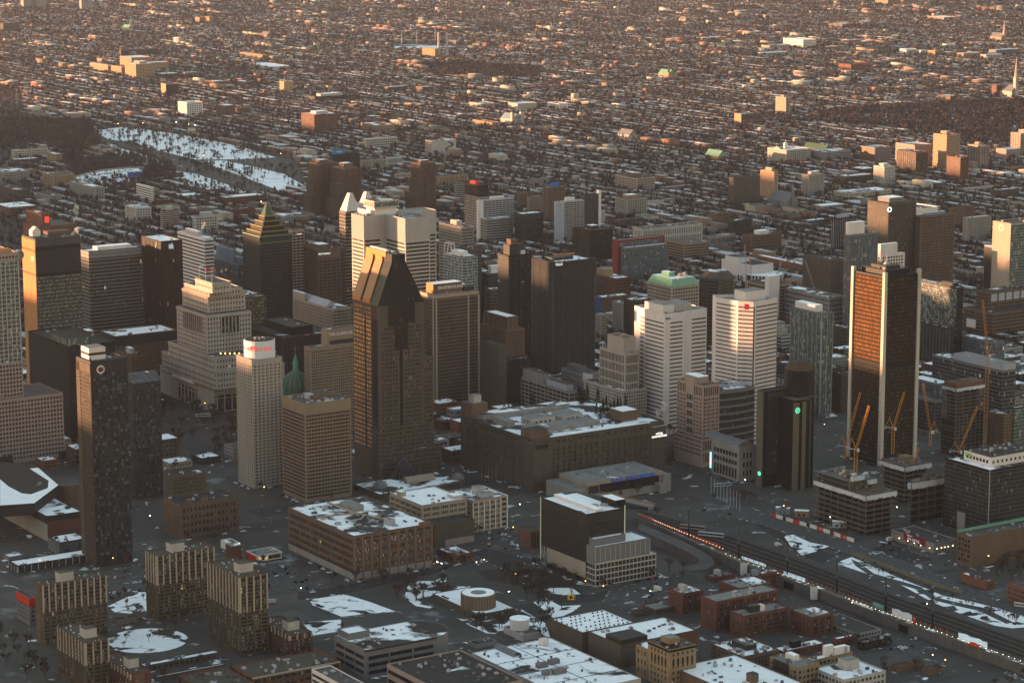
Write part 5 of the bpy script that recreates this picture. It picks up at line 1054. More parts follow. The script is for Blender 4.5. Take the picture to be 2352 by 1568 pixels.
def constr(label,R,f,l,r,base,nf,wrap=True,h=None,ref=None):
	kw=dict(h=base[1])if isinstance(base,tuple)else dict(yb=base)
	b=Bd('building_site',label,R,f,l,r,cat='construction',ref=ref,**kw);w,d,h=b.w,b.d,b.h
	fh=h/nf;cs=wall('raw_concrete',(.15,.138,.122),.25)
	for i in range(1,nf+1):
		b.box('floor_slab',cs,-.3-.5*(i%3),w+.3,-.3-.5*(i%2),d+.3,i*fh-.45,i*fh,RF['brn']if i==nf else None)
		if i<nf:
			for(x0,y0,x1,y1)in((0,0,w,.12),(0,0,.12,d)):
				if rnd()<.75:
					mb=MB();n_=int(max(x1-x0,y1-y0)/2.2)
					for k in range(n_+1):
						t=k/n_;px,py=(x0+(x1-x0)*t if x1-x0>1 else.05),(y0+(y1-y0)*t if y1-y0>1 else.05);mb.box(px-.06,px+.06,py-.06,py+.06,i*fh,i*fh+1.1)
					mb.box(x0,x1,y0,y1,i*fh+1.0,i*fh+1.12);mb.build('guard_rail',W['wood'],b.e)
	for i in range(int(w/9)+1):
		for j in range(int(d/9)+1):
			x,y=min(.8+i*9,w-.8),min(.8+j*9,d-.8);b.box('column',cs,x-.28,x+.28,y-.28,y+.28,0,h)
	b.box('core',cs,w*.35,w*.65,d*.35,d*.65,0,h+5,W['wood'])
	b.box('inner_shade_box',W['black'],3.5,w-3.5,3.5,d-3.5,0,h-.6)  # black box added for the dark depth between the floor slabs
	if wrap:
		tp=wall('white_tarpaulin',(.5,.5,.5),.35)
		for(p,q)in(((0,0),(w,0)),((0,d),(0,0))):
			L_,a=b.edge(p,q);mb=MB();n_=int(L_/2)
			zt=[h-.2-uni(0,.4)for _ in range(n_+1)];zb=[h-fh*.8-uni(0,1.6)for _ in range(n_+1)]
			for k in range(n_):mb.quad((L_*k/n_,-.6-.3*(k%2),zb[k]),(L_*(k+1)/n_,-.6-.3*((k+1)%2),zb[k+1]),(L_*(k+1)/n_,-.45,zt[k+1]),(L_*k/n_,-.45,zt[k]))
			mb.build('tarpaulin',tp,b.e,(p[0],p[1],0),a)
	for _ in range(26):
		x,y=uni(1,w-4),uni(1,d-4);b.box('formwork',random.choice([W['wood'],W['rust'],W['conc'],W['wood'],W['blue']]),x,x+uni(.5,4),y,y+uni(.4,3),h,h+uni(.4,2.4))
	b.done();return b
b1=constr('open concrete frame of slabs with timber formwork and tarpaulins beside the road',9,(1265,278),905,1475,560,8,ref='the open concrete frame');[b1.box('floor_slab',MATS['raw_concrete'],0,b1.w*.85,b1.d*.3,b1.d,b1.h+3.4*k,b1.h+3.4*k+.4)for k in(1,2)];[b1.box('column',MATS['raw_concrete'],b1.w*.1*i,b1.w*.1*i+.7,b1.d*.31,b1.d*.33,b1.h,b1.h+7)for i in range(9)];b1.box('upper_deck',W['dark'],3,b1.w*.8,b1.d*.42,b1.d*.96,b1.h,b1.h+7,RF['brn']);[b1.box('formwork',random.choice([W['wood'],W['rust'],W['conc'],W['white'],W['blue'],W['steel']]),x_,x_+uni(.6,5),y_,y_+uni(.5,3),b1.h+7,b1.h+7+uni(.6,3.5))for x_,y_ in[(uni(1,b1.w*.75),uni(b1.d*.35,b1.d*.9))for _ in range(34)]];b1.box('tarpaulin',MATS['white_tarpaulin'],b1.w*.1,b1.w*.5,b1.d*.32,b1.d*.36,b1.h+7.2,b1.h+11,W['blue']);b1.box('tarpaulin',MATS['white_tarpaulin'],b1.w*.55,b1.w*.84,b1.d*.28,b1.d*.31,b1.h+3,b1.h+6.5)
b2=constr('tarpaulin-wrapped concrete frame behind the open roadside frame','H',(1160,935),905,1425,H(34),8,ref='the tarpaulin-wrapped frame')
b3=constr('low concrete frame with white plastic-wrapped top floor left of black glass cube','H',(1225,1095),1190,1600,1500,6)
b4=constr('tall slender concrete tower shell with wrapped upper floors at right',6,(1885,1105),1790,2082,H(66),19,ref='the tall concrete shell');b4.face((0,0),(b4.w,0),3,40,('glz',G['curt'],.5),('fin',5,.6,.4,MATS['raw_concrete']));b4.face((0,b4.d),(0,0),0,0,('pan',1,b4.d,0,34,W['dark'],.4))
b4.box('rebar_deck',W['rust'],1,b4.w-1,1,b4.d-1,b4.h,b4.h+3.5,W['brown'])
def lattice(mb,p,q,s,n,r=.14):
	p,q=Vector(p),Vector(q);d_=(q-p).normalized();a=d_.cross(Vector((0,1,.01)));a.normalize();b_=d_.cross(a)
	C_=[a*s+b_*s,a*s-b_*s,-a*s-b_*s,-a*s+b_*s]
	for c in C_:mb.tube(p+c,q+c,r,n=3)
	for i in range(n):
		p0,p1=p.lerp(q,i/n),p.lerp(q,(i+1)/n)
		for k in range(4):mb.tube(p0+C_[k],p1+C_[(k+1)%4],r*.75,n=3)
def crane(label,R,base,zb,piv,tip,zt=None,col='yellow',cj=True,mastw=1.0):
	"""luffing crane: mast foot at survey point base (height zb), jib foot piv and jib tip by survey point, all in one plane facing the viewer"""
	p=un(R,base[0],base[1],zb);dep=p.y
	def at(pt):
		q0=un(R,pt[0],pt[1],0);k=dep/q0.y
		return Vector((q0.x*k,dep,CAMH+(0-CAMH)*k))
	P0,P1,P2=Vector((p.x,p.y,zb)),at(piv),at(tip)
	t=thing('tower_crane',label,'crane',P0);m=W[col]
	mb=MB();lattice(mb,(0,0,0),(0,0,P1.z-zb),mastw,max(4,int((P1.z-zb)/3)));mb.build('mast',m,t)
	J0=Vector((0,0,P1.z-zb));J1=P2-P0+Vector((0,-6,0));mb=MB();lattice(mb,J0,J1,.75,14);mb.build('jib',m,t)
	if cj:
		dr=(J1-J0);dr.z=0;dr.normalize();e1=J0-dr*8;mb=MB();mb.tube(J0,e1,.6,n=4);mb.build('counter_jib',W['lgrey'],t);mb=MB();mb.box(e1.x-1,e1.x+1,e1.y-1,e1.y+1,e1.z-2,e1.z+.6);mb.build('counterweight',W['conc'],t)
		top=J0-dr*4+Vector((0,0,9));mb=MB();mb.tube(J0,top,.3,n=4);mb.tube(e1,top,.2,n=4);mb.tube(top,J0.lerp(J1,.9),.07,n=3);mb.build('a_frame',m,t)
		mb=MB();mb.box(.8,2.8,-1.2,1.2,J0.z-2,J0.z+.6);mb.build('cab',W['white'],t)
	return t
crane('yellow tower crane leaning right, leftmost before the pillared black tower','H',(565,860),20,(568,730),(703,172))
crane('yellow luffing crane rising from the top of the open roadside frame','H',(660,1090),b1.h,(670,760),(793,305),mastw=1.3)
crane('yellow crane with small counter arm in front of the middle pillar of black tower','H',(1035,810),30,(1043,545),(1142,175),mastw=1.2)
crane('yellow crane leaning left beside right pillar of black tower','H',(1412,730),30,(1418,580),(1330,85))
crane('yellow crane leaning right before the tall concrete shell','H',(1700,800),25,(1705,780),(1875,315))
crane('dim yellow crane jib crossing the tarpaulin-wrapped frame','H',(1150,1160),10,(1160,1100),(1290,730))
crane('very tall yellow crane mast standing right of the concrete shell',6,(2080,1540),5,(2108,880),(2060,490),mastw=1.5)
crane('white tower crane jib left of concert hall',6,(440,420),40,(450,350),(425,112),col='lgrey',cj=False)
crane('slim orange tower crane mast in front of concert hall',6,(470,400),30,(468,395),(460,145),col='copper',cj=False)
crane('white crane jib leaning right over the concert hall',6,(650,360),30,(655,330),(715,95),col='lgrey',cj=False)
crane('pale thin crane jib leaning left beside the dark dotted block',6,(905,420),30,(900,415),(838,215),col='lgrey',cj=False)
VL=[(8,2045,430),(9,0,572),(9,430,760),(9,920,925),(9,1330,1085),(9,1790,1250),(9,2420,1475)]
VR=[(8,2045,372),(9,0,450),(9,430,578),(9,920,755),(9,1330,915),(9,1790,1072),(9,2420,1290)]
ZV=7.0
L3=[un(R,x,y,ZV)for R,x,y in VL];R3=[un(R,x,y,ZV)for R,x,y in VR]
o0=L3[0];via=thing('railway_viaduct','long raised railway viaduct with grey concrete wall and dark tracks','viaduct',(o0.x,o0.y,0))
rl=lambda p:(p.x-o0.x,p.y-o0.y)
mb=MB();md=MB()
for i in range(len(L3)-1):
	a,c,e,g_=rl(L3[i]),rl(L3[i+1]),rl(R3[i+1]),rl(R3[i])
	md.quad((*a,ZV),(*c,ZV),(*e,ZV),(*g_,ZV))
	mb.quad((*a,0),(*c,0),(*c,ZV+1),(*a,ZV+1));mb.quad((*c,ZV+1),(*c,ZV-.2),(*a,ZV-.2),(*a,ZV+1))
	mb.quad((*e,0),(*g_,0),(*g_,ZV),(*e,ZV))
md.build('deck',wall('track_ballast',(.085,.078,.07),.35,fine=.8),via)
for k in range(4):
	mk=MB();t0,t1=.28+.17*k,.39+.17*k
	for i in range(len(L3)-1):mk.quad(*[(*rl(q),ZV+.06)for q in(L3[i].lerp(R3[i],t0),L3[i+1].lerp(R3[i+1],t0),L3[i+1].lerp(R3[i+1],t1),L3[i].lerp(R3[i],t1))])
	mk.build('track_bed',wall('oily_sleepers',(.03,.026,.024),.3),via);mb.build('retaining_wall',wall('viaduct_concrete',(.2,.195,.185),.2),via)
mbr=[MB()for _ in range(8)];mbs=MB()
for i in range(len(L3)-1):
	n_=10
	for k in range(8):
		t=.3+.085*k+(.02 if k%2 else 0);p,q=L3[i].lerp(R3[i],t),L3[i+1].lerp(R3[i+1],t)
		mbr[k].tube((*rl(p),ZV+.15),(*rl(q),ZV+.15),.16,n=3)
	wl=(L3[i+1]-L3[i]).length;k=int(wl/9)
	for j in range(k):p=L3[i].lerp(L3[i+1],j/k);x,y=rl(p);mbs.box(x-.25,x+.25,y-.25,y+.25,0,ZV+1.05)
	n2=Vector((R3[i].x-L3[i].x,R3[i].y-L3[i].y,0)).normalized()
for m_ in mbr:m_.build('rail',W['steel'],via)
mbs.build('wall_pilasters',MATS['viaduct_concrete'],via)
mb=MB()
for i in range(len(L3)-1):
	a,c=L3[i],L3[i+1];e,g_=L3[i].lerp(R3[i],.16),L3[i+1].lerp(R3[i+1],.16)
	mb.quad((*rl(a),ZV+.1),(*rl(c),ZV+.1),(*rl(g_),ZV+.1),(*rl(e),ZV+.1))
mb.build('service_strip',roofm('sandy_strip',(.15,.125,.095),.25,.1),via)
def vpt(s,t):
	i=min(int(s),len(L3)-2);f_=s-i
	return L3[i].lerp(L3[i+1],f_).lerp(R3[i].lerp(R3[i+1],f_),t)
us=[p.x*U0[0]+p.y*U0[1]for p in L3+R3]
for i in range(len(L3)-1):
	for k in range(4):occ([vpt(i+k/4,0)[:2],vpt(i+k/4,1)[:2],vpt(i+k/4+.25,0)[:2],vpt(i+k/4+.25,1)[:2]])
for s in(2.55,4.35):
	p,q=vpt(s,-.01),vpt(s+.14,-.01);mb=MB();mb.quad((*rl(p),0),(*rl(q),0),(*rl(q),5.6),(*rl(p),5.6));o=mb.build('underpass',W['black'],via)
	o.location=(-.15*n2.x,-.15*n2.y,0)
for k,s in enumerate((1.1,1.9,2.6,3.35,4.15,4.85)):
	p,q=vpt(s,.2),vpt(s,.98);t=thing('catenary_gantry','dark steel portal gantry spanning the railway tracks','gantry',(p.x,p.y,ZV),group='steel gantries over the railway tracks')
	dq=q-p
	for j,e in enumerate((Vector((0,0,0)),Vector((dq.x,dq.y,0)))):mb=MB();mb.box(-.55,.55,-.55,.55,0,11.5);mb.build('post',W['black'],t,e)
	mb=MB();lattice(mb,(0,0,11),(dq.x,dq.y,11),.6,10,.16);mb.build('beam',W['black'],t)
def tarp(label,s0,s1,t0,t1,z,m,n=10,name='tarpaulin_cover',cat='tarpaulin'):
	mb=MB();n=max(4,n);p0=vpt(s0,t0)
	for i in range(n):
		a,c=s0+(s1-s0)*i/n,s0+(s1-s0)*(i+1)/n
		z0,z1=z*(.7+.6*((i*7)%3)/3),z*(.7+.6*(((i+1)*7)%3)/3)
		P=[vpt(a,t0),vpt(c,t0),vpt(c,t1),vpt(a,t1)];P=[(p.x-p0.x,p.y-p0.y)for p in P]
		mb.quad((*P[0],0),(*P[1],0),(*P[1],z1),(*P[0],z0));mb.quad((*P[0],z0),(*P[1],z1),(*P[2],z1*.9),(*P[3],z0*.9));mb.quad((*P[3],z0*.9),(*P[2],z1*.9),(*P[2],0),(*P[3],0))
	mb.quad((*P[1],0),(*P[2],0),(*P[2],z1*.9),(*P[1],z1))
	return tag(mb.build(name,m,None,(p0.x,p0.y,ZV+.12)),label,cat)
redt=wall('orange_red_tarpaulin',(.42,.07,.035),.3)
tarp('long orange-red tarpaulin strip laid beside the tracks on the viaduct',.02,1.62,.25,.33,1.6,redt,40)
tarp('pale blue tarpaulin at the head of the orange-red strip',.0,.35,.34,.42,1.4,W['blue'],6)
tarp('white and red covered stack in the middle of viaduct edge',4.25,4.55,.12,.32,2.6,W['white'],6);tarp('small red cover at the end of white stack on viaduct',4.56,4.61,.14,.28,2.2,W['redp'],4)
tarp('crumpled white snow heap cover at the lower right end of viaduct',5.18,5.5,.1,.3,2.2,W['snow'],7);tarp('orange cover beside the snow heap at lower right',5.3,5.42,.0,.1,2.4,redt,4)
tarp('white plastic strip with orange edge on the viaduct wall',3.6,3.95,.0,.07,1.2,W['white'],7);tarp('green covered pile beside the tracks',3.95,4.12,.2,.32,2,W['verd'],4)
tarp('snow strip along the inner tracks above old mill',1.95,2.3,.2,.3,.4,W['snow'],6);tarp('snow strip on viaduct above second wrapped pier',2.55,2.85,.14,.28,.4,W['snow'],6)
for lb,s in(('white plastic-wrapped pier standing against viaduct wall near the ramp',1.98),('white plastic-wrapped pier with orange top against the viaduct wall',2.97)):
	p=vpt(s,-.05);t=thing('wrapped_pier',lb,'scaffold',(p.x,p.y,0));mb=MB()
	for k in range(7):mb.box(-2.6,2.6,-2.2,2.2,.3+k*1.5,1.6+k*1.5)
	mb.build('wrap',W['white'],t);mb=MB();mb.box(-2.4,2.4,-2,2,0,10.6);mb.build('frame',W['lgrey'],t)
lampm=emit('work_lamp_glow',(1,.86,.62),1.5)
lmesh=None
def bulb(p,label,group,m=None,r=.15,pole=2.2,name='work_lamp'):
	global lmesh
	o=thing(name,label,'lamp',p,group=group)
	if(name,pole)not in PANE:
		mb=MB();mb.tube((0,0,0),(0,0,pole),.06,n=4);a=mb.mesh('post',W['steel']);mb=MB();mb.cyl(0,0,pole,pole+2*r,r,r,6);PANE[(name,pole)]=(a,mb.mesh('bulb',m or lampm))
	a,c=PANE[(name,pole)]
	for nm,me in(('post',a),('bulb',c)):q=D.objects.new(nm,me);COL.objects.link(q);q.parent=o
for i in range(26):bulb(vpt(.35+i*.052,.19),'small bright work lamp in the string beside the orange-red tarpaulin','work lamps beside the orange-red strip')
for i in range(20):bulb(vpt(1.7+i*.07,.03),'small bright work lamp on viaduct wall above the red brick blocks','work lamps above the brick blocks')
for i in range(40):bulb(vpt(3.5+i*.062,.03),'small bright work lamp on viaduct wall at lower right','work lamps at the lower right wall')
for i in range(46):
	p=vpt(1.75+i*.075,.22);mb=None
	if 'cone' not in PANE:mb=MB();mb.cyl(0,0,0,2.0,.28,.2,6);PANE['cone']=mb.mesh('marker_post',wall('orange_plastic',(.6,.12,.04),.1))
	o=D.objects.new('marker_post',PANE['cone']);COL.objects.link(o);o.location=(p.x,p.y,ZV+.1);tag(o,'orange marker post in the line beside the tracks','marker post','orange marker posts along the tracks')
rp=[(8,2060,470),(9,0,590),(9,120,650),(9,200,700),(9,225,745),(9,170,790),(9,60,800)]
rq=[(8,2040,510),(9,0,655),(9,70,690),(9,110,715),(9,115,735),(9,80,752),(9,0,760)]
zr=[7,6.6,6,5,3.6,1.8,.3];mb=MB()
A=[un(R,x,y,z)for(R,x,y),z in zip(rp,zr)];Bq=[un(R,x,y,z)for(R,x,y),z in zip(rq,zr)]
for i in range(6):
	mb.quad(tuple(Bq[i]),tuple(Bq[i+1]),tuple(A[i+1]),tuple(A[i]))
	for E_ in(A,Bq):mb.quad((E_[i].x,E_[i].y,0),(E_[i+1].x,E_[i+1].y,0),(E_[i+1].x,E_[i+1].y,zr[i+1]+.9),(E_[i].x,E_[i].y,zr[i]+.9))
o=mb.build('ramp_road',wall('icy_asphalt',(.12,.115,.11),.35,.8,.08));o['kind']='structure'
occ([p[:2]for p in A[3:]+Bq[3:]])
SB=MB()
def sp(name,R,pts,z,m):
	o,P=struct_poly(name,R,pts,z,m)
	if name in('boulevard','road','car_park','cross_street','street','avenue'):
		for p,q in zip(P,P[1:]+P[:1]):
			e=(q-p);n=Vector((-e.y,e.x,0)).normalized();k=max(1,int(e.length/3))
			for i in range(k):
				if rnd()<.72:continue
				a,c=p.lerp(q,i/k),p.lerp(q,(i+uni(.6,1))/k);w0=uni(.3,.9);hh=uni(.15,.4)
				SB.quad((*(a-n*w0).xy,.03),(*(c-n*w0).xy,.03),(*c.xy,hh),(*a.xy,hh));SB.quad((*a.xy,hh),(*c.xy,hh),(*(c+n*w0).xy,.03),(*(a+n*w0).xy,.03))
	return o
sp('boulevard',9,[(380,330),(560,390),(1180,600),(1900,880),(2500,1090),(2500,1165),(1880,950),(1150,680),(540,475),(250,400)],.012,asph2)
sp('road',9,[(470,470),(700,600),(820,690),(960,745),(1060,690),(900,640),(740,560),(560,480)],.010,asph)
sp('cross_street',9,[(1180,600),(1450,540),(1900,440),(1950,470),(1500,590),(1260,650)],.008,asph2)
sp('car_park',9,[(1400,600),(1730,720),(1560,740),(1290,640)],.006,asph)
sp('street',9,[(1640,760),(1980,700),(2352,640),(2352,690),(2000,760),(1700,800)],.006,asph2)
mbp=MB()
for k in range(26):
	t=k/26;x,y=400+2050*t,(432+660*t)*1.0
	a,c=un(9,x,y-6,.03),un(9,x+26,y+3,.03);dd=(c-a).normalized()*.0;n_=Vector((-(c-a).y,(c-a).x,0)).normalized()*.14
	mbp.quad(tuple(a-n_),tuple(c-n_),tuple(c+n_),tuple(a+n_))
o=mbp.build('lane_marking',road_paint);o['kind']='structure'
sp('linear_park_snow',9,[(1050,742),(1165,700),(1330,770),(1480,840),(1700,925),(1790,965),(2000,1010),(2180,1055),(2420,1130),(2420,1180),(2270,1190),(2150,1172),(1900,1085),(1720,1010),(1500,890),(1270,815)],.016,roofm('linear_park_snowfield',(.045,.042,.038),.66,.07))
sp('park_path',9,[(1160,715),(1210,735),(1320,815),(1500,865),(1640,905),(1740,975),(1880,1010),(2080,1050),(2280,1150),(2230,1160),(2040,1070),(1860,1030),(1720,995),(1620,925),(1480,885),(1300,835),(1190,760)],.024,asph2)
t=thing('retaining_wall','long tan concrete retaining wall above snowy linear park','wall',(0,0,0));mb=MB();P=[un(9,x,y)for x,y in((1170,690),(1330,750),(1500,815),(1650,872),(1800,925),(1930,955))]
for p,q in zip(P,P[1:]):mb.quad((p.x,p.y,0),(q.x,q.y,0),(q.x,q.y,3),(p.x,p.y,3));mb.quad((p.x,p.y,3),(q.x,q.y,3),(q.x+.3,q.y+.8,3),(p.x+.3,p.y+.8,3))
mb.build('wall_face',wall('tan_retaining_concrete',(.19,.165,.12),.2),t)
sp('snowy_lot',9,[(700,560),(760,545),(880,600),(1010,625),(930,660),(820,688),(740,620)],.014,roofm('lot_snow',(.03,.029,.028),.6,.08))
sp('snow_field','M',[(715,350),(860,285),(1020,285),(1140,235),(1170,260),(1130,340),(1430,345),(1330,400),(1000,440),(860,540),(1100,590),(1050,600),(820,560),(700,470)],.014,roofm('park_snowfield',(.035,.032,.029),.6,.05))
sp('snow_field','M',[(1360,705),(1520,750),(1800,760),(1990,600),(2060,640),(2250,750),(2300,900),(2200,900),(1600,860),(1380,760)],.014,MATS['park_snowfield'])
sp('snow_field','N',[(0,520),(130,470),(300,560),(530,550),(440,620),(330,670),(220,690),(100,590)],.014,snow_g)
sp('snow_field','N',[(0,390),(200,360),(430,360),(520,430),(330,440),(150,410)],.014,snow_p)
sp('snow_field',8,[(-220,995),(20,955),(200,1010),(375,1075),(200,1090),(0,1110),(-200,1030)],.014,roofm('lot_snowfield',(.035,.033,.031),.66,.05))
sp('snow_field',7,[(2080,1150),(2350,1130),(2350,1210),(2160,1240)],.014,MATS['lot_snowfield'])
sp('snow_field',7,[(740,1040),(950,940),(1005,935),(1010,1075),(900,1090),(790,1080)],.014,snow_p)
sp('car_park',8,[(1850,930),(2250,830),(2250,1000),(2000,1060),(1800,1010)],.010,asph2)
sp('road',8,[(640,720),(1000,640),(1330,720),(1700,960),(2300,820),(2352,850),(1750,1010),(1430,1020),(1150,800),(920,690),(700,800),(0,960),(-300,1000),(-300,940),(100,880)],.008,asph)
sp('plaza_lawn',8,[(940,800),(1330,735),(1660,900),(1560,920),(1250,900),(1000,860)],.012,earth)
sp('car_park',7,[(1830,740),(2000,760),(2250,880),(2100,940),(1830,900)],.010,asph2)
sp('car_park',7,[(740,800),(1000,740),(1000,930),(760,980)],.010,asph2)
sp('car_park',9,[(1380,1270),(1640,1260),(1760,1340),(1450,1400)],.010,asph2)
hp=[un(9,620,425),un(9,900,505),un(9,1180,600)]
t=thing('site_hoarding','long construction hoarding with red, white and black lettering along the boulevard','fence',hp[0]);cols=[W['redp'],W['white'],W['dark'],W['white'],W['redp']]
for s in range(2):
	p,q=hp[s]-hp[0],hp[s+1]-hp[0];n_=12;a=math.atan2((q-p).y,(q-p).x)
	for i in range(n_):
		u0,u1=p.lerp(q,i/n_),p.lerp(q,(i+1)/n_);m_=[0,1,2,1,0,1,1][(i*3+s)%7];mb=MB()
		mb.quad((u0.x,u0.y,0),(u1.x,u1.y,0),(u1.x,u1.y,3.4),(u0.x,u0.y,3.4));mb.quad((u0.x,u0.y+.3,3.4),(u1.x,u1.y+.3,3.4),(u1.x,u1.y+.3,0),(u0.x,u0.y+.3,0));mb.quad((u0.x,u0.y,3.4),(u1.x,u1.y,3.4),(u1.x,u1.y+.3,3.4),(u0.x,u0.y+.3,3.4));mb.build('panel',(W['redp'],W['white'],W['dark'])[m_],t)
class _P:pass
hb=_P();hb.e=t
for k,(tx,s,f_)in enumerate((('DI',0,.35),('SITE',0,.55),('DEVIMCO',1,.2),('TOURS',1,.5),('CONDOS',1,.8))):
	p,q=hp[s]-hp[0],hp[s+1]-hp[0];a=math.atan2((q-p).y,(q-p).x);c_=p.lerp(q,f_)
	cu=D.curves.new('lettering','FONT');cu.body=tx if k in(0,1)else 'III '*2;cu.size=2.4;cu.extrude=.05;cu.align_x='CENTER';cu.align_y='CENTER';o=D.objects.new('lettering',cu);COL.objects.link(o)
	me=D.meshes.new_from_object(o.evaluated_get(bpy.context.evaluated_depsgraph_get()));D.objects.remove(o);me.materials.clear();me.materials.append([W['white'],W['redp']][k%2]);o=D.objects.new('lettering',me);COL.objects.link(o);o.parent=t;o.location=(c_.x+.12*math.sin(a),c_.y-.12*math.cos(a),1.7);o.rotation_euler=(math.pi/2,0,a)
for i,(x,y)in enumerate(((640,405),(770,425),(1030,500))):
	p=un(9,x,y);t=thing('site_cabin',['pale blue site cabin at left end of hoarding','tan site cabin second along the hoarding','long white site cabin behind middle of the hoarding'][i],'cabin',p,math.radians(-12));mb=MB();mb.box(0,12,0,5,0,5.5);mb.build('walls',[W['blue'],W['tan'],W['lgrey']][i],t);mb=MB();mb.box(-.2,12.2,-.2,5.2,5.5,5.8);mb.build('roof',RF['most'],t);mb=MB();mb.box(3,5,-.05,0,1,3);mb.box(7,9,-.05,0,1,3);mb.build('window',G['dark'],t)
p=un(8,1568,1030);t=thing('road_sign','big yellow rectangular warning sign on posts in the snowy park','sign',p);mb=MB();mb.box(-.1,.1,-.1,.1,0,5);mb.box(2.9,3.1,-.1,.1,0,5);mb.build('post',W['steel'],t);mb=MB();mb.box(-1,4,-.25,-.1,4,8);mb.build('board',wall('sign_yellow',(.7,.36,.02),.05),t)
mb=MB();mb.poly([(1.5+1.4*math.cos(math.pi/2*k),-.28,6+1.4*math.sin(math.pi/2*k))for k in range(4)][::-1]);mb.build('arrow_mark',W['black'],t)
for i in range(10):
	x,y=195+22*i+(i//5)*0,268+13*i
	p=un(9,x,y);t=thing('light_column','tall pale light column in the square before the vaulted grey building','column',p,group='row of pale light columns in the square');mb=MB();mb.tube((0,0,0),(0,0,16),.3,.22,6);mb.build('shaft',W['lgrey'],t);mb=MB();mb.cyl(0,0,16,16.6,.35,n=6);mb.build('cap',W['steel'],t)
for i in range(5):
	p=un('D',1545+40*i,1190);t=thing('flagpole','thin bare flagpole before the concrete hotel block','flagpole',p,group='bare flagpoles before the hotel block');mb=MB();mb.tube((0,0,0),(0,0,15),.14,.07,5);mb.build('pole',W['pale'],t)
b=thing('glass_pavilion','conical dark glass pavilion at the foot of copper-gabled tower','pavilion',un('D',690,1195,0));mb=MB();mb.cyl(0,0,0,22,17,2,14);mb.build('glass_cone',G['blk'],b)
for i in range(9):t=math.pi*(1.1+.8*i/8);mb=MB();mb.tube((17.1*math.cos(t),17.1*math.sin(t),0),(2.1*math.cos(t),2.1*math.sin(t),22),.18,n=4);mb.build('rib',W['grey'],b)
b=T('low_building','low podium with snowy terraces and small domes at foot of copper-gabled tower','D',(420,1330),130,1350,1400,'dbrown','part','w',nu=6)
for(x,y,r_)in((425,1240,6.5),(1285,1150,6)):
	q=b.lp('D',x,y,b.h);mb=MB();[mb.cyl(q[0],q[1],b.h-1+r_*math.sin(math.pi/2*k/5),b.h-1+r_*math.sin(math.pi/2*(k+1)/5),r_*math.cos(math.pi/2*k/5),max(.1,r_*math.cos(math.pi/2*(k+1)/5)),14)for k in range(5)];mb.build('dome',W['grey'],b.e)
q=b.lp('D',720,1215,b.h);mb=MB()
for k in range(8):
	t0,t1=math.pi*k/8,math.pi*(k+1)/8;mb.quad((q[0],q[1]+5-5*math.cos(t0),b.h+5*math.sin(t0)),(q[0]+30,q[1]+5-5*math.cos(t0),b.h+5*math.sin(t0)),(q[0]+30,q[1]+5-5*math.cos(t1),b.h+5*math.sin(t1)),(q[0],q[1]+5-5*math.cos(t1),b.h+5*math.sin(t1)))
mb.build('barrel_roof',W['beige'],b.e)
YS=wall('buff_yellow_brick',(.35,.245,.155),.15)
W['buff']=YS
def F(label,R,f,l,r,base,wm='brown',rf='part',s='w',name='apartment_building',ph=None,nu=2,cat='building',ref=None,sl=None):
	return T(name,label,R,f,l,r,base,wm,rf,s,sl,ph,nu,cat,None,ref,False,TH,2,.6)
far_w=[('win',4.5,3.4,2.6,1.7,G['dark'],.6)]
ST['q']=far_w
ST['h']=[('rib',3.6,.45,G['dark'],.5)]
F('long flat slab at the back of the sunlit hospital complex',1,(834,345),820,1088,405,'dbrown','part','h','hospital_block')
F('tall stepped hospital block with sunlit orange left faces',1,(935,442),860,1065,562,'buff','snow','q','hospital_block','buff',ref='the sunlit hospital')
F('upper rear hospital block with snowy roof above the stepped block',1,(905,398),825,1040,490,'buff','snow','q','hospital_block')
F('broad lit hospital wing at the left of the complex',1,(742,452),618,766,522,'buff','most','q','hospital_block')
F('low sunlit hospital link between broad wing and stepped block',1,(836,462),765,862,535,'buff','part','q','hospital_block')
F('right hospital wing with grey front and snow strip',1,(1040,432),1000,1165,505,'buff','snow','q','hospital_block')
F('small penthouse block above the broad lit hospital wing',1,(700,405),668,735,455,'buff','part','q','hospital_block')
F('dark low block right of the hospital with pale stripes',1,(1115,510),1068,1240,562,'dbrown','most','q')
F('pale striped low block right of the dark hospital neighbour',1,(1285,500),1258,1388,548,'grey','part','q')
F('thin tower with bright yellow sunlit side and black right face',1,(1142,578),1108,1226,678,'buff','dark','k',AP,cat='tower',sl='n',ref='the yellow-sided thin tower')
F('white office block with gridded right face and orange lit side',1,(1285,708),1226,1398,822,'white','part','W','office_building',ref='the white gridded block')
F('low brick annexe in front of the white gridded block',1,(1245,785),1180,1292,822,'tan','part','q')
F('long low red brick row left of the white gridded block',1,(1100,765),1005,1190,810,'rust','part','q')
F('brown block with chequered left face beside the white gridded block',1,(1545,728),1487,1622,818,'brown','snow','q',ref='the chequered brown block')
F('lower brown block joined to the right of the chequered brown block',1,(1630,745),1618,1720,800,'brown','part','q')
F('plain buff slab tower standing alone among low houses',1,(1957,562),1926,2022,655,'buff','part','n',AP,cat='tower')
F('long dark flat factory with glowing left end',1,(2170,668),2108,2480,718,'dark','dark','n','factory','pale',cat='factory')
F('copper-brown office block with horizontal bands in front of low houses',1,(2165,790),2075,2328,935,'rust','most','h','office_building','pale',ref='the copper-banded office block')
F('red brick institution with long windowed front',1,(1480,562),1410,1592,608,'rust','part','q')
F('low red school right of the red brick institution',1,(1700,568),1610,1760,605,'rust','part','q');F('small red tower-like house by the low red school',1,(1792,545),1772,1812,600,'rust','part','q')
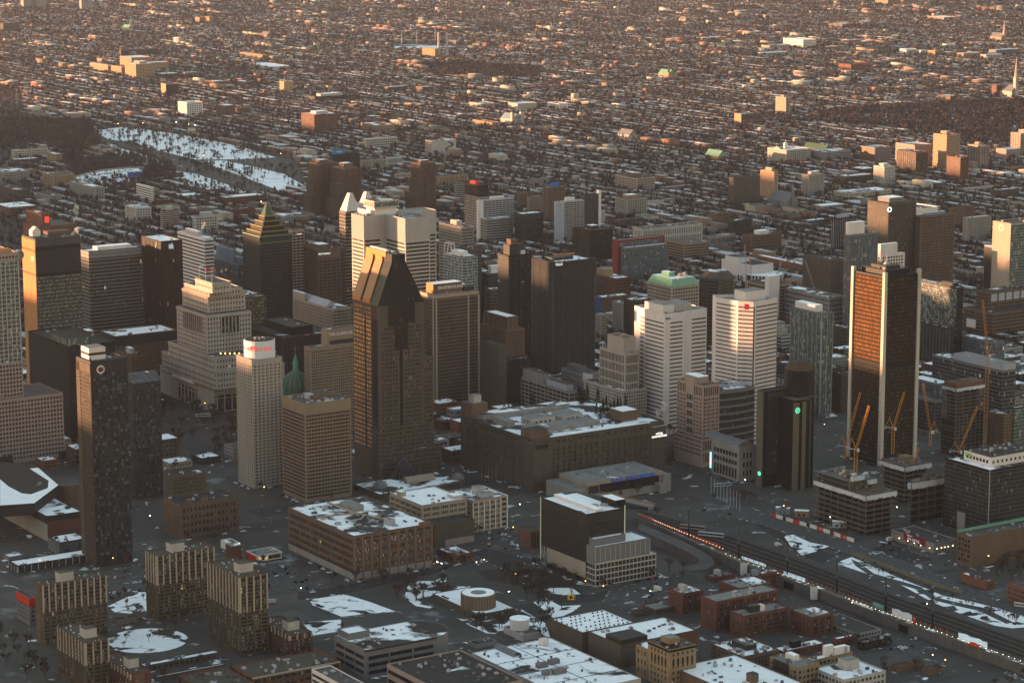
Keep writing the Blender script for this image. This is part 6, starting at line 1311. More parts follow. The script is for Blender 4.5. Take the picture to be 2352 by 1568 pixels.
F('sunlit long apartment block with glowing orange side',1,(1808,380),1650,1842,428,'tan','part','q');F('second sunlit apartment block right of the glowing long one',1,(1878,388),1840,1952,432,'tan','part','q')
F('wide white-roofed factory in the far streets',1,(1870,462),1692,2012,490,'pale','snow','n','factory',cat='factory')
F('left one of two orange-lit apartment towers far off',1,(1375,120),1344,1410,172,'tan','part','n',AP,cat='tower');F('right one of two orange-lit apartment towers far off',1,(1442,118),1410,1465,175,'tan','part','n',AP,cat='tower')
F('orange church-like block with stub tower far off',1,(1100,215),1050,1130,240,'tan','part','n');F('stub tower rising from the orange church-like block',1,(1085,188),1072,1092,215,'tan','part','n')
F('dark apartment block with lit edge at far left',1,(22,162),-40,134,235,'dbrown','dark','n',AP,cat='tower');F('grey hazy tower first from left at the skyline',1,(160,-40),140,220,70,'conc','part','n',AP,cat='tower');F('grey hazy tower second from left at the skyline',1,(260,-60),225,315,70,'conc','part','n',AP,cat='tower');F('grey hazy tower third from left at the skyline',1,(560,-20),545,636,80,'conc','part','n',AP,cat='tower')
F('pale long low hall with snow roof at top left skyline',1,(640,10),560,890,22,'pale','snow','n','factory');F('pale lit block near top centre-left',1,(1905,105),1895,1965,130,'pale','part','n');F('lit block at upper edge left of centre',1,(2170,0),2145,2240,30,'pale','part','n')
F('green-roofed hall by the park',1,(1790,955),1738,1865,970,'brown','none','n','hall');F('low brick house group beside the copper-banded office block',1,(1660,545),1615,1690,580,'rust','part','q')
F('stone college building with arched windows and round tower at left edge of the woods',1,(95,1035),78,332,1115,'lime','part','q','college_building',ref='the stone college');F('college block with red and white striped right side',1,(378,1062),324,428,1152,'tan','part','q','college_building')
F('brown-grey college block by the left edge',1,(20,1185),-60,202,1280,'conc','part','q','college_building');F('beige boxy college block with deep windows',1,(370,1208),290,516,1312,'tan','grav','q','college_building',ref='the beige boxy college');F('grey college block with pale band left of the stadium',1,(652,1292),480,722,1405,'conc','part','q','college_building')
F('grey turreted college hall below the beige boxy college',1,(330,1345),250,420,1420,'conc','dark','q','college_building');F('dark gabled college house at left edge',1,(120,1310),-30,210,1400,'dbrown','dark','q','college_building')
F('dark oval laboratory with pale dome roof at left',1,(100,1100),70,270,1150,'dbrown','most','n','college_building');F('dark low college range at the left edge below',1,(60,1430),-40,260,1500,'brown','most','q','college_building')
F('white slab tower with dark floor stripes beside the stadium',1,(1046,1290),938,1060,1432,'white','snow','h',AP,cat='tower',ref='the white slab tower');F('beige apartment block in front of the white slab tower',1,(935,1432),860,1042,1545,'pale','part','q',ref='the beige slab-front block');F('red and white striped apartment tower with hut on roof',1,(1120,1452),1104,1234,1600,'red','part',[('hor',3,.9,.4,W['pale'])],AP,'pale',cat='tower');F('cream gridded apartment block above the white banded building',1,(1345,1492),1326,1502,1620,'pale','part','W',AP,'pale',cat='tower')
F('long reddish institution with pale roof line',1,(1555,1362),1495,1828,1430,'red','most','q');F('dark red block below the long reddish institution',1,(1590,1442),1572,1757,1540,'red','part','q');F('low red hall below the stadium',1,(1078,1378),1058,1192,1445,'red','part','q');F('dark block with chimney-like hut below the stadium',1,(1290,1418),1255,1370,1475,'dbrown','part','q');F('low flat brick row right of the low red hall',1,(1260,1350),1195,1400,1395,'brown','most','n');F('curved snowy-roofed sports hall above the long reddish institution',1,(1430,1305),1390,1545,1340,'rust','snow','n')
F('small gridded block left of the twin brown stepped towers',1,(1960,1490),1880,2170,1560,'conc','part','q')
for lb,R,f,l,r,h_,ref in(('brown stepped apartment tower, left one of the ribbed group',1,(2185,1125),2128,2322,88,'the ribbed brown towers'),('brown stepped apartment tower, middle one of the ribbed group',2,(20,1160),-70,136,84,None),('tall brown ribbed apartment tower standing apart on the right',2,(545,1128),482,650,84,'the lone ribbed brown tower')):
	b=F(lb,R,f,l,r,H(h_),'brown','grav',[('rib',3,.55,G['dark'],.4),('fin',4.5,1.6,1.2,W['brown'])],AP,'brown',cat='tower',ref=ref)
	for k,(z_,dx)in enumerate(((.72,7),(.45,14))):b.vol(W['brown'],RF['grav'],-dx,2,-dx*.5,b.d*.8,z1=h_*z_,name='lower_step',rname='lower_step_roof');b.face((-dx,-dx*.5),(2,-dx*.5),2,h_*z_,('fin',4,1.4,.8,W['dbrown']));b.face((-dx,b.d*.8),(-dx,-dx*.5),2,h_*z_,('fin',4,1.4,.8,W['dbrown']))
b=F('black glass slab with bright blue sign box behind the ribbed towers',2,(-60,1065),-85,128,1260,'black','dark','k',OF,cat='tower');b.box('sign_box',wall('blue_sign',(.05,.22,.42),.05),1,b.w*.45,.5,3,b.h-1,b.h+8);o=b.sign('transat',W['white'],3.6,b.w*.24,b.h+4,off=-.45)
F('white concrete frame building with snow roof and dark windows',2,(168,958),147,387,1045,'pale','most','W','office_building');
b=F('cream building with a dark purple wall painting on its blank right side',2,(622,972),578,790,1090,'pale','part','n','painted_building',sl='h',ref='the cream painted building')
for i in range(15):
	t=i/14*5.2;cx,cz=b.w*(.72+.14*math.sin(t*1.7)),b.h*(.86-.055*i);r_=uni(1.6,3.4);mb=MB();mb.poly([(cx+r_*math.cos(a*math.pi/5),-.12-.004*i,cz+r_*.8*math.sin(a*math.pi/5))for a in range(10)]);mb.build('painted_patch',W['mural']if 'mural' in W else wall('purple_paint',(.06,.05,.11),.3),b.e)
b=F('lit beige convent wing beside blue-domed church',2,(1040,845),905,1088,900,'buff','grav','q','convent')
c=un(2,1180,885);t=thing('church','stone church with copper-blue pitched roof and two green-capped towers','church',c,math.radians(TH));mb=MB();mb.box(0,22,0,46,0,18);mb.build('walls',W['lime'],t);mb=MB();mb.quad((-.5,-.5,18),(-.5,46,18),(11,46,29),(11,-.5,29));mb.quad((22.5,46,18),(22.5,-.5,18),(11,-.5,29),(11,46,29));mb.poly([(-.5,-.4,18),(22.5,-.4,18),(11,-.4,29)]);mb.build('pitched_roof',W['blue'],t)
for x in(0,22):mb=MB();mb.box(x-3.5,x+3.5,-3.5,3.5,0,33);mb.build('tower',W['lime'],t);mb=MB();mb.cyl(x,0,33,40,3.6,.6,8);mb.build('tower_cap',W['dverd'],t)
occ([(c.x-25,c.y-5),(c.x+40,c.y+50)])
F('sunlit cream school with dark windows in the middle houses',2,(1500,715),1418,1560,772,'white','part','q','school',ref='the sunlit cream school');F('domed grey institution among the middle houses',2,(960,715),878,1058,765,'lime','part','q','convent');F('small dome-bearing block on the grey institution',2,(990,685),970,1012,725,'lime','part','n')
F('grey church hall with big snowy roof right of domed institution',2,(1215,715),1148,1350,775,'lime','most','n','church');F('brick convent with orange gable below grey church hall',2,(930,790),852,990,825,'rust','part','q');F('low buff hall under the blue-roofed church',2,(1300,885),1220,1475,925,'buff','grav','n')
F('bright orange brick block at left of the middle houses',2,(82,722),50,128,770,'rust','part','q');F('sunlit cornered brick block above white frame building',2,(245,865),133,370,930,'tan','part','q');F('low orange parapet block behind the cornered brick block',2,(220,805),152,292,835,'rust','part','n')
F('brown slab left of the tall brown church block',2,(330,600),297,456,645,'brown','part','q');F('tall brown church block with stub tower',2,(560,600),512,636,655,'brown','part','q');F('pale flat factory with orange side among far houses',2,(480,715),430,545,755,'buff','most','q');F('brown brick block with long roof right of pale flat factory',2,(540,720),470,582,760,'brown','part','q')
F('sunlit incinerator block beside two tall chimneys',2,(645,337),558,668,415,'tan','dark','n','factory',ref='the incinerator block');F('low sunlit factory at foot of the chimneys',2,(730,408),715,838,440,'buff','part','h','factory')
for lb,x in(('left one of two tall grey factory chimneys',672),('right one of two tall grey factory chimneys',729)):
	p=un(2,x,408);hh=0
	for z_ in range(20,160):
		if proj((p.x,p.y,z_))[1]<222/3:hh=z_;break
	t=thing('factory_chimney',lb,'chimney',p);mb=MB();mb.cyl(0,0,0,hh,4.4,2.8,10);mb.build('stack',W['pale'],t);mb=MB();mb.cyl(0,0,hh,hh+1.5,3.1,n=10);mb.build('rim',W['dark'],t)
for x,y,yt in((415,310,240),(518,315,235),(647,300,240)):
	p=un(2,x,y);t=thing('lighting_mast','slim lighting mast of the far sports ground','mast',p,group='lighting masts of the far sports ground');mb=MB();mb.tube((0,0,0),(0,0,42),.8,.5,5);mb.build('pole',W['pale'],t);mb=MB();mb.box(-2.5,2.5,-.5,.5,40,44);mb.build('lamp_panel',W['lgrey'],t)
F('orange gabled church far away near the top',2,(1345,262),1310,1402,292,'rust','none','n','church');F('tan apartment block left of the orange gabled church',2,(1180,258),1145,1240,285,'tan','part','q');F('lit orange block right of the orange gabled church',2,(1490,315),1462,1545,350,'tan','part','n');F('far orange crane-topped block near the top',2,(815,172),795,850,200,'tan','part','n')
p=un(2,847,118);t=thing('tower_crane','far orange T-shaped crane near the top','crane',p);mb=MB();mb.tube((0,0,0),(0,0,62),1.2,n=4);mb.build('mast',W['rust'],t);mb=MB();mb.tube((-22,0,60),(12,0,60),1.0,n=4);mb.build('jib',W['rust'],t)
F('sunlit cream block beside the green-domed church',2,(2140,535),2103,2222,572,'white','part','q');F('long red-roofed hall with bright left end',2,(1436,562),1430,1640,592,'rust','snow','n','hall')
def church(label,R,x,y,s=1.0,wm='lime',green=True,spires=2,spireh=34,cap='dverd',th=TH):
	p=un(R,x,y);t=thing('church',label,'church',p,math.radians(th));mb=MB();mb.box(0,18*s,0,40*s,0,15*s);mb.build('walls',W[wm],t);mb=MB();a,c,h0,h1=18*s,40*s,15*s,25*s
	mb.quad((-.5,-.5,h0),(-.5,c,h0),(a/2,c,h1),(a/2,-.5,h1));mb.quad((a+.5,c,h0),(a+.5,-.5,h0),(a/2,-.5,h1),(a/2,c,h1));mb.poly([(-.5,-.4,h0),(a+.5,-.4,h0),(a/2,-.4,h1)]);mb.build('pitched_roof',W['verd']if green else W['grey'],t)
	for k in range(spires):
		x_=a*(k if spires>1 else.5);mb=MB();mb.box(x_-3*s,x_+3*s,-3*s,3*s,0,spireh*s*.6);mb.build('tower',W[wm],t);mb=MB();mb.cyl(x_,0,spireh*s*.6,spireh*s*1.15,3.2*s,.2,6);mb.build('spire',W[cap],t)
	occ([(p.x-20*s,p.y-5),(p.x+30*s,p.y+45*s)]);return t
church('pale church with green domes and two slim spires at centre right',2,2255,560,1.1,'buff')
church('white steep-roofed church with small fleche among dark houses',2,1985,985,1.0,'pale',False,1,20,'pale');church('tall stone church with slender pointed spire by the right wood',3,2265,690,1.3,'lime',False,1,66,'lime');church('far church with white spire near right edge',3,2195,300,1.2,'buff',False,1,50,'lime');church('far twin-spired church at top left of right third',3,20,170,1.0,'buff',False,2,40,'dverd');church('green-roofed chapel in the dark houses',3,245,1135,1.0,'brown',True,0);church('grey pointed church with blue roofs among low streets',3,720,1470,1.2,'grey',False,1,34,'grey')
church('sunlit tan church with square tower at upper left',1,1840,278,1.0,'tan',False,1,36,'tan');church('hazy church with green spire at far upper left',1,880,235,1.1,'conc',True,1,44,'verd')
F('brick grid office with beige left front and brown right face',2,(2035,1228),1888,2162,1335,'beige','dark','W','office_building','brown',ref='the beige-fronted grid office');F('ochre office block with square windows under long roof',2,(668,1218),648,872,1315,'tan','dark','q','office_building',ref='the ochre office block');F('white-striped dark apartment slab left of red-capped tower',2,(795,1265),778,874,1430,'dbrown','part',[('hor',3,.7,.5,W['pale'])],AP,cat='tower')
b=F('beige and black tower with red rooftop box',2,(948,1355),850,1010,H(58),'beige','part','W',AP,cat='tower',ref='the red-capped tower');b.vol(W['black'],RF['dark'],-1,b.w,-1,b.d*.95,b.h-.5,b.h+17,name='upper_block',rname='upper_block_roof');b.LR(b.h,b.h+16,('rib',4,.6,G['blk'],.2),x0=-1,y0=-1,y1=b.d*.95);b.box('red_box',W['redp'],b.w*.1,b.w*.5,b.d*.3,b.d*.7,b.h+16,b.h+21)
b=F('white balconied apartment tower with rounded corner right of red-capped tower',2,(955,1378),942,1185,H(66),'lgrey','snow','b',AP,'white',cat='tower',ref='the white balconied tower');mb=MB();mb.cyl(2,3,0,65,5,n=14);mb.build('rounded_corner',W['white'],b.e)
F('grey stone block with green copper domed corner',2,(140,1105),127,205,1195,'conc','dark','q');F('grey many-windowed block right of the green copper domed block',2,(215,1100),205,310,1180,'conc','part','q');F('white-columned block right of grey many-windowed block',2,(320,1085),310,420,1170,'lgrey','part','v');F('rounded beige block with bright roof rim left of the lone ribbed tower',2,(372,1200),360,478,1262,'beige','part','q')
F('brown slab with plain face behind the white balconied tower',2,(1225,1328),1210,1335,1465,'brown','part','q',AP,cat='tower');F('red-brown apartment tower with pale stripes by tan tower',2,(1300,1355),1280,1392,1510,'brown','part',[('hor',3,.6,.5,W['pale'])],AP,cat='tower');b=F('tan brick tower with blue tarpaulin on roof',2,(1415,1292),1390,1547,1550,'brown','part','q',AP,cat='tower',ref='the blue-topped tan tower');b.box('blue_cover',wall('blue_tarpaulin',(.05,.16,.4),.1),b.w*.3,b.w*.7,b.d*.3,b.d*.7,b.h-1,b.h+5)
F('long white-banded low-rise block behind the blue-topped tan tower',2,(1275,1238),1257,1432,1300,'brown','part',[('hor',3,1.2,.5,W['pale'])]);F('long pale gridded housing row in dark streets',2,(1400,1172),1392,1558,1215,'pale','part','q');F('grey block end joined to the pale gridded housing row',2,(1570,1160),1558,1640,1200,'grey','part','q')
b=F('pale rounded apartment tower with striped balconies',2,(1492,1390),1474,1672,H(66),'pale','snow','b',AP,'white',cat='tower',ref='the pale rounded tower');mb=MB();mb.cyl(5,4,0,65,7.5,n=16);mb.build('rounded_corner',W['lgrey'],b.e)
b=F('dark glass apartment tower with white side fin right of pale rounded tower',2,(1680,1340),1668,1786,H(70),'dark','part','g',AP,cat='tower');b.box('white_fin',W['white'],b.w*.86,b.w+.5,-.8,b.d,0,b.h+4);F('beige striped annexe at foot of white-finned tower',2,(1790,1450),1780,1818,1560,'pale','part','q');F('grey plain apartment slab right of white-finned tower',2,(1968,1372),1888,2108,1515,'conc','dark','q',AP,'tan',cat='tower');F('low white industrial block right of the grey plain slab',2,(2115,1385),2100,2225,1440,'pale','snow','n');F('brown flat block below the grey plain apartment slab',2,(1830,1520),1815,2080,1585,'brown','part','q');F('long snow-roofed bus depot right of brick grid office',2,(2210,1290),2190,2420,1335,'grey','snow','n','hall')
F('dark gridded block with purple sign left of dark grid-windowed tower',2,(1245,1475),1195,1392,1700,'dark','most',[('win',3.4,3.6,2.4,2.6,G['dark'],.3)],'office_building');F('pale terrace office behind the dark gridded block',2,(1000,1510),930,1180,H(40),'conc','most','h')
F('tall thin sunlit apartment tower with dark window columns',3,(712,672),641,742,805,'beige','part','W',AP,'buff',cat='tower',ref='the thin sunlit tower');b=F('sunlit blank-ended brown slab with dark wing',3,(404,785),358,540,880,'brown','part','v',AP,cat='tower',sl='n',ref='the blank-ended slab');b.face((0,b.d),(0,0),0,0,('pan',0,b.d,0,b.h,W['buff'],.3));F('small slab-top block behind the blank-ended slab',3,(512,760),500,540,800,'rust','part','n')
F('long white office block with window grid far right',3,(830,275),693,920,345,'white','snow','W','office_building',ref='the long white far office');F('grey far school left of the long white office',3,(600,315),540,735,360,'conc','part','n');F('white far block below the long white office',3,(560,365),513,722,400,'pale','most','W');F('sunlit old factory at far left of right third',3,(135,262),68,300,290,'buff','part','n','factory');F('orange block below the sunlit old factory',3,(240,350),140,262,380,'rust','part','n')
F('orange tower block at the very top right of centre',3,(1415,-40),1328,1492,48,'tan','part','q',AP,cat='tower');F('red pair block at the very top edge',3,(1590,-20),1495,1640,22,'rust','part','n',AP,cat='tower');F('row of towers at the very top edge, grey one',3,(1745,-30),1700,1800,24,'conc','part','n',AP,cat='tower');F('yellow lit block at the very top edge right',3,(2085,-15),2060,2125,22,'buff','part','n');F('long brown far hospital near the top',3,(1100,168),1003,1180,210,'brown','part','q');F('long pale far hall near the top right',3,(1800,120),1685,1895,155,'buff','snow','n','hall');F('grey hall beside long pale far hall',3,(1880,145),1862,2030,170,'conc','part','n')
for i,(x,l,r,yt,yb,wm)in enumerate(((1540,1496,1612,340,388,'white'),(1640,1605,1690,348,390,'white'),(1740,1690,1775,350,398,'tan'),(1830,1775,1880,360,400,'buff'),(1935,1890,2055,368,415,'buff'),(2090,2050,2200,378,420,'pale'),(1815,1788,1880,305,345,'white'),(1960,1940,2060,328,360,'pale'),(2160,2110,2330,345,400,'grey'))):
	F(['white first','white second','tan third','buff fourth','wide buff fifth','pale balconied sixth','white rear','pale rear','grey right-hand rear'][i]+' apartment block of the sunlit row at upper right',3,(x,yt),l,r,yb,wm,'most','q')
F('brick church block with square tower at right middle',3,(1160,445),1075,1290,500,'rust','dark','n','church');F('square bell tower beside the brick church block',3,(1055,420),1044,1064,470,'tan','part','n');F('yellow-lit small block left of the brick church',3,(930,470),888,985,500,'buff','part','n');F('white cube house among far right streets',3,(1225,562),1206,1258,592,'white','snow','n');F('red apartment tower left of tall spire',3,(2165,585),2130,2230,682,'red','part','q',AP,cat='tower');F('brown block at edge of the right wood',3,(1845,660),1765,1895,712,'brown','part','q');F('small orange block at edge of the right wood',3,(1940,672),1898,1990,705,'tan','part','n')
F('long pale spur block near right edge streets',3,(1340,425),1315,1420,445,'pale','part','W');F('reddish hall with orange roof parts in the mid streets',3,(440,625),395,500,650,'rust','part','n')
b=F('sunlit grey convent with small white dome and pediment',3,(715,1035),585,882,1140,'lime','part','q','convent',ref='the domed convent');mb=MB();x,y=b.w*.35,b.d*.5;mb.cyl(x,y,b.h-1,b.h+7,4,n=12);[mb.cyl(x,y,b.h+7+4*math.sin(k*.39),b.h+7+4*math.sin((k+1)*.39),4*math.cos(k*.39),max(.2,4*math.cos((k+1)*.39)),12)for k in range(4)];mb.tube((x,y,b.h+10),(x,y,b.h+17),.4,.1);mb.build('dome',W['white'],b.e);mb=MB();mb.poly([(-.4,b.d*.7,b.h),(-.4,b.d*.3,b.h),(-.4,b.d*.5,b.h+5)]);mb.poly([(3,b.d*.3,b.h),(3,b.d*.7,b.h),(3,b.d*.5,b.h+5)]);mb.quad((-.4,b.d*.5,b.h+5),(-.4,b.d*.3,b.h),(3,b.d*.3,b.h),(3,b.d*.5,b.h+5));mb.quad((-.4,b.d*.7,b.h),(-.4,b.d*.5,b.h+5),(3,b.d*.5,b.h+5),(3,b.d*.7,b.h));mb.build('pediment',W['lime'],b.e)
F('grey convent wing stretching right from the domed convent',3,(985,1048),880,1160,1135,'conc','part','q','convent');b=F('chapel with long green copper roof behind the domed convent',3,(980,1035),830,1030,1100,'brown','none','n','church');mb=MB();mb.quad((0,-.3,b.h),(0,b.d,b.h),(b.w/2,b.d,b.h+9),(b.w/2,-.3,b.h+9));mb.quad((b.w,b.d,b.h),(b.w,-.3,b.h),(b.w/2,-.3,b.h+9),(b.w/2,b.d,b.h+9));mb.poly([(0,-.3,b.h),(b.w,-.3,b.h),(b.w/2,-.3,b.h+9)]);mb.build('pitched_roof',W['dverd'],b.e)
F('brown-gold glass library block with flat roof',3,(1325,1018),1225,1440,1150,'grey','part','n','office_building',sl=[('glz',G['brown'],.3),('hor',4,.5,.2,W['slate'])],ref='the gold glass block');F('pink-topped tall apartment block behind balconied brown tower',3,(1600,1000),1468,1715,1180,'pink','part','q',AP,cat='tower');F('brown balconied tower in front of the pink-topped block',3,(1610,1050),1478,1690,1215,'brown','part','B',AP,cat='tower',ref='the brown balconied tower');F('tall buff tower with orange left face, tallest at right',3,(1820,930),1728,1912,1200,'buff','part','w',AP,'buff',cat='tower',ref='the tall buff tower');F('orange-brown block with white top below the tall buff tower',3,(1915,1085),1820,1972,1265,'rust','part','h','office_building',ref='the white-topped orange block');F('yellow sunlit apartment tower right of the tall buff tower',3,(2055,1005),1965,2112,1185,'buff','part','b',AP,'buff',cat='tower');F('yellow tower at the right edge beyond pink house block',3,(2330,920),2262,2480,1100,'buff','part','b',AP,'buff',cat='tower');F('pale pinkish stepped block near right edge',3,(2230,1030),2160,2330,1115,'pink','most','w');F('long white low block at far right under the wood',3,(2270,1150),2255,2480,1210,'tan','part','n')
F('dark brown slab tower beside cream tower',3,(350,1225),320,535,1450,'dbrown','dark','w',AP,cat='tower',ref='the dark brown slab');F('cream slender tower with flared cap beside the dark brown slab',3,(630,1185),535,658,1412,'buff','part','w',AP,'buff',cat='tower',ref='the cream slender tower');F('grey-beige stepped apartment tower right of the cream tower',3,(870,1205),820,976,1380,'conc','part','w',AP,'pale',cat='tower')
F('flat steel and glass hall left of beige office block',3,(1240,1165),1145,1340,1215,'dark','most','g');F('beige plain block behind the flat steel hall',3,(1390,1150),1316,1465,1290,'pale','part','w','office_building','pale');F('brown terraced block with orange light on left end',3,(1130,1215),1062,1320,1290,'dbrown','part','h');F('long grey stone seminary with pitched dormer roof',3,(1145,1330),1038,1440,1405,'lime','part','q','college_building');F('low brown brick block left of white-topped orange block',3,(1755,1260),1620,1828,1310,'brown','part','q');F('pale columned hall with flat dark roof at right',3,(1945,1295),1930,2145,1350,'pale','none','v','hall');F('dark stepped theatre block with steam at right',3,(2160,1310),2125,2320,1400,'dbrown','part','q',nu=4);F('brown apartment slab at right edge middle',3,(1845,1430),1832,2012,H(38),'brown','part','w',AP,cat='tower');F('grey residence block with snow roof right of brown slab',3,(1960,1500),1932,2125,H(40),'conc','most','w');F('row of grey low blocks by the stone seminary',3,(960,1420),890,1130,1480,'conc','most','q');F('long narrow snowy-roofed row in front of grey low blocks',3,(860,1520),820,1000,1567,'grey','most','q');F('white framed dark glass block with orange lit scaffold left of brown logo tower',3,(1040,1505),1027,1200,H(54),'dark','most',[('win',3.4,3.6,2.4,2.6,G['dark'],.3),('fin',3.4,.4,.3,W['lgrey'])],'office_building','lgrey');F('dark wedge-roofed block with white wall panels',3,(350,1520),310,475,1640,'dark','part','h');F('low brown school block left of dark wedge-roofed block',3,(215,1470),180,330,1590,'brown','part','q');F('brick church house with white hall beside it',3,(490,1440),448,560,1480,'rust','part','n');F('blue-sided small commercial block',3,(80,1400),62,160,1440,'blue','most','n');F('white low school with ribbon windows by green-roofed chapel',3,(85,1090),66,218,1125,'white','part','h')
t=thing('stadium','snow-covered stadium bowl with curved stands and blue seat blocks','stadium',un(1,720,1300));o_=t.location
def rel(R,x,y,z=0):p=un(R,x,y,z);return(p.x-o_.x,p.y-o_.y,z)
mb=MB();A_=[(520,1225),(600,1200),(700,1180),(800,1168),(900,1162),(990,1160)];B_=[(560,1330),(640,1325),(730,1315),(800,1305),(860,1290),(930,1270)]
for i in range(5):mb.quad(rel(1,*B_[i],2),rel(1,*B_[i+1],2),rel(1,*A_[i+1],14),rel(1,*A_[i],14))
mb.build('north_stand',roofm('snowy_benches',(.12,.1,.1),.62,.12),t)
mb=MB()
for i in range(5):a,c=rel(1,*A_[i],14),rel(1,*A_[i+1],14);mb.quad((a[0],a[1]-.5,14),(c[0],c[1]-.5,14),(c[0],c[1],17),(a[0],a[1],17));mb.quad((c[0],c[1]+.6,0),(a[0],a[1]+.6,0),(a[0],a[1],17),(c[0],c[1],17))
mb.build('back_wall',W['conc'],t)
mb=MB();mb.quad(rel(1,880,1228,9.5),rel(1,925,1222,9.5),rel(1,925,1182,14.3),rel(1,880,1185,14.3));mb.quad(rel(1,930,1222,9.5),rel(1,985,1215,9.5),rel(1,985,1178,14.3),rel(1,930,1182,14.3));mb.build('seat_block',wall('blue_seats',(.04,.09,.22),.15),t)
mb=MB();Cx=[(740,1350),(860,1330),(950,1300),(1050,1278),(1150,1262),(1230,1240)]
for i in range(5):a,c=rel(1,*Cx[i]),rel(1,*Cx[i+1]);mb.quad((a[0],a[1],0),(c[0],c[1],0),(c[0],c[1],9),(a[0],a[1],9));mb.quad((a[0],a[1],9),(c[0],c[1],9),(c[0]+1,c[1]+12,12),(a[0]+1,a[1]+12,12))
mb.build('south_stand',W['dbrown'],t);o=sp('snow_field',1,[(600,1335),(860,1292),(930,1300),(740,1345),(735,1375)],.02,snow_g)
park=[(1,640,905),(1,860,875),(1,1080,905),(1,1500,970),(1,1700,1040),(1,2060,1100),(1,2130,1310),(1,1980,1355),(1,1700,1340),(1,1300,1300),(1,1190,1170),(1,800,1060),(1,690,980)]
psn=roofm('park_snow_ground',(.1,.085,.07),.85,.03,.3,.05)
sp('snow_field',1,[(740,985),(860,1020),(1060,1075),(1170,1150),(1185,1175),(1360,1200),(1560,1270),(1700,1320),(1600,1345),(1480,1330),(1380,1290),(1270,1265),(1130,1140),(960,1130),(830,1075),(770,1040)],.014,psn)
sp('snow_field',1,[(620,900),(850,875),(1100,905),(1330,945),(1560,985),(1760,1040),(1900,1085),(1650,1098),(1350,1100),(1100,1040),(930,985),(750,960)],.012,psn)
sp('snow_field',1,[(1370,1112),(1540,1105),(1750,1150),(1960,1200),(2130,1300),(2110,1345),(2000,1345),(1800,1265),(1600,1190)],.013,psn)
sp('avenue',1,[(690,962),(800,980),(1050,1045),(1350,1115),(1560,1190),(1800,1272),(2010,1365),(2100,1420),(1930,1420),(1780,1345),(1560,1250),(1380,1180),(1180,1100),(960,1032),(720,975)],.022,asph2)
sp('park_path',1,[(760,1000),(860,1030),(980,1060),(1080,1095),(1130,1140),(1165,1180),(1190,1165),(1150,1125),(1090,1080),(980,1045),(860,1012)],.024,earth)
sp('sports_ground',2,[(200,310),(660,310),(880,330),(1130,340),(1120,358),(820,352),(420,345)],.012,roofm('sports_ground_snow',(.09,.075,.065),.5,.012))
sp('wood_floor',2,[(540,470),(900,455),(1380,500),(1350,545),(900,545),(620,520)],.012,snow_p)
sp('wood_floor',3,[(800,850),(1100,780),(1800,740),(2500,720),(2500,1010),(1950,1000),(1400,890)],.012,snow_p)
PARKS=[[un(1,x,y)[:2]for _,x,y in park],[un(2,x,y)[:2]for x,y in((200,300),(700,300),(1140,330),(1130,362),(820,360),(380,350))],[un(2,x,y)[:2]for x,y in((540,460),(900,440),(1400,490),(1350,550),(900,550),(600,525))],[un(3,x,y)[:2]for x,y in((760,850),(1100,770),(1800,720),(2500,700),(2500,1020),(1950,1010),(1400,900))],[un(1,x,y)[:2]for x,y in((-700,830),(0,830),(600,850),(680,960),(700,1010),(560,1070),(560,1140),(430,1150),(430,1060),(330,1010),(-700,1010))],[un(1,x,y)[:2]for x,y in((440,1130),(1000,1060),(1190,1170),(1240,1260),(1000,1290),(930,1330),(720,1380),(500,1260))]]
def inpoly(x,y,P):
	c=False;j=len(P)-1
	for i in range(len(P)):
		if(P[i][1]>y)!=(P[j][1]>y)and x<(P[j][0]-P[i][0])*(y-P[i][1])/(P[j][1]-P[i][1])+P[i][0]:c=not c
		j=i
	return c
def inpark(x,y):return any(inpoly(x,y,P)for P in PARKS)
def grid2w(u,v):return u*U0[0]+v*V0[0],u*U0[1]+v*V0[1]
def nearest(x,y):
	best=min(REFS,key=lambda r:(r[0]-x)**2+(r[1]-y)**2)
	dx,dy=x-best[0],y-best[1]
	rel=('behind' if dy>0 else 'in front of')if abs(dy)>abs(dx)*1.6 else('right of' if dx>0 else 'left of')
	return rel,best[2]
COLS=[('brown brick','brown'),('grey','conc'),('dark brick','dbrown'),('beige stone','beige'),('red brick','red'),('rust brick','rust'),('pale','pale'),('dark','dark')]
ROOFS=[('snowy','most'),('patchy snow','part'),('gravel','grav'),('white snow','snow'),('dark','dark')]
rs=random.Random(11)
cand=[]
u=-1500
while u<3600:
	v=400
	while v<4600:
		x,y=grid2w(u,v);
		if 1650<y<3500 and abs(x)<.2*y+40:cand.append((u,v,x,y))
		v+=31
	u+=33
nlow=0;seen={}
cand.sort(key=lambda c:c[3])
ROADP=[[un(R,x,y)[:2]for x,y in pts]for R,pts in((9,[(-150,250),(560,370),(1180,590),(1500,520),(2400,560),(2500,1200),(1700,1080),(1000,740),(300,600),(-200,560)]),(8,[(640,620),(1000,540),(1400,560),(1750,900),(2352,780),(2352,1010),(2000,1070),(1780,1030),(1430,1060),(1300,1260),(850,1240),(400,880),(-360,1010),(-360,900),(600,840)]),(7,[(-200,780),(740,720),(1000,720),(1010,1120),(760,1180),(1500,1130),(1500,1330),(740,1350),(700,1200),(100,1250),(-200,1300)]),(7,[(1480,560),(1960,540),(2352,940),(2352,1260),(2080,1240),(1840,1060),(1840,800),(1470,640)]),(4,[(1080,1240),(1640,1280),(1640,1580),(1100,1580)]),(9,[(1200,1330),(1800,1250),(2352,1480),(2352,1600),(1400,1600),(1380,1420)]),(6,[(-300,1350),(300,1560),(100,1600),(-200,1500)]))]
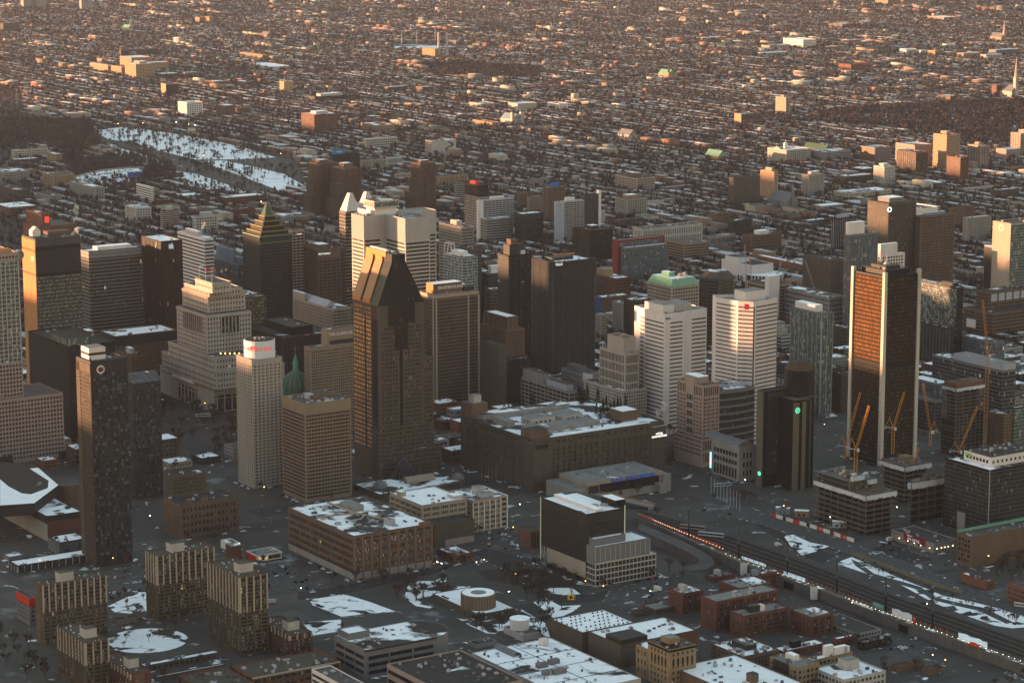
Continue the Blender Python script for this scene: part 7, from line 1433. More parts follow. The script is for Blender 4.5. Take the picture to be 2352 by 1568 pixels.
for(u,v,x,y)in cand:
	if rs.random()<.22 or nlow>=290:continue
	w,d=rs.uniform(14,27),rs.uniform(14,25);h=rs.choice([7,9,11,13,15,20])+rs.uniform(-1,2)
	if not free(u-1.5,u+w+1.5,v-1.5,v+d+1.5)or inpark(x,y)or any(inpoly(x,y,P)or inpoly(x+w*.84,y+w*.54,P)for P in ROADP):continue
	pr=proj((x,y,h))
	pb=proj((x,y,0))
	if not(-40<pr[0]<2390 and pb[1]<(1085 if pr[0]<1500 else 960)):continue
	cn,cm=rs.choice(COLS);rn,rm=rs.choice(ROOFS);rel,ref=nearest(x,y)
	size='squat' if h<10 else('mid-height' if h<16 else 'taller')
	lb=f'{size} {cn} building, {rn} roof, {rel} {ref}'
	b=Bd('low_building',lb,at=(x,y),w=w,d=d,h=h,cat='building',group='low buildings filling the streets of the centre')
	b.indiv=False;b.vol(W[cm],RF[rm],pp=.6)
	st=rs.choice([ST['w'],ST['w'],ST['W'],ST['h'],None])
	if st:b.LR(.8,h-.8,*st)
	b.units(rs.choice([1,2,3,5]),big=2.6);b.done();nlow+=1
def quads_obj(name,V,Fq,cols,mats,mi):
	me=D.meshes.new(name);nV,nF=len(V),len(Fq)
	me.vertices.add(nV);me.vertices.foreach_set('co',np.asarray(V,np.float32).ravel())
	me.loops.add(nF*4);me.loops.foreach_set('vertex_index',np.asarray(Fq,np.int32).ravel())
	me.polygons.add(nF);me.polygons.foreach_set('loop_start',np.arange(0,nF*4,4,dtype=np.int32));me.polygons.foreach_set('loop_total',np.full(nF,4,np.int32))if hasattr(me.polygons[0],'loop_total')and False else None
	for m_ in mats:me.materials.append(m_)
	me.polygons.foreach_set('material_index',np.asarray(mi,np.int32))
	if cols is not None:
		at=me.color_attributes.new('tint','FLOAT_COLOR','CORNER');c=np.ones((nF*4,4),np.float32);c[:,:3]=np.repeat(np.asarray(cols,np.float32),4,0);at.data.foreach_set('color',c.ravel())
	me.update(calc_edges=True);me.validate()
	o=D.objects.new(name,me);COL.objects.link(o);return o
def tint_mat(name,fine=.5):
	m,nt,b=base_mat(name);L=nt.links.new
	a=N(nt,'ShaderNodeAttribute',attribute_name='tint');g=N(nt,'ShaderNodeNewGeometry');n2=N(nt,'ShaderNodeTexNoise',i_Scale=.35,i_Detail=3.0);L(g.outputs['Position'],n2.inputs['Vector'])
	k=N(nt,'ShaderNodeMath',operation='MULTIPLY_ADD');k.inputs[1].default_value=2*fine;k.inputs[2].default_value=1-fine;L(n2.outputs['Fac'],k.inputs[0]);v_=N(nt,'ShaderNodeVectorMath',operation='SCALE');L(a.outputs['Color'],v_.inputs[0]);L(k.outputs[0],v_.inputs['Scale']);L(v_.outputs[0],b.inputs['Base Color']);b.inputs['Roughness'].default_value=.9;b.inputs['Specular IOR Level'].default_value=.1
	return m
hm_=tint_mat('house_masonry');hr_=tint_mat('house_roofing',.25)
HC=np.array([(.17,.075,.05),(.14,.085,.06),(.2,.12,.08),(.12,.075,.06),(.25,.2,.15),(.2,.17,.14),(.3,.26,.2),(.11,.1,.095)])
RC=np.array([(.5,.5,.54),(.34,.34,.36),(.14,.135,.13),(.08,.077,.075),(.3,.29,.28),(.2,.19,.185)])
rg=np.random.default_rng(5)
houses=[]
PU,PV=64.0,230.0
for iu in range(-80,140):
	for iv in range(0,55):
		ub,vb=iu*PU,iv*PV
		xc,yc=grid2w(ub+30,vb+110)
		if yc<2700 or yc>11200 or abs(xc)>.2*yc+260:continue
		big=rg.random()<.09;hb=rg.choice([8.2,9.0,9.6,10.4])
		for row,(r0,r1)in enumerate(((8,20.5),(43.5,56))):
			vv=vb+9;run=0
			while vv<vb+PV-9:
				if run<=0:run=rg.integers(2,8);hr=hb+rg.uniform(-.7,.7);ri=rg.choice(6,p=[.2,.22,.2,.16,.12,.1]);wi=rg.integers(0,8);uo=rg.uniform(-.6,.6);ud=rg.uniform(-1,2.5);bt=rg.uniform(.8,1.2)
				run-=1
				wv=rg.uniform(7.5,10.5)if yc<5200 else rg.uniform(10,17)
				if big:wv=rg.uniform(22,48)
				h=hr+rg.uniform(-.12,.12)
				if big:h=rg.choice([9,10,12,14,18])+rg.uniform(-1,2)
				if rg.random()<.012:h+=rg.uniform(3,9)
				if rg.random()>.11:
					uu0,uu1=ub+r0+uo,ub+r1+ud*(1 if row==0 else.3)
					if big:uu1=uu0+rg.uniform(14,26)if row==0 else uu1
					houses.append((uu0,uu1,vv,vv+wv,h,ri if rg.random()<.8 else rg.integers(0,6),wi if rg.random()<.6 else rg.integers(0,8),bt))
				vv+=wv+(0 if rg.random()<.94 else rg.uniform(3,10))
Hs=np.array(houses)
cu_,cv_=(Hs[:,0]+Hs[:,1])/2,(Hs[:,2]+Hs[:,3])/2
X,Y=cu_*U0[0]+cv_*V0[0],cu_*U0[1]+cv_*V0[1]
ok=np.ones(len(Hs),bool)
for a in OCC:ok&=~((Hs[:,0]<a[1])&(Hs[:,1]>a[0])&(Hs[:,2]<a[3])&(Hs[:,3]>a[2]))
def poly_np(P):
	c=np.zeros(len(X),bool);j=len(P)-1
	for i in range(len(P)):
		with np.errstate(divide='ignore',invalid='ignore'):c^=((P[i][1]>Y)!=(P[j][1]>Y))&(X<(P[j][0]-P[i][0])*(Y-P[i][1])/(P[j][1]-P[i][1]+1e-9)+P[i][0])
		j=i
	return c
for P in PARKS+ROADP:ok&=~poly_np(P)
dep=Y*CP+CAMH*SP;px=1176+FL*X/dep;ok&=(px>-60)&(px<2412)
ok&=~((Y<6200)&(X<-.185*Y-20))
Hs,X,Y=Hs[ok],X[ok],Y[ok]
order=np.argsort(Y);Hs,X,Y=Hs[order],X[order],Y[order]
def box_arrays(H,z0=0.0):
	n=len(H);V=np.zeros((n,8,3));
	for k,(a,c)in enumerate(((0,2),(1,2),(1,3),(0,3))):
		uu,vv=H[:,a],H[:,c];V[:,k,0]=uu*U0[0]+vv*V0[0];V[:,k,1]=uu*U0[1]+vv*V0[1];V[:,k+4,:2]=V[:,k,:2];V[:,k,2]=z0;V[:,k+4,2]=H[:,4]
	Fq=np.array([(0,1,5,4),(1,2,6,5),(2,3,7,6),(3,0,4,7),(4,5,6,7)])
	return V.reshape(-1,3),(Fq[None]+(np.arange(n)*8)[:,None,None]).reshape(-1,4)
NI=290
wc_all=HC[Hs[:,6].astype(int)]*Hs[:,7:8]*rg.uniform(.85,1.15,(len(Hs),1));rc_all=RC[Hs[:,5].astype(int)]*rg.uniform(.9,1.08,(len(Hs),1))
wn_=['red-brown','brown','tan','dark brown','beige','grey-beige','cream','dark grey']
wk={}
for i in range(min(NI,len(Hs))):
	h=Hs[i];x,y=grid2w(h[0],h[2]);k=rs.randrange(8);q=rs.choice(['snow','most','part','part','dark','grav'])
	rel,ref=nearest(x,y)
	b=Bd('row_house',f'{wn_[k]} row house, flat {dict(snow="white", most="snowy", part="half-snowy", dark="dark", grav="gravel")[q]} roof, {rel} {ref}',at=(x,y),w=h[1]-h[0],d=h[3]-h[2],h=h[4],cat='house',group='row houses of the near residential streets',pad=None)
	b.indiv=False;m_=W[['red','brown','tan','dbrown','beige','conc','pale','grey'][k]]
	b.vol(m_,RF[q],pp=.5,z0=0);b.face((0,b.d),(0,0),.6,h[4]-.6,('win',2.4,3.1,1.1,1.7,G['house'],.3));b.face((0,0),(b.w,0),.6,h[4]-.6,('win',3.6,3.1,1.1,1.6,G['house'],1));b.done()
Hf=Hs[NI:];V,Fq=box_arrays(Hf);n=len(Hf)
cols=np.zeros((n,5,3));cols[:,:4]=wc_all[NI:,None];cols[:,4]=rc_all[NI:]
mi=np.tile([0,0,0,0,1],n)
hv=[V];hf=[Fq];hc=[cols.reshape(-1,3)];hmi=[mi];off=len(V)
for fl in range(3):
	z0,z1=1.2+3.1*fl,2.9+3.1*fl
	sel=Hf[:,4]>z1+.5;S=Hf[sel&(Y[NI:]<7000)]
	if not len(S):continue
	for face in range(2):
		m=len(S);P=np.zeros((m,4,3))
		if face==0:a=[(S[:,0]-.12,S[:,2]+.9),(S[:,0]-.12,S[:,3]-.9)]
		else:a=[(S[:,0]+.9,S[:,2]-.12),(S[:,1]-.9,S[:,2]-.12)]
		for k in range(4):
			uu,vv=a[0 if k in(0,3)else 1];P[:,k,0]=uu*U0[0]+vv*V0[0];P[:,k,1]=uu*U0[1]+vv*V0[1];P[:,k,2]=z0 if k<2 else z1
		hv.append(P.reshape(-1,3));hf.append(np.arange(m*4).reshape(m,4)+off);off+=m*4;hc.append(np.full((m,3),.05));hmi.append(np.zeros(m,int))
o=quads_obj('far_row_houses',np.concatenate(hv),np.concatenate(hf),np.concatenate(hc),[hm_,hr_],np.concatenate(hmi));tag(o,'far streets of low flat-roofed brick row houses with snow on their roofs','houses',None,'stuff')
def tree_mesh(seed,h=11.0):
	r_=random.Random(seed);tb_,cb_=MB(),MB()
	tb_.tube((0,0,0),(0,0,h*.34),.34,.24,5)
	def br(p,d,l,r,lev):
		q=p+d*l
		(tb_ if lev==0 else cb_).tube(p,q,r,r*.6,3 if lev else 4)
		if lev>=3:return
		for k in range(r_.choice([3,4])if lev<2 else 5):
			nd=(d+Vector((r_.uniform(-1,1),r_.uniform(-1,1),r_.uniform(-.25,.8)))*.75).normalized()
			br(p.lerp(q,r_.uniform(.45,1)),nd,l*r_.uniform(.55,.8),max(.12,r*.62),lev+1)
	for k in range(5):
		a=k*1.26+r_.uniform(-.3,.3);br(Vector((0,0,h*.32)),Vector((math.cos(a)*.6,math.sin(a)*.6,.95)).normalized(),h*.3,.19,0)
	return tb_.mesh('trunk',W['trunk']),cb_.mesh('crown',W['twig'])
TM=[tree_mesh(s)for s in range(4)]
def fir_mesh(seed,h=12.0):
	r_=random.Random(seed);tb_,cb_=MB(),MB();tb_.tube((0,0,0),(0,0,h*.9),.2,.05,5)
	for i in range(260):
		z=h*(.1+.88*r_.random()**1.1);R=(h-z)*.26+.15;a=r_.uniform(0,6.28);rr=R*r_.uniform(.35,1);p=Vector((rr*math.cos(a),rr*math.sin(a),z-rr*.35));s=r_.uniform(.35,.8);t=Vector((-math.sin(a),math.cos(a),0))*s;d_=Vector((math.cos(a),math.sin(a),-.55))*s
		cb_.poly([tuple(p-t*.6),tuple(p+d_),tuple(p+t*.6),tuple(p-d_*.9+Vector((0,0,.3)))])
	return tb_.mesh('trunk',W['trunk']),cb_.mesh('crown',W['fir'])
FM=[fir_mesh(s)for s in range(2)]
tcount=0
def tree(x,y,z,label,group,k=None,s=1.0,fir=False):
	global tcount
	t=thing('fir_tree' if fir else 'bare_tree',label,'tree',(x,y,z),rs.uniform(0,6.28),group);t.scale=(s,s,s*rs.uniform(.9,1.15))
	for nm,me in zip(('trunk','crown'),(rs.choice(FM)if fir else rs.choice(TM))):
		o=D.objects.new(nm,me);COL.objects.link(o);o.parent=t
	tcount+=1
def scatter(R,pts,n,label,group,s=(.8,1.2),z=0.0,fir=False):
	P=[un(R,x,y,z)[:2]for x,y in pts];xs=[p[0]for p in P];ys=[p[1]for p in P];k=0
	for _ in range(n*30):
		if k>=n:break
		x,y=rs.uniform(min(xs),max(xs)),rs.uniform(min(ys),max(ys))
		if inpoly(x,y,P)and(z>1 or free(x*U0[0]+y*U0[1]-1,x*U0[0]+y*U0[1]+1,x*V0[0]+y*V0[1]-1,x*V0[0]+y*V0[1]+1)):tree(x,y,z,label,group,s=rs.uniform(*s),fir=fir);k+=1
scatter('M',[(450,300),(1000,250),(1200,320),(1100,600),(700,560),(450,420)],20,'bare tree in the snowy park left of the tan drum','bare trees left of the tan drum')
scatter('M',[(1380,620),(1900,780),(2300,560),(2350,900),(1500,860)],16,'bare tree in the snowy park around the white ventilation tower','bare trees around the ventilation tower')
scatter('M',[(1850,200),(2350,260),(2350,560),(1900,480),(1700,330)],20,'bare tree on the brown lawn left of the dark slate block','bare trees on the brown lawn',(.7,1.1))
scatter('N',[(0,100),(300,230),(520,340),(430,560),(0,480)],18,'bare tree below the dark slate block beside curved road','bare trees below the dark slate block',(.7,1.1))
scatter(4,[(1100,1200),(1640,1330),(1640,1580),(1130,1560)],34,'bare tree in the dark square before the stepped stone tower','bare trees in the dark square',(.9,1.4))
scatter(9,[(340,240),(560,340),(470,380),(330,330)],9,'bare tree at the foot of the octagonal-capped tower','bare trees at the octagonal-capped tower',(.6,.9))
scatter(9,[(1210,720),(1480,850),(1760,960),(2300,1130),(2250,1160),(1600,930),(1230,770)],26,'slim young tree in the snowy linear park','young trees in the linear park',(.35,.5))
scatter(9,[(2150,760),(2352,760),(2352,880),(2160,860)],8,'bare tree near the right edge behind the orange-brown brick building','bare trees near the right edge')
scatter(7,[(-20,1180),(240,1350),(380,1560),(0,1560)],14,'bare tree in the lower left corner below the broad apartment slab','bare trees in the lower left corner')
scatter(7,[(760,1170),(1400,1150),(1500,1290),(1200,1330),(760,1320)],10,'small bare tree in the courtyard lawn of the slabs','courtyard trees',(.4,.7))
scatter(7,[(740,1000),(1000,960),(1000,1080),(780,1090)],8,'small bare tree in the snow left of the pale-stripped slab','small trees left of the pale-stripped slab',(.4,.7))
zt=HOTEL.h-1.4
scatter('F',[(1530,300),(1740,320),(1700,420),(1420,420)],15,'dark fir in the rooftop garden clump of the concrete hotel block','rooftop firs, right clump',(.8,1.3),zt,True)
scatter('F',[(560,330),(1100,250),(1080,290),(560,370)],9,'dark fir along the far roof gallery of concrete hotel block','rooftop firs, far row',(.7,1.1),zt,True)
scatter('F',[(1240,230),(1500,240),(1480,300),(1240,280)],7,'dark fir behind the white roof pavilions of concrete hotel block','rooftop firs behind pavilions',(.9,1.3),zt,True)
scatter(1,[(1550,1160),(1620,1150),(1625,1180),(1560,1185)],5,'dark conifer in the left clump on the snowy park field','left conifer clump in the park',(1.0,1.5),0,True)
scatter(1,[(1700,1190),(1760,1185),(1760,1210),(1705,1215)],5,'dark conifer in the right clump on the snowy park field','right conifer clump in the park',(1.0,1.4),0,True)
scatter(1,[(760,980),(1100,1045),(1560,1190),(1500,1235),(1150,1100),(760,1000)],40,'bare tree in the row along the avenue through the park','bare trees along the park avenue',(1.0,1.4))
scatter(1,[(640,900),(1000,900),(1500,985),(1880,1075),(1400,1095),(1000,1010)],50,'bare tree on the snowy park field right of the avenue','bare trees on the park field',(1.0,1.4))
def far_trees(name,label,pts,z=0.0,hh=(8,13),zf=None,seed=1):
	g=np.random.default_rng(seed);P=np.asarray(pts);n=len(P);q=17
	a=g.uniform(0,6.28,(n,q));el=g.uniform(-.1,1.35,(n,q));L_=g.uniform(.55,1.0,(n,q));Ht=g.uniform(*hh,(n,1))
	c=np.zeros((n,q,3));c[:,:,0]=P[:,None,0];c[:,:,1]=P[:,None,1];c[:,:,2]=Ht*.42+(zf[:,None]if zf is not None else 0)
	d_=np.stack([np.cos(a)*np.cos(el),np.sin(a)*np.cos(el),np.sin(el)],-1)*(Ht*.5*L_)[...,None]
	d_[...,2]*=1.15
	s_=np.stack([-np.sin(a),np.cos(a),np.zeros_like(a)],-1)*(g.uniform(.18,.42,(n,q))*Ht*.085)[...,None]
	s2=np.stack([np.zeros_like(a),np.zeros_like(a),np.ones_like(a)],-1)*(g.uniform(.15,.4,(n,q))*Ht*.06)[...,None]
	p0,p1=c+d_*.12,c+d_
	V1=np.stack([p0-s_*.5,p1-s_*2.2-s2,p1+s_*2.2+s2,p0+s_*.5],2).reshape(-1,3)
	T0=np.stack([P[:,0],P[:,1],(zf if zf is not None else np.zeros(n))],-1);tw=np.array([.35,0,0]);top=T0+np.array([0,0,1])*Ht*.5
	V2=np.stack([T0-tw,T0+tw,top+tw*.6,top-tw*.6],1).reshape(-1,3)
	V=np.concatenate([V1,V2]);Fq=np.arange(len(V)).reshape(-1,4)
	me_cols=None;o=quads_obj(name,V,Fq,None,[W['twigfar']],np.zeros(len(Fq),int));tag(o,label,'trees',None,'stuff');return o
W['twigfar']=wall('distant_twigs',(.09,.068,.06),.35,.9,.02)
g=np.random.default_rng(3)
tp=[]
for iu in range(-80,140):
	for iv in range(0,55):
		ub,vb=iu*PU,iv*PV;xc,yc=grid2w(ub+30,vb+110)
		if yc<2800 or yc>11000 or abs(xc)>.2*yc+200:continue
		k=int(56 if yc<5500 else 42)
		uu=np.where(g.random(k)<.5,g.uniform(-3,6,k),g.uniform(23,41,k));vv=g.uniform(0,PV,k)
		tp.append(np.stack([(ub+uu)*U0[0]+(vb+vv)*V0[0],(ub+uu)*U0[1]+(vb+vv)*V0[1]],-1))
tp=np.concatenate(tp);X,Y=tp[:,0],tp[:,1];ok=np.ones(len(tp),bool);uu,vv=X*U0[0]+Y*U0[1],X*V0[0]+Y*V0[1]
for a in OCC:ok&=~((uu<a[1])&(uu>a[0])&(vv<a[3])&(vv>a[2]))
for P in PARKS[:2]:ok&=~poly_np(P)
dep=Y*CP+CAMH*SP;px=1176+FL*X/dep;ok&=(px>-40)&(px<2392)
far_trees('street_trees','bare street and garden trees of the far residential quarter',tp[ok],hh=(12,19))
def wood(poly,dens,seed):
	g_=np.random.default_rng(seed);P=np.array(poly);lo,hi=P.min(0),P.max(0);n=int((hi-lo).prod()*dens);q=g_.uniform(lo,hi,(n,2));global X,Y;X,Y=q[:,0],q[:,1];return q[poly_np(poly)]
wl=[wood(PARKS[2],.012,5),wood(PARKS[3],.011,6),wood(PARKS[5],.008,8)]
wl.append(wood(PARKS[0],.0016,12));far_trees('woods','dense bare woods of the two far parks and around the stadium',np.concatenate(wl),hh=(10,16),seed=4)
q=wood(PARKS[4],.012,9);far_trees('hill_wood','dark bare wood at the foot of the mountain by the left edge',q,hh=(10,16),seed=7)
def car_meshes(c,nm):
	mb=MB();pr=[(-2.2,.35),(-2.2,.85),(-1.3,.95),(-.75,1.42),(.75,1.45),(1.35,.98),(2.15,.82),(2.2,.35)]
	for i in range(len(pr)-1):(a,z0),(c_,z1)=pr[i],pr[i+1];mb.quad((a,.88,z0),(a,-.88,z0),(c_,-.88,z1),(c_,.88,z1))
	mb.poly([(a,-.88,z)for a,z in pr][::-1]);mb.poly([(a,.88,z)for a,z in pr]);body=mb.mesh('body',c)
	mb=MB();mb.quad((.8,-.75,1.45),(1.32,-.8,1.02),(1.32,.8,1.02),(.8,.75,1.45));mb.quad((-.8,.75,1.44),(-1.28,.8,1.0),(-1.28,-.8,1.0),(-.8,-.75,1.44));[mb.quad((-.95*1,s*.895,1.0),(1.15,s*.895,1.0),(.72,s*.895,1.38),(-.7,s*.895,1.38))for s in(-1,1)];gl=mb.mesh('window',G['blk'])
	mb=MB();mb.tube((0,-.12,0),(0,.12,0),.34,n=10);return body,gl,mb.mesh('wheel',W['black'])
CM=[car_meshes(wall(n_,c,.05,.35),n_)for n_,c in(('white_car_paint',(.7,.7,.7)),('black_car_paint',(.02,.02,.022)),('grey_car_paint',(.2,.2,.21)),('red_car_paint',(.35,.03,.03)))]
hlm=emit('headlamp_glow',(1,.92,.75),5.0)
CN=['white','black','grey','red']
def car(R,x,y,a,k,where,lights=False,z=.03):
	p=un(R,x,y,z);body,gl,wh=CM[k]
	t=thing('parked_car' if not lights else 'car',f'{CN[k]} car {where}','car',p,math.radians(a),group=where if False else None)
	for nm,me,l_ in[('body',body,(0,0,0)),('window',gl,(0,0,0))]+[('wheel',wh,(sx*1.4,sy*.8,.34))for sx in(-1,1)for sy in(-1,1)]:o=D.objects.new(nm,me);COL.objects.link(o);o.parent=t;o.location=l_
	if lights:
		if 'hl' not in PANE:mb=MB();mb.box(0,.12,-.16,.16,0,.2);PANE['hl']=mb.mesh('headlight',hlm)
		for s in(-.6,.6):o=D.objects.new('headlight',PANE['hl']);COL.objects.link(o);o.parent=t;o.location=(2.18,s,.55)
CARS=[(8,925,660,33,0,'parked beside the small brick corner house'),(8,672,735,-120,1,'with headlights on by the arched brick block',1),(8,700,745,-120,2,'following another with headlights by the brick block',1),(8,715,778,33,1,'on the street below the arched brick block'),(8,1145,938,-60,1,'driving with headlights left of the tan drum trees',1),(8,1275,835,33,0,'under the orange beacon on the brown lawn'),(8,1972,1022,20,0,'parked left in the pair behind vent-dotted warehouse'),(8,1998,1018,20,0,'parked right in the pair behind vent-dotted warehouse'),(8,2185,1000,20,2,'parked in the lot left of white-terraced brick block'),(8,2242,985,20,0,'parked at the far end of lot by the red brick block'),(8,2155,940,20,0,'parked beside the white box truck'),(8,1850,890,15,1,'waiting at the foot of the gridded clinic'),(8,2150,860,15,3,'dark and low, parked under the clinic corner'),(8,1885,1000,25,2,'snowed in at the edge of the lot'),(9,1408,905,-25,0,'driving alone on the low road by the linear park'),(9,1575,983,-25,0,'driving behind another on the low road'),(9,1665,1025,-25,1,'with headlights on at the low road',1),(9,1935,1140,-25,0,'passing under the right gantry'),(9,2010,1162,-25,2,'last in line on the low road at right'),(9,1435,655,33,1,'parked in front of the box store, left'),(9,1430,610,-57,1,'near the white van by the box store'),(9,1660,665,33,0,'parked in front of the box store, right'),(9,1825,652,33,1,'backed against the side of the box store'),(9,1500,1325,10,0,'parked left in the yard below railway wall'),(9,1530,1330,10,0,'parked right in the yard below railway wall'),(9,1080,672,20,2,'waiting at the boulevard crossing'),(9,325,408,-25,1,'crossing the wide square'),(9,150,382,-25,1,'in the square near the hall'),(9,25,310,-25,2,'turning at the left of the square'),(9,1410,1240,20,0,'beside the dark workshop'),(9,1570,1250,20,2,'under the railway wall'),(7,800,845,-40,3,'with tail lights glowing in the lot between slabs'),(7,930,880,10,0,'parked in the lot between slabs'),(7,850,835,10,2,'parked at the back of the lot between slabs'),(7,2155,945,20,0,'on the street above the snowy lots'),(4,1250,1345,15,2,'in the dark square left of the bus'),(4,1365,1378,15,3,'at the crossing in the dark square'),(8,1180,618,-30,0,'at the kerb of yard left of slate block'),(8,1130,540,33,1,'under the white-striped office block'),(8,1020,548,33,1,'parked second under the white-striped office block')]
for c in CARS:car(*c[:6],lights=len(c)>6)
pv_=MB();kerb=[]
for i,b_ in enumerate(BLDS):
	if not(1600<b_.y<3500)or b_.w<9:continue
	gp=4+(i*7%5)*1.4;P=[b_.wp(-gp,-gp),b_.wp(b_.w+gp,-gp),b_.wp(b_.w+gp,b_.d+gp),b_.wp(-gp,b_.d+gp)];z_=.09+.0007*i
	if b_.x*U0[0]>1e9:continue
	pv_.prism(P,0,z_);kerb.append(b_)
o=pv_.build('pavement',roofm('pavement_slabs',(.085,.082,.078),.2,.07,.3,.03));o['kind']='structure'
nc=0
SB.build('snowbank',roofm('dirty_snowbank',(.09,.087,.083),.3,.3),kind='stuff',label='dirty ploughed snow along road edges')
def lot(R,pts,n,a,where):
	P=[un(R,x,y)[:2]for x,y in pts];xs=[p[0]for p in P];ys=[p[1]for p in P];done_=[]
	for _ in range(n*40):
		if len(done_)>=n:break
		x,y=rs.uniform(min(xs),max(xs)),rs.uniform(min(ys),max(ys));x=round(x/2.7)*2.7;y=round(y/6.2)*6.2
		u_,v_=x*U0[0]+y*U0[1],x*V0[0]+y*V0[1]
		if not inpoly(x,y,P)or not free(u_-2,u_+2,v_-2,v_+2)or(x,y)in done_:continue
		done_.append((x,y));put_car(x,y,math.radians(a),rs.choice([0,1,1,2,2]),f'car parked in {where}',f'cars parked in {where}')
def put_car(x,y,a,k,what,grp):
	body,gl,wh=CM[k];t=thing('parked_car',f'{CN[k]} {what}','car',(x,y,.03),a,f'{CN[k]} {grp}')
	for nm,me,l_ in[('body',body,(0,0,0)),('window',gl,(0,0,0))]+[('wheel',wh,(sx*1.4,sy*.8,.34))for sx in(-1,1)for sy in(-1,1)]:o=D.objects.new(nm,me);COL.objects.link(o);o.parent=t;o.location=l_
lot(7,[(740,780),(1000,740),(1000,930),(760,980)],14,80,'the lot between the two apartment slabs')
lot(7,[(1850,750),(2000,760),(2250,880),(2100,930),(1850,900)],16,80,'the lot below the red and white pavilion')
lot(8,[(1860,930),(2250,850),(2250,990),(2000,1050)],14,80,'the lot behind the vent-dotted warehouse')
lot(8,[(930,540),(1210,520),(1230,660),(960,690)],16,80,'the yard left of the dark slate block')
lot(9,[(1300,640),(1430,600),(1700,700),(1560,735)],8,80,'the lot before the box store')
lot(9,[(1390,1275),(1640,1262),(1740,1340),(1470,1395)],12,80,'the yard below the railway wall')
lot(9,[(1740,770),(1900,730),(2300,700),(2000,760)],6,80,'the street corner under the green-edged warehouse')
for b_ in kerb:
	if nc>150:break
	for side in range(2):
		L_=b_.w if side==0 else b_.d;t_=uni(0,6)
		while t_<L_-3 and nc<=150:
			lx,ly=(t_,-5.2)if side==0 else(-5.2,t_)
			x,y=b_.wp(lx,ly);u_,v_=x*U0[0]+y*U0[1],x*V0[0]+y*V0[1]
			if rs.random()<.5 and free(u_-1.6,u_+1.6,v_-1.6,v_+1.6)and not inpark(x,y):
				q=proj((x,y,0))
				if 0<q[0]<2352 and q[1]<1560:
					put_car(x,y,b_.e.rotation_euler.z+(0 if side==0 else math.pi/2),rs.choice([0,1,1,2,2,0]),'car parked at a kerb in the shaded streets between the buildings','cars parked along the shaded streets');nc+=1
			t_+=uni(5.4,7)
stp=[]
for b_ in kerb:
	if b_.y>3000:continue
	for t_ in np.arange(4,b_.w,9.5):
		if rs.random()<.45:continue
		x,y=b_.wp(t_,-4.5);u_,v_=x*U0[0]+y*U0[1],x*V0[0]+y*V0[1]
		stp.append((x,y))
for P in ROADP:
	for p,q in zip(P,P[1:]+P[:1]):
		p,q=Vector(p),Vector(q);L_=(q-p).length
		for k in range(int(L_/11)):
			x,y=p.lerp(q,(k+rs.random())*11/L_);u_,v_=x*U0[0]+y*U0[1],x*V0[0]+y*V0[1]
			if rs.random()<.5 and free(u_-2,u_+2,v_-2,v_+2):stp.append((x,y))
rs.shuffle(stp);TA=[]
for me in[m for t_ in TM for m in t_]:
	me.calc_loop_triangles();v=np.empty(len(me.vertices)*3,np.float32);me.vertices.foreach_get('co',v);q=np.empty(len(me.loop_triangles)*3,np.int32);me.loop_triangles.foreach_get('vertices',q);TA.append((v.reshape(-1,3),q))
VS,QS,n0=[],[],0
for(x,y)in stp[:420]:
	k=rs.randrange(4);a,s_=rs.uniform(0,6.28),rs.uniform(.6,1.05);R_=np.array([[math.cos(a),-math.sin(a),0],[math.sin(a),math.cos(a),0],[0,0,1]]).T*s_
	for v,q in TA[2*k:2*k+2]:VS.append(v@R_+np.array([x,y,0]));QS.append(q+n0);n0+=len(v)
me=D.meshes.new('kerb_trees');V_,Q_=np.concatenate(VS).astype(np.float32),np.concatenate(QS).astype(np.int32)
me.vertices.add(len(V_));me.vertices.foreach_set('co',V_.ravel());me.loops.add(len(Q_));me.loops.foreach_set('vertex_index',Q_);me.polygons.add(len(Q_)//3);me.polygons.foreach_set('loop_start',np.arange(0,len(Q_),3,dtype=np.int32));me.update(calc_edges=True);me.validate()
me.materials.append(W['twig']);o=D.objects.new('kerb_trees',me);COL.objects.link(o);tag(o,'smaller bare street trees along the pavements and roads of the centre','trees',None,'stuff')
def boxy(name,label,cat,R,x,y,a,L_,Wd,Hh,m,win=True,z=.03):
	p=un(R,x,y,z);t=thing(name,label,cat,p,math.radians(a));mb=MB();mb.box(-L_/2,L_/2,-Wd/2,Wd/2,.5,Hh);mb.build('body',m,t)
	if win:mb=MB();mb.box(-L_/2+.5,L_/2-.4,-Wd/2-.04,Wd/2+.04,Hh*.5,Hh*.82);mb.box(L_/2-.02,L_/2+.04,-Wd/2+.2,Wd/2-.2,Hh*.4,Hh*.85);mb.build('window',G['blk'],t)
	for sx in(-1,1):
		for sy in(-1,1):mb=MB();mb.tube((0,-.15,0),(0,.15,0),.5,n=10);mb.build('wheel',W['black'],t,(sx*L_*.32,sy*Wd*.45,.5))
boxy('city_bus','white city bus in front of the stepped stone tower','bus',4,1410,1302,15,18,2.6,3.2,W['white']);boxy('city_bus','blue and white bus in the square before vaulted grey building','bus',9,278,215,12,17,2.6,3.2,W['lgrey']);boxy('city_bus','white bus entering at the right edge on the boulevard','bus',9,2340,1045,-25,12,2.6,3.1,W['white']);boxy('box_truck','white box truck in the lot beside the red brick block','truck',8,2180,930,-50,7,2.4,3.3,W['white'],False);boxy('box_truck','white box truck driving on the road between viaduct and boulevard','truck',9,657,630,-60,7,2.4,3.2,W['white'],False);boxy('delivery_van','white van standing at left corner of the box store','van',9,1424,588,33,5.5,2.2,2.8,W['white']);boxy('box_truck','white trailer parked beside the snowy lots','truck',7,1850,1020,10,12,2.5,3.2,W['pale'],False)
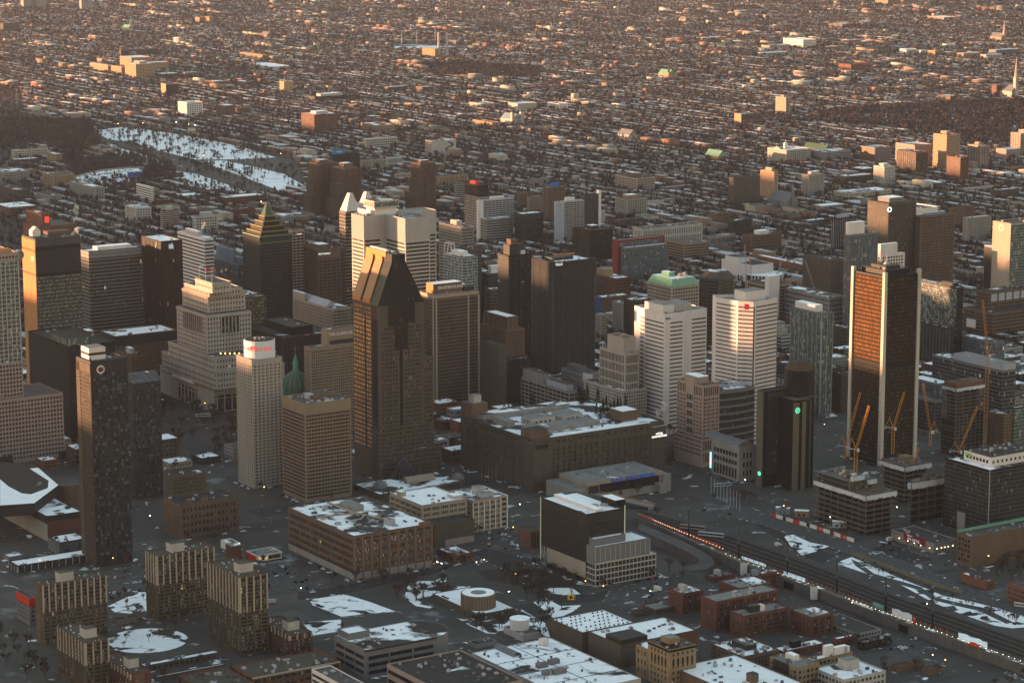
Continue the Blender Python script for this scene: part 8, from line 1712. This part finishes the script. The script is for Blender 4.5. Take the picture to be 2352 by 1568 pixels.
boxy('train_carriage','pale blue train carriage under wire by the hoarding end','train',9,195,560,-22,22,3,3.6,W['lgrey'],z=7.2);boxy('train_carriage','grey train carriage standing left on the viaduct','train',9,70,510,-22,22,3,3.6,W['conc'],z=7.2)
sl_=emit('sodium_lamp',(1,.5,.12),5.0);wl_=emit('white_lamp',(1,.9,.7),5.0)
LM=[(8,1265,815,'o'),(8,1200,885,'o'),(8,1682,935,'o'),(8,1805,970,'o'),(8,2128,1005,'o'),(8,1185,560,'o'),(8,1230,400,'w'),(8,932,805,'w'),(8,985,785,'o'),(9,2105,760,'o'),(9,1720,1450,'o'),(9,1808,1485,'o'),(9,1475,420,'w'),(9,1015,490,'w'),(9,695,410,'o'),(7,1822,280,'o'),(7,2180,700,'o'),(7,2205,705,'o'),(7,2075,985,'w'),(7,780,775,'o'),(7,275,790,'o'),(7,1035,480,'w'),(4,1412,1262,'o'),(4,1455,1290,'o'),(8,1115,165,'o'),(9,1165,1085,'o'),(5,85,1340,'w'),(6,1960,1270,'w'),(6,975,1410,'w'),(6,690,950,'w'),(9,430,228,'w'),(1,815,880,'o'),(1,985,875,'o'),(1,1215,870,'w'),(1,1300,885,'w'),(1,1345,890,'w'),(1,1550,985,'o'),(1,1935,1090,'o'),(1,1760,1100,'o'),(1,1405,1100,'o'),(1,1750,1410,'o'),(1,1800,1425,'o'),(3,925,1105,'o'),(3,890,1100,'o'),(3,940,1125,'o')]
for R,x,y,k in LM:
	p=un(R,x,y);rel,ref=nearest(p.x,p.y);big=R in(1,3)
	cl_='orange' if k=='o' else 'white';t=thing('street_lamp',f'{cl_} glowing street lamp {rel} {ref}','street lamp',p,0,f'{cl_} street lamps {rel} {ref}');key=('lamp',k,big)
	if key not in PANE:mb=MB();mb.tube((0,0,0),(0,0,8),.12,.08,5);a=mb.mesh('post',W['steel']);mb=MB();r_=.5 if big else.24;mb.cyl(0,0,8,8+r_*1.6,r_,r_,6);PANE[key]=(a,mb.mesh('lamp_head',sl_ if k=='o' else wl_))
	for nm,me in zip(('post','lamp_head'),PANE[key]):o=D.objects.new(nm,me);COL.objects.link(o);o.parent=t
def steam(label,R,x,y,z,r,n,drift):
	p=un(R,x,y,z);mb=MB();rr=random.Random(int(x+y))
	me=D.meshes.new('steam_plume');import bmesh;bm=bmesh.new()
	for i in range(n):
		t=i/n;c=Vector((drift[0]*t+rr.uniform(-.4,.4)*r*(1+t),drift[1]*t,drift[2]*t+rr.uniform(-.3,.3)*r));s=r*(.45+.8*t)*rr.uniform(.7,1.1)
		bmesh.ops.create_icosphere(bm,subdivisions=2,radius=s,matrix=Matrix.Translation(c))
	bm.to_mesh(me);bm.free();me.materials.append(STM);o=D.objects.new('steam_plume',me);COL.objects.link(o);o.location=p;tag(o,label,'steam')
	rm=o.modifiers.new('blend','REMESH');rm.mode='VOXEL';rm.voxel_size=r*.28
STM=D.materials.new('steam');STM.use_nodes=True;nt=STM.node_tree;nt.nodes.clear();ou=nt.nodes.new('ShaderNodeOutputMaterial');pv=nt.nodes.new('ShaderNodeVolumePrincipled');pv.inputs['Color'].default_value=(.95,.93,.92,1)
ns=nt.nodes.new('ShaderNodeTexNoise');ns.inputs['Scale'].default_value=.3;ns.inputs['Detail'].default_value=3;mr=nt.nodes.new('ShaderNodeMapRange');mr.inputs['From Min'].default_value=.46;mr.inputs['From Max'].default_value=.66;mr.inputs['To Max'].default_value=.45;gg=nt.nodes.new('ShaderNodeNewGeometry')
nt.links.new(gg.outputs['Position'],ns.inputs['Vector']);nt.links.new(ns.outputs['Fac'],mr.inputs['Value']);nt.links.new(mr.outputs[0],pv.inputs['Density']);nt.links.new(pv.outputs[0],ou.inputs['Volume'])
steam('white steam drifting off the right roof corner of concrete hotel block','F',2010,400,HOTEL.h,3.4,12,(9,0,13));steam('white steam column rising behind the orange-ended slab tower',1,515,1540,60,4,12,(4,0,26));steam('white steam above the white banded building',4,1395,40,112,3,9,(2,0,12));steam('small steam puff over the green copper-roofed block','E',640,20,96,3,9,(9,0,5));steam('small sunlit steam at the top of orange-ended slab tower',4,490,55,186,2.2,8,(8,0,7))
def structure(o):o['kind']='structure';return o
gm,nt,bs=base_mat('city_ground');L=nt.links.new
g=N(nt,'ShaderNodeNewGeometry')
n1=N(nt,'ShaderNodeTexNoise',i_Scale=.012,i_Detail=8.0,i_Roughness=.6);L(g.outputs['Position'],n1.inputs['Vector'])
n2=N(nt,'ShaderNodeTexNoise',i_Scale=.3,i_Detail=4.0);L(g.outputs['Position'],n2.inputs['Vector'])
n3=N(nt,'ShaderNodeTexNoise',i_Scale=.055,i_Detail=7.0,i_Distortion=1.2);L(g.outputs['Position'],n3.inputs['Vector']);m3=N(nt,'ShaderNodeMapRange');m3.inputs['From Min'].default_value=.655;m3.inputs['From Max'].default_value=.69;L(n3.outputs['Fac'],m3.inputs['Value'])
mr=N(nt,'ShaderNodeMapRange');mr.inputs['From Min'].default_value=.62;mr.inputs['From Max'].default_value=.7;L(n1.outputs['Fac'],mr.inputs['Value'])
cr=N(nt,'ShaderNodeMapRange');cr.inputs['To Min'].default_value=.6;cr.inputs['To Max'].default_value=1.45;L(n2.outputs['Fac'],cr.inputs['Value'])
v1=N(nt,'ShaderNodeVectorMath',operation='SCALE');mpn=N(nt,'ShaderNodeMapping');mpn.inputs['Rotation'].default_value=(0,0,math.radians(-TH));L(g.outputs['Position'],mpn.inputs['Vector'])
bk=N(nt,'ShaderNodeTexBrick',offset=.5,squash=1.0);bk.inputs['Color1'].default_value=(.012,.0115,.011,1);bk.inputs['Color2'].default_value=(.05,.044,.039,1);bk.inputs['Mortar'].default_value=(.028,.0275,.027,1)
for k_,v_ in(('Scale',1.0),('Mortar Size',7.0),('Mortar Smooth',.1),('Brick Width',62.0),('Row Height',41.0)):bk.inputs[k_].default_value=v_
L(mpn.outputs[0],bk.inputs['Vector']);L(bk.outputs['Color'],v1.inputs[0]);L(cr.outputs[0],v1.inputs['Scale'])
mx=N(nt,'ShaderNodeMix',data_type='RGBA');L(mr.outputs[0],mx.inputs[0]);L(v1.outputs[0],mx.inputs[6]);mx.inputs[7].default_value=(.2,.205,.22,1)
mx3=N(nt,'ShaderNodeMix',data_type='RGBA');L(m3.outputs[0],mx3.inputs[0]);L(mx.outputs[2],mx3.inputs[6]);mx3.inputs[7].default_value=(.4,.4,.4,1);L(mx3.outputs[2],bs.inputs['Base Color']);bs.inputs['Roughness'].default_value=.85
mb=MB();mb.quad((-9000,500,0),(9000,500,0),(9000,30000,0),(-9000,30000,0));structure(mb.build('ground',gm))
def ridge(y):
	K=((0,RG),(3700,RG),(5000,RG*.68),(5800,RG*.34),(6600,0),(20000,0))
	for(a,p),(c,q)in zip(K,K[1:]):
		if y<=c:return p+(q-p)*(y-a)/(c-a)
	return 0
RG=192
hv,hf=[],[]
NX,NY=60,110
for i in range(NX+1):
	for j in range(NY+1):
		x=-4200+i*(3200/NX);y=600+j*60
		edge=-1060 if y>4300 else-1060
		foot=-0.225*y-60
		foot=foot
		crest=-2300
		k=max(0,min(1,(foot-x)/(foot-crest)))if x>crest else max(0,1-(crest-x)/1900)
		k=k*k*(3-2*k)
		hv.append((x,y,ridge(y)*k*(1+.0*math.sin(x*.01))-.5+(4*math.sin(x*.013+y*.02)*k)))
for i in range(NX):
	for j in range(NY):
		a=i*(NY+1)+j;hf.append((a,a+NY+1,a+NY+2,a+1))
me=D.meshes.new('mountain');me.from_pydata(hv,[],hf);me.materials.append(wall('winter_forest_floor',(.06,.05,.043),.3,.9,.03))
for p_ in me.polygons:p_.use_smooth=True
o=D.objects.new('mountain',me);COL.objects.link(o);structure(o)
SUN_EL,SUN_AZ=2.2,-81.0
w_=D.worlds.new('World');SC.world=w_;w_.use_nodes=True;nt=w_.node_tree
bg=nt.nodes['Background'];sk=nt.nodes.new('ShaderNodeTexSky');sk.sky_type='NISHITA';sk.sun_disc=False
sk.sun_elevation=math.radians(SUN_EL);sk.sun_rotation=math.radians(SUN_AZ);sk.air_density=1.0;sk.dust_density=0.3;sk.ozone_density=0.9;sk.altitude=100
nt.links.new(sk.outputs[0],bg.inputs['Color']);bg.inputs['Strength'].default_value=0.15
ld=D.lights.new('sun','SUN');ld.energy=4.0;ld.angle=math.radians(.5);ld.color=(1.0,.53,.26)
lo=D.objects.new('sun',ld);COL.objects.link(lo)
a,e_=math.radians(SUN_AZ),math.radians(SUN_EL)
dirv=Vector((math.sin(a)*math.cos(e_),math.cos(a)*math.cos(e_),math.sin(e_)))
lo.rotation_euler=dirv.to_track_quat('Z','Y').to_euler();lo.location=(-3000,2000,1200)
if HAZE:
	mb=MB();mb.box(-4600,4600,-60,12500,-1.5,640);hz=mb.build('haze',None);hz.data.materials.clear()
	hm=D.materials.new('haze_air');hm.use_nodes=True;nt=hm.node_tree;nt.nodes.clear()
	ou=nt.nodes.new('ShaderNodeOutputMaterial');pv=nt.nodes.new('ShaderNodeVolumePrincipled')
	pv.inputs['Color'].default_value=(.60,.70,1.0,1);pv.inputs['Density'].default_value=HAZE;pv.inputs['Anisotropy'].default_value=.3
	nt.links.new(pv.outputs[0],ou.inputs['Volume']);hz.data.materials.append(hm);hz['kind']='stuff'
cam=D.cameras.new('camera');co=D.objects.new('camera',cam);COL.objects.link(co);SC.camera=co
co.location=(0,0,CAMH);co.rotation_euler=(math.radians(90)-PITCH,0,0)
cam.sensor_width=36;cam.lens=36*FL/2352;cam.clip_start=5;cam.clip_end=60000
vs=SC.view_settings;vs.view_transform='Standard';vs.look='None';vs.exposure=EXPO;vs.gamma=1
SC.cycles.max_bounces=5;SC.cycles.diffuse_bounces=2;SC.cycles.glossy_bounces=2;SC.cycles.volume_bounces=0;SC.cycles.transmission_bounces=2
SC.cycles.use_denoising=True
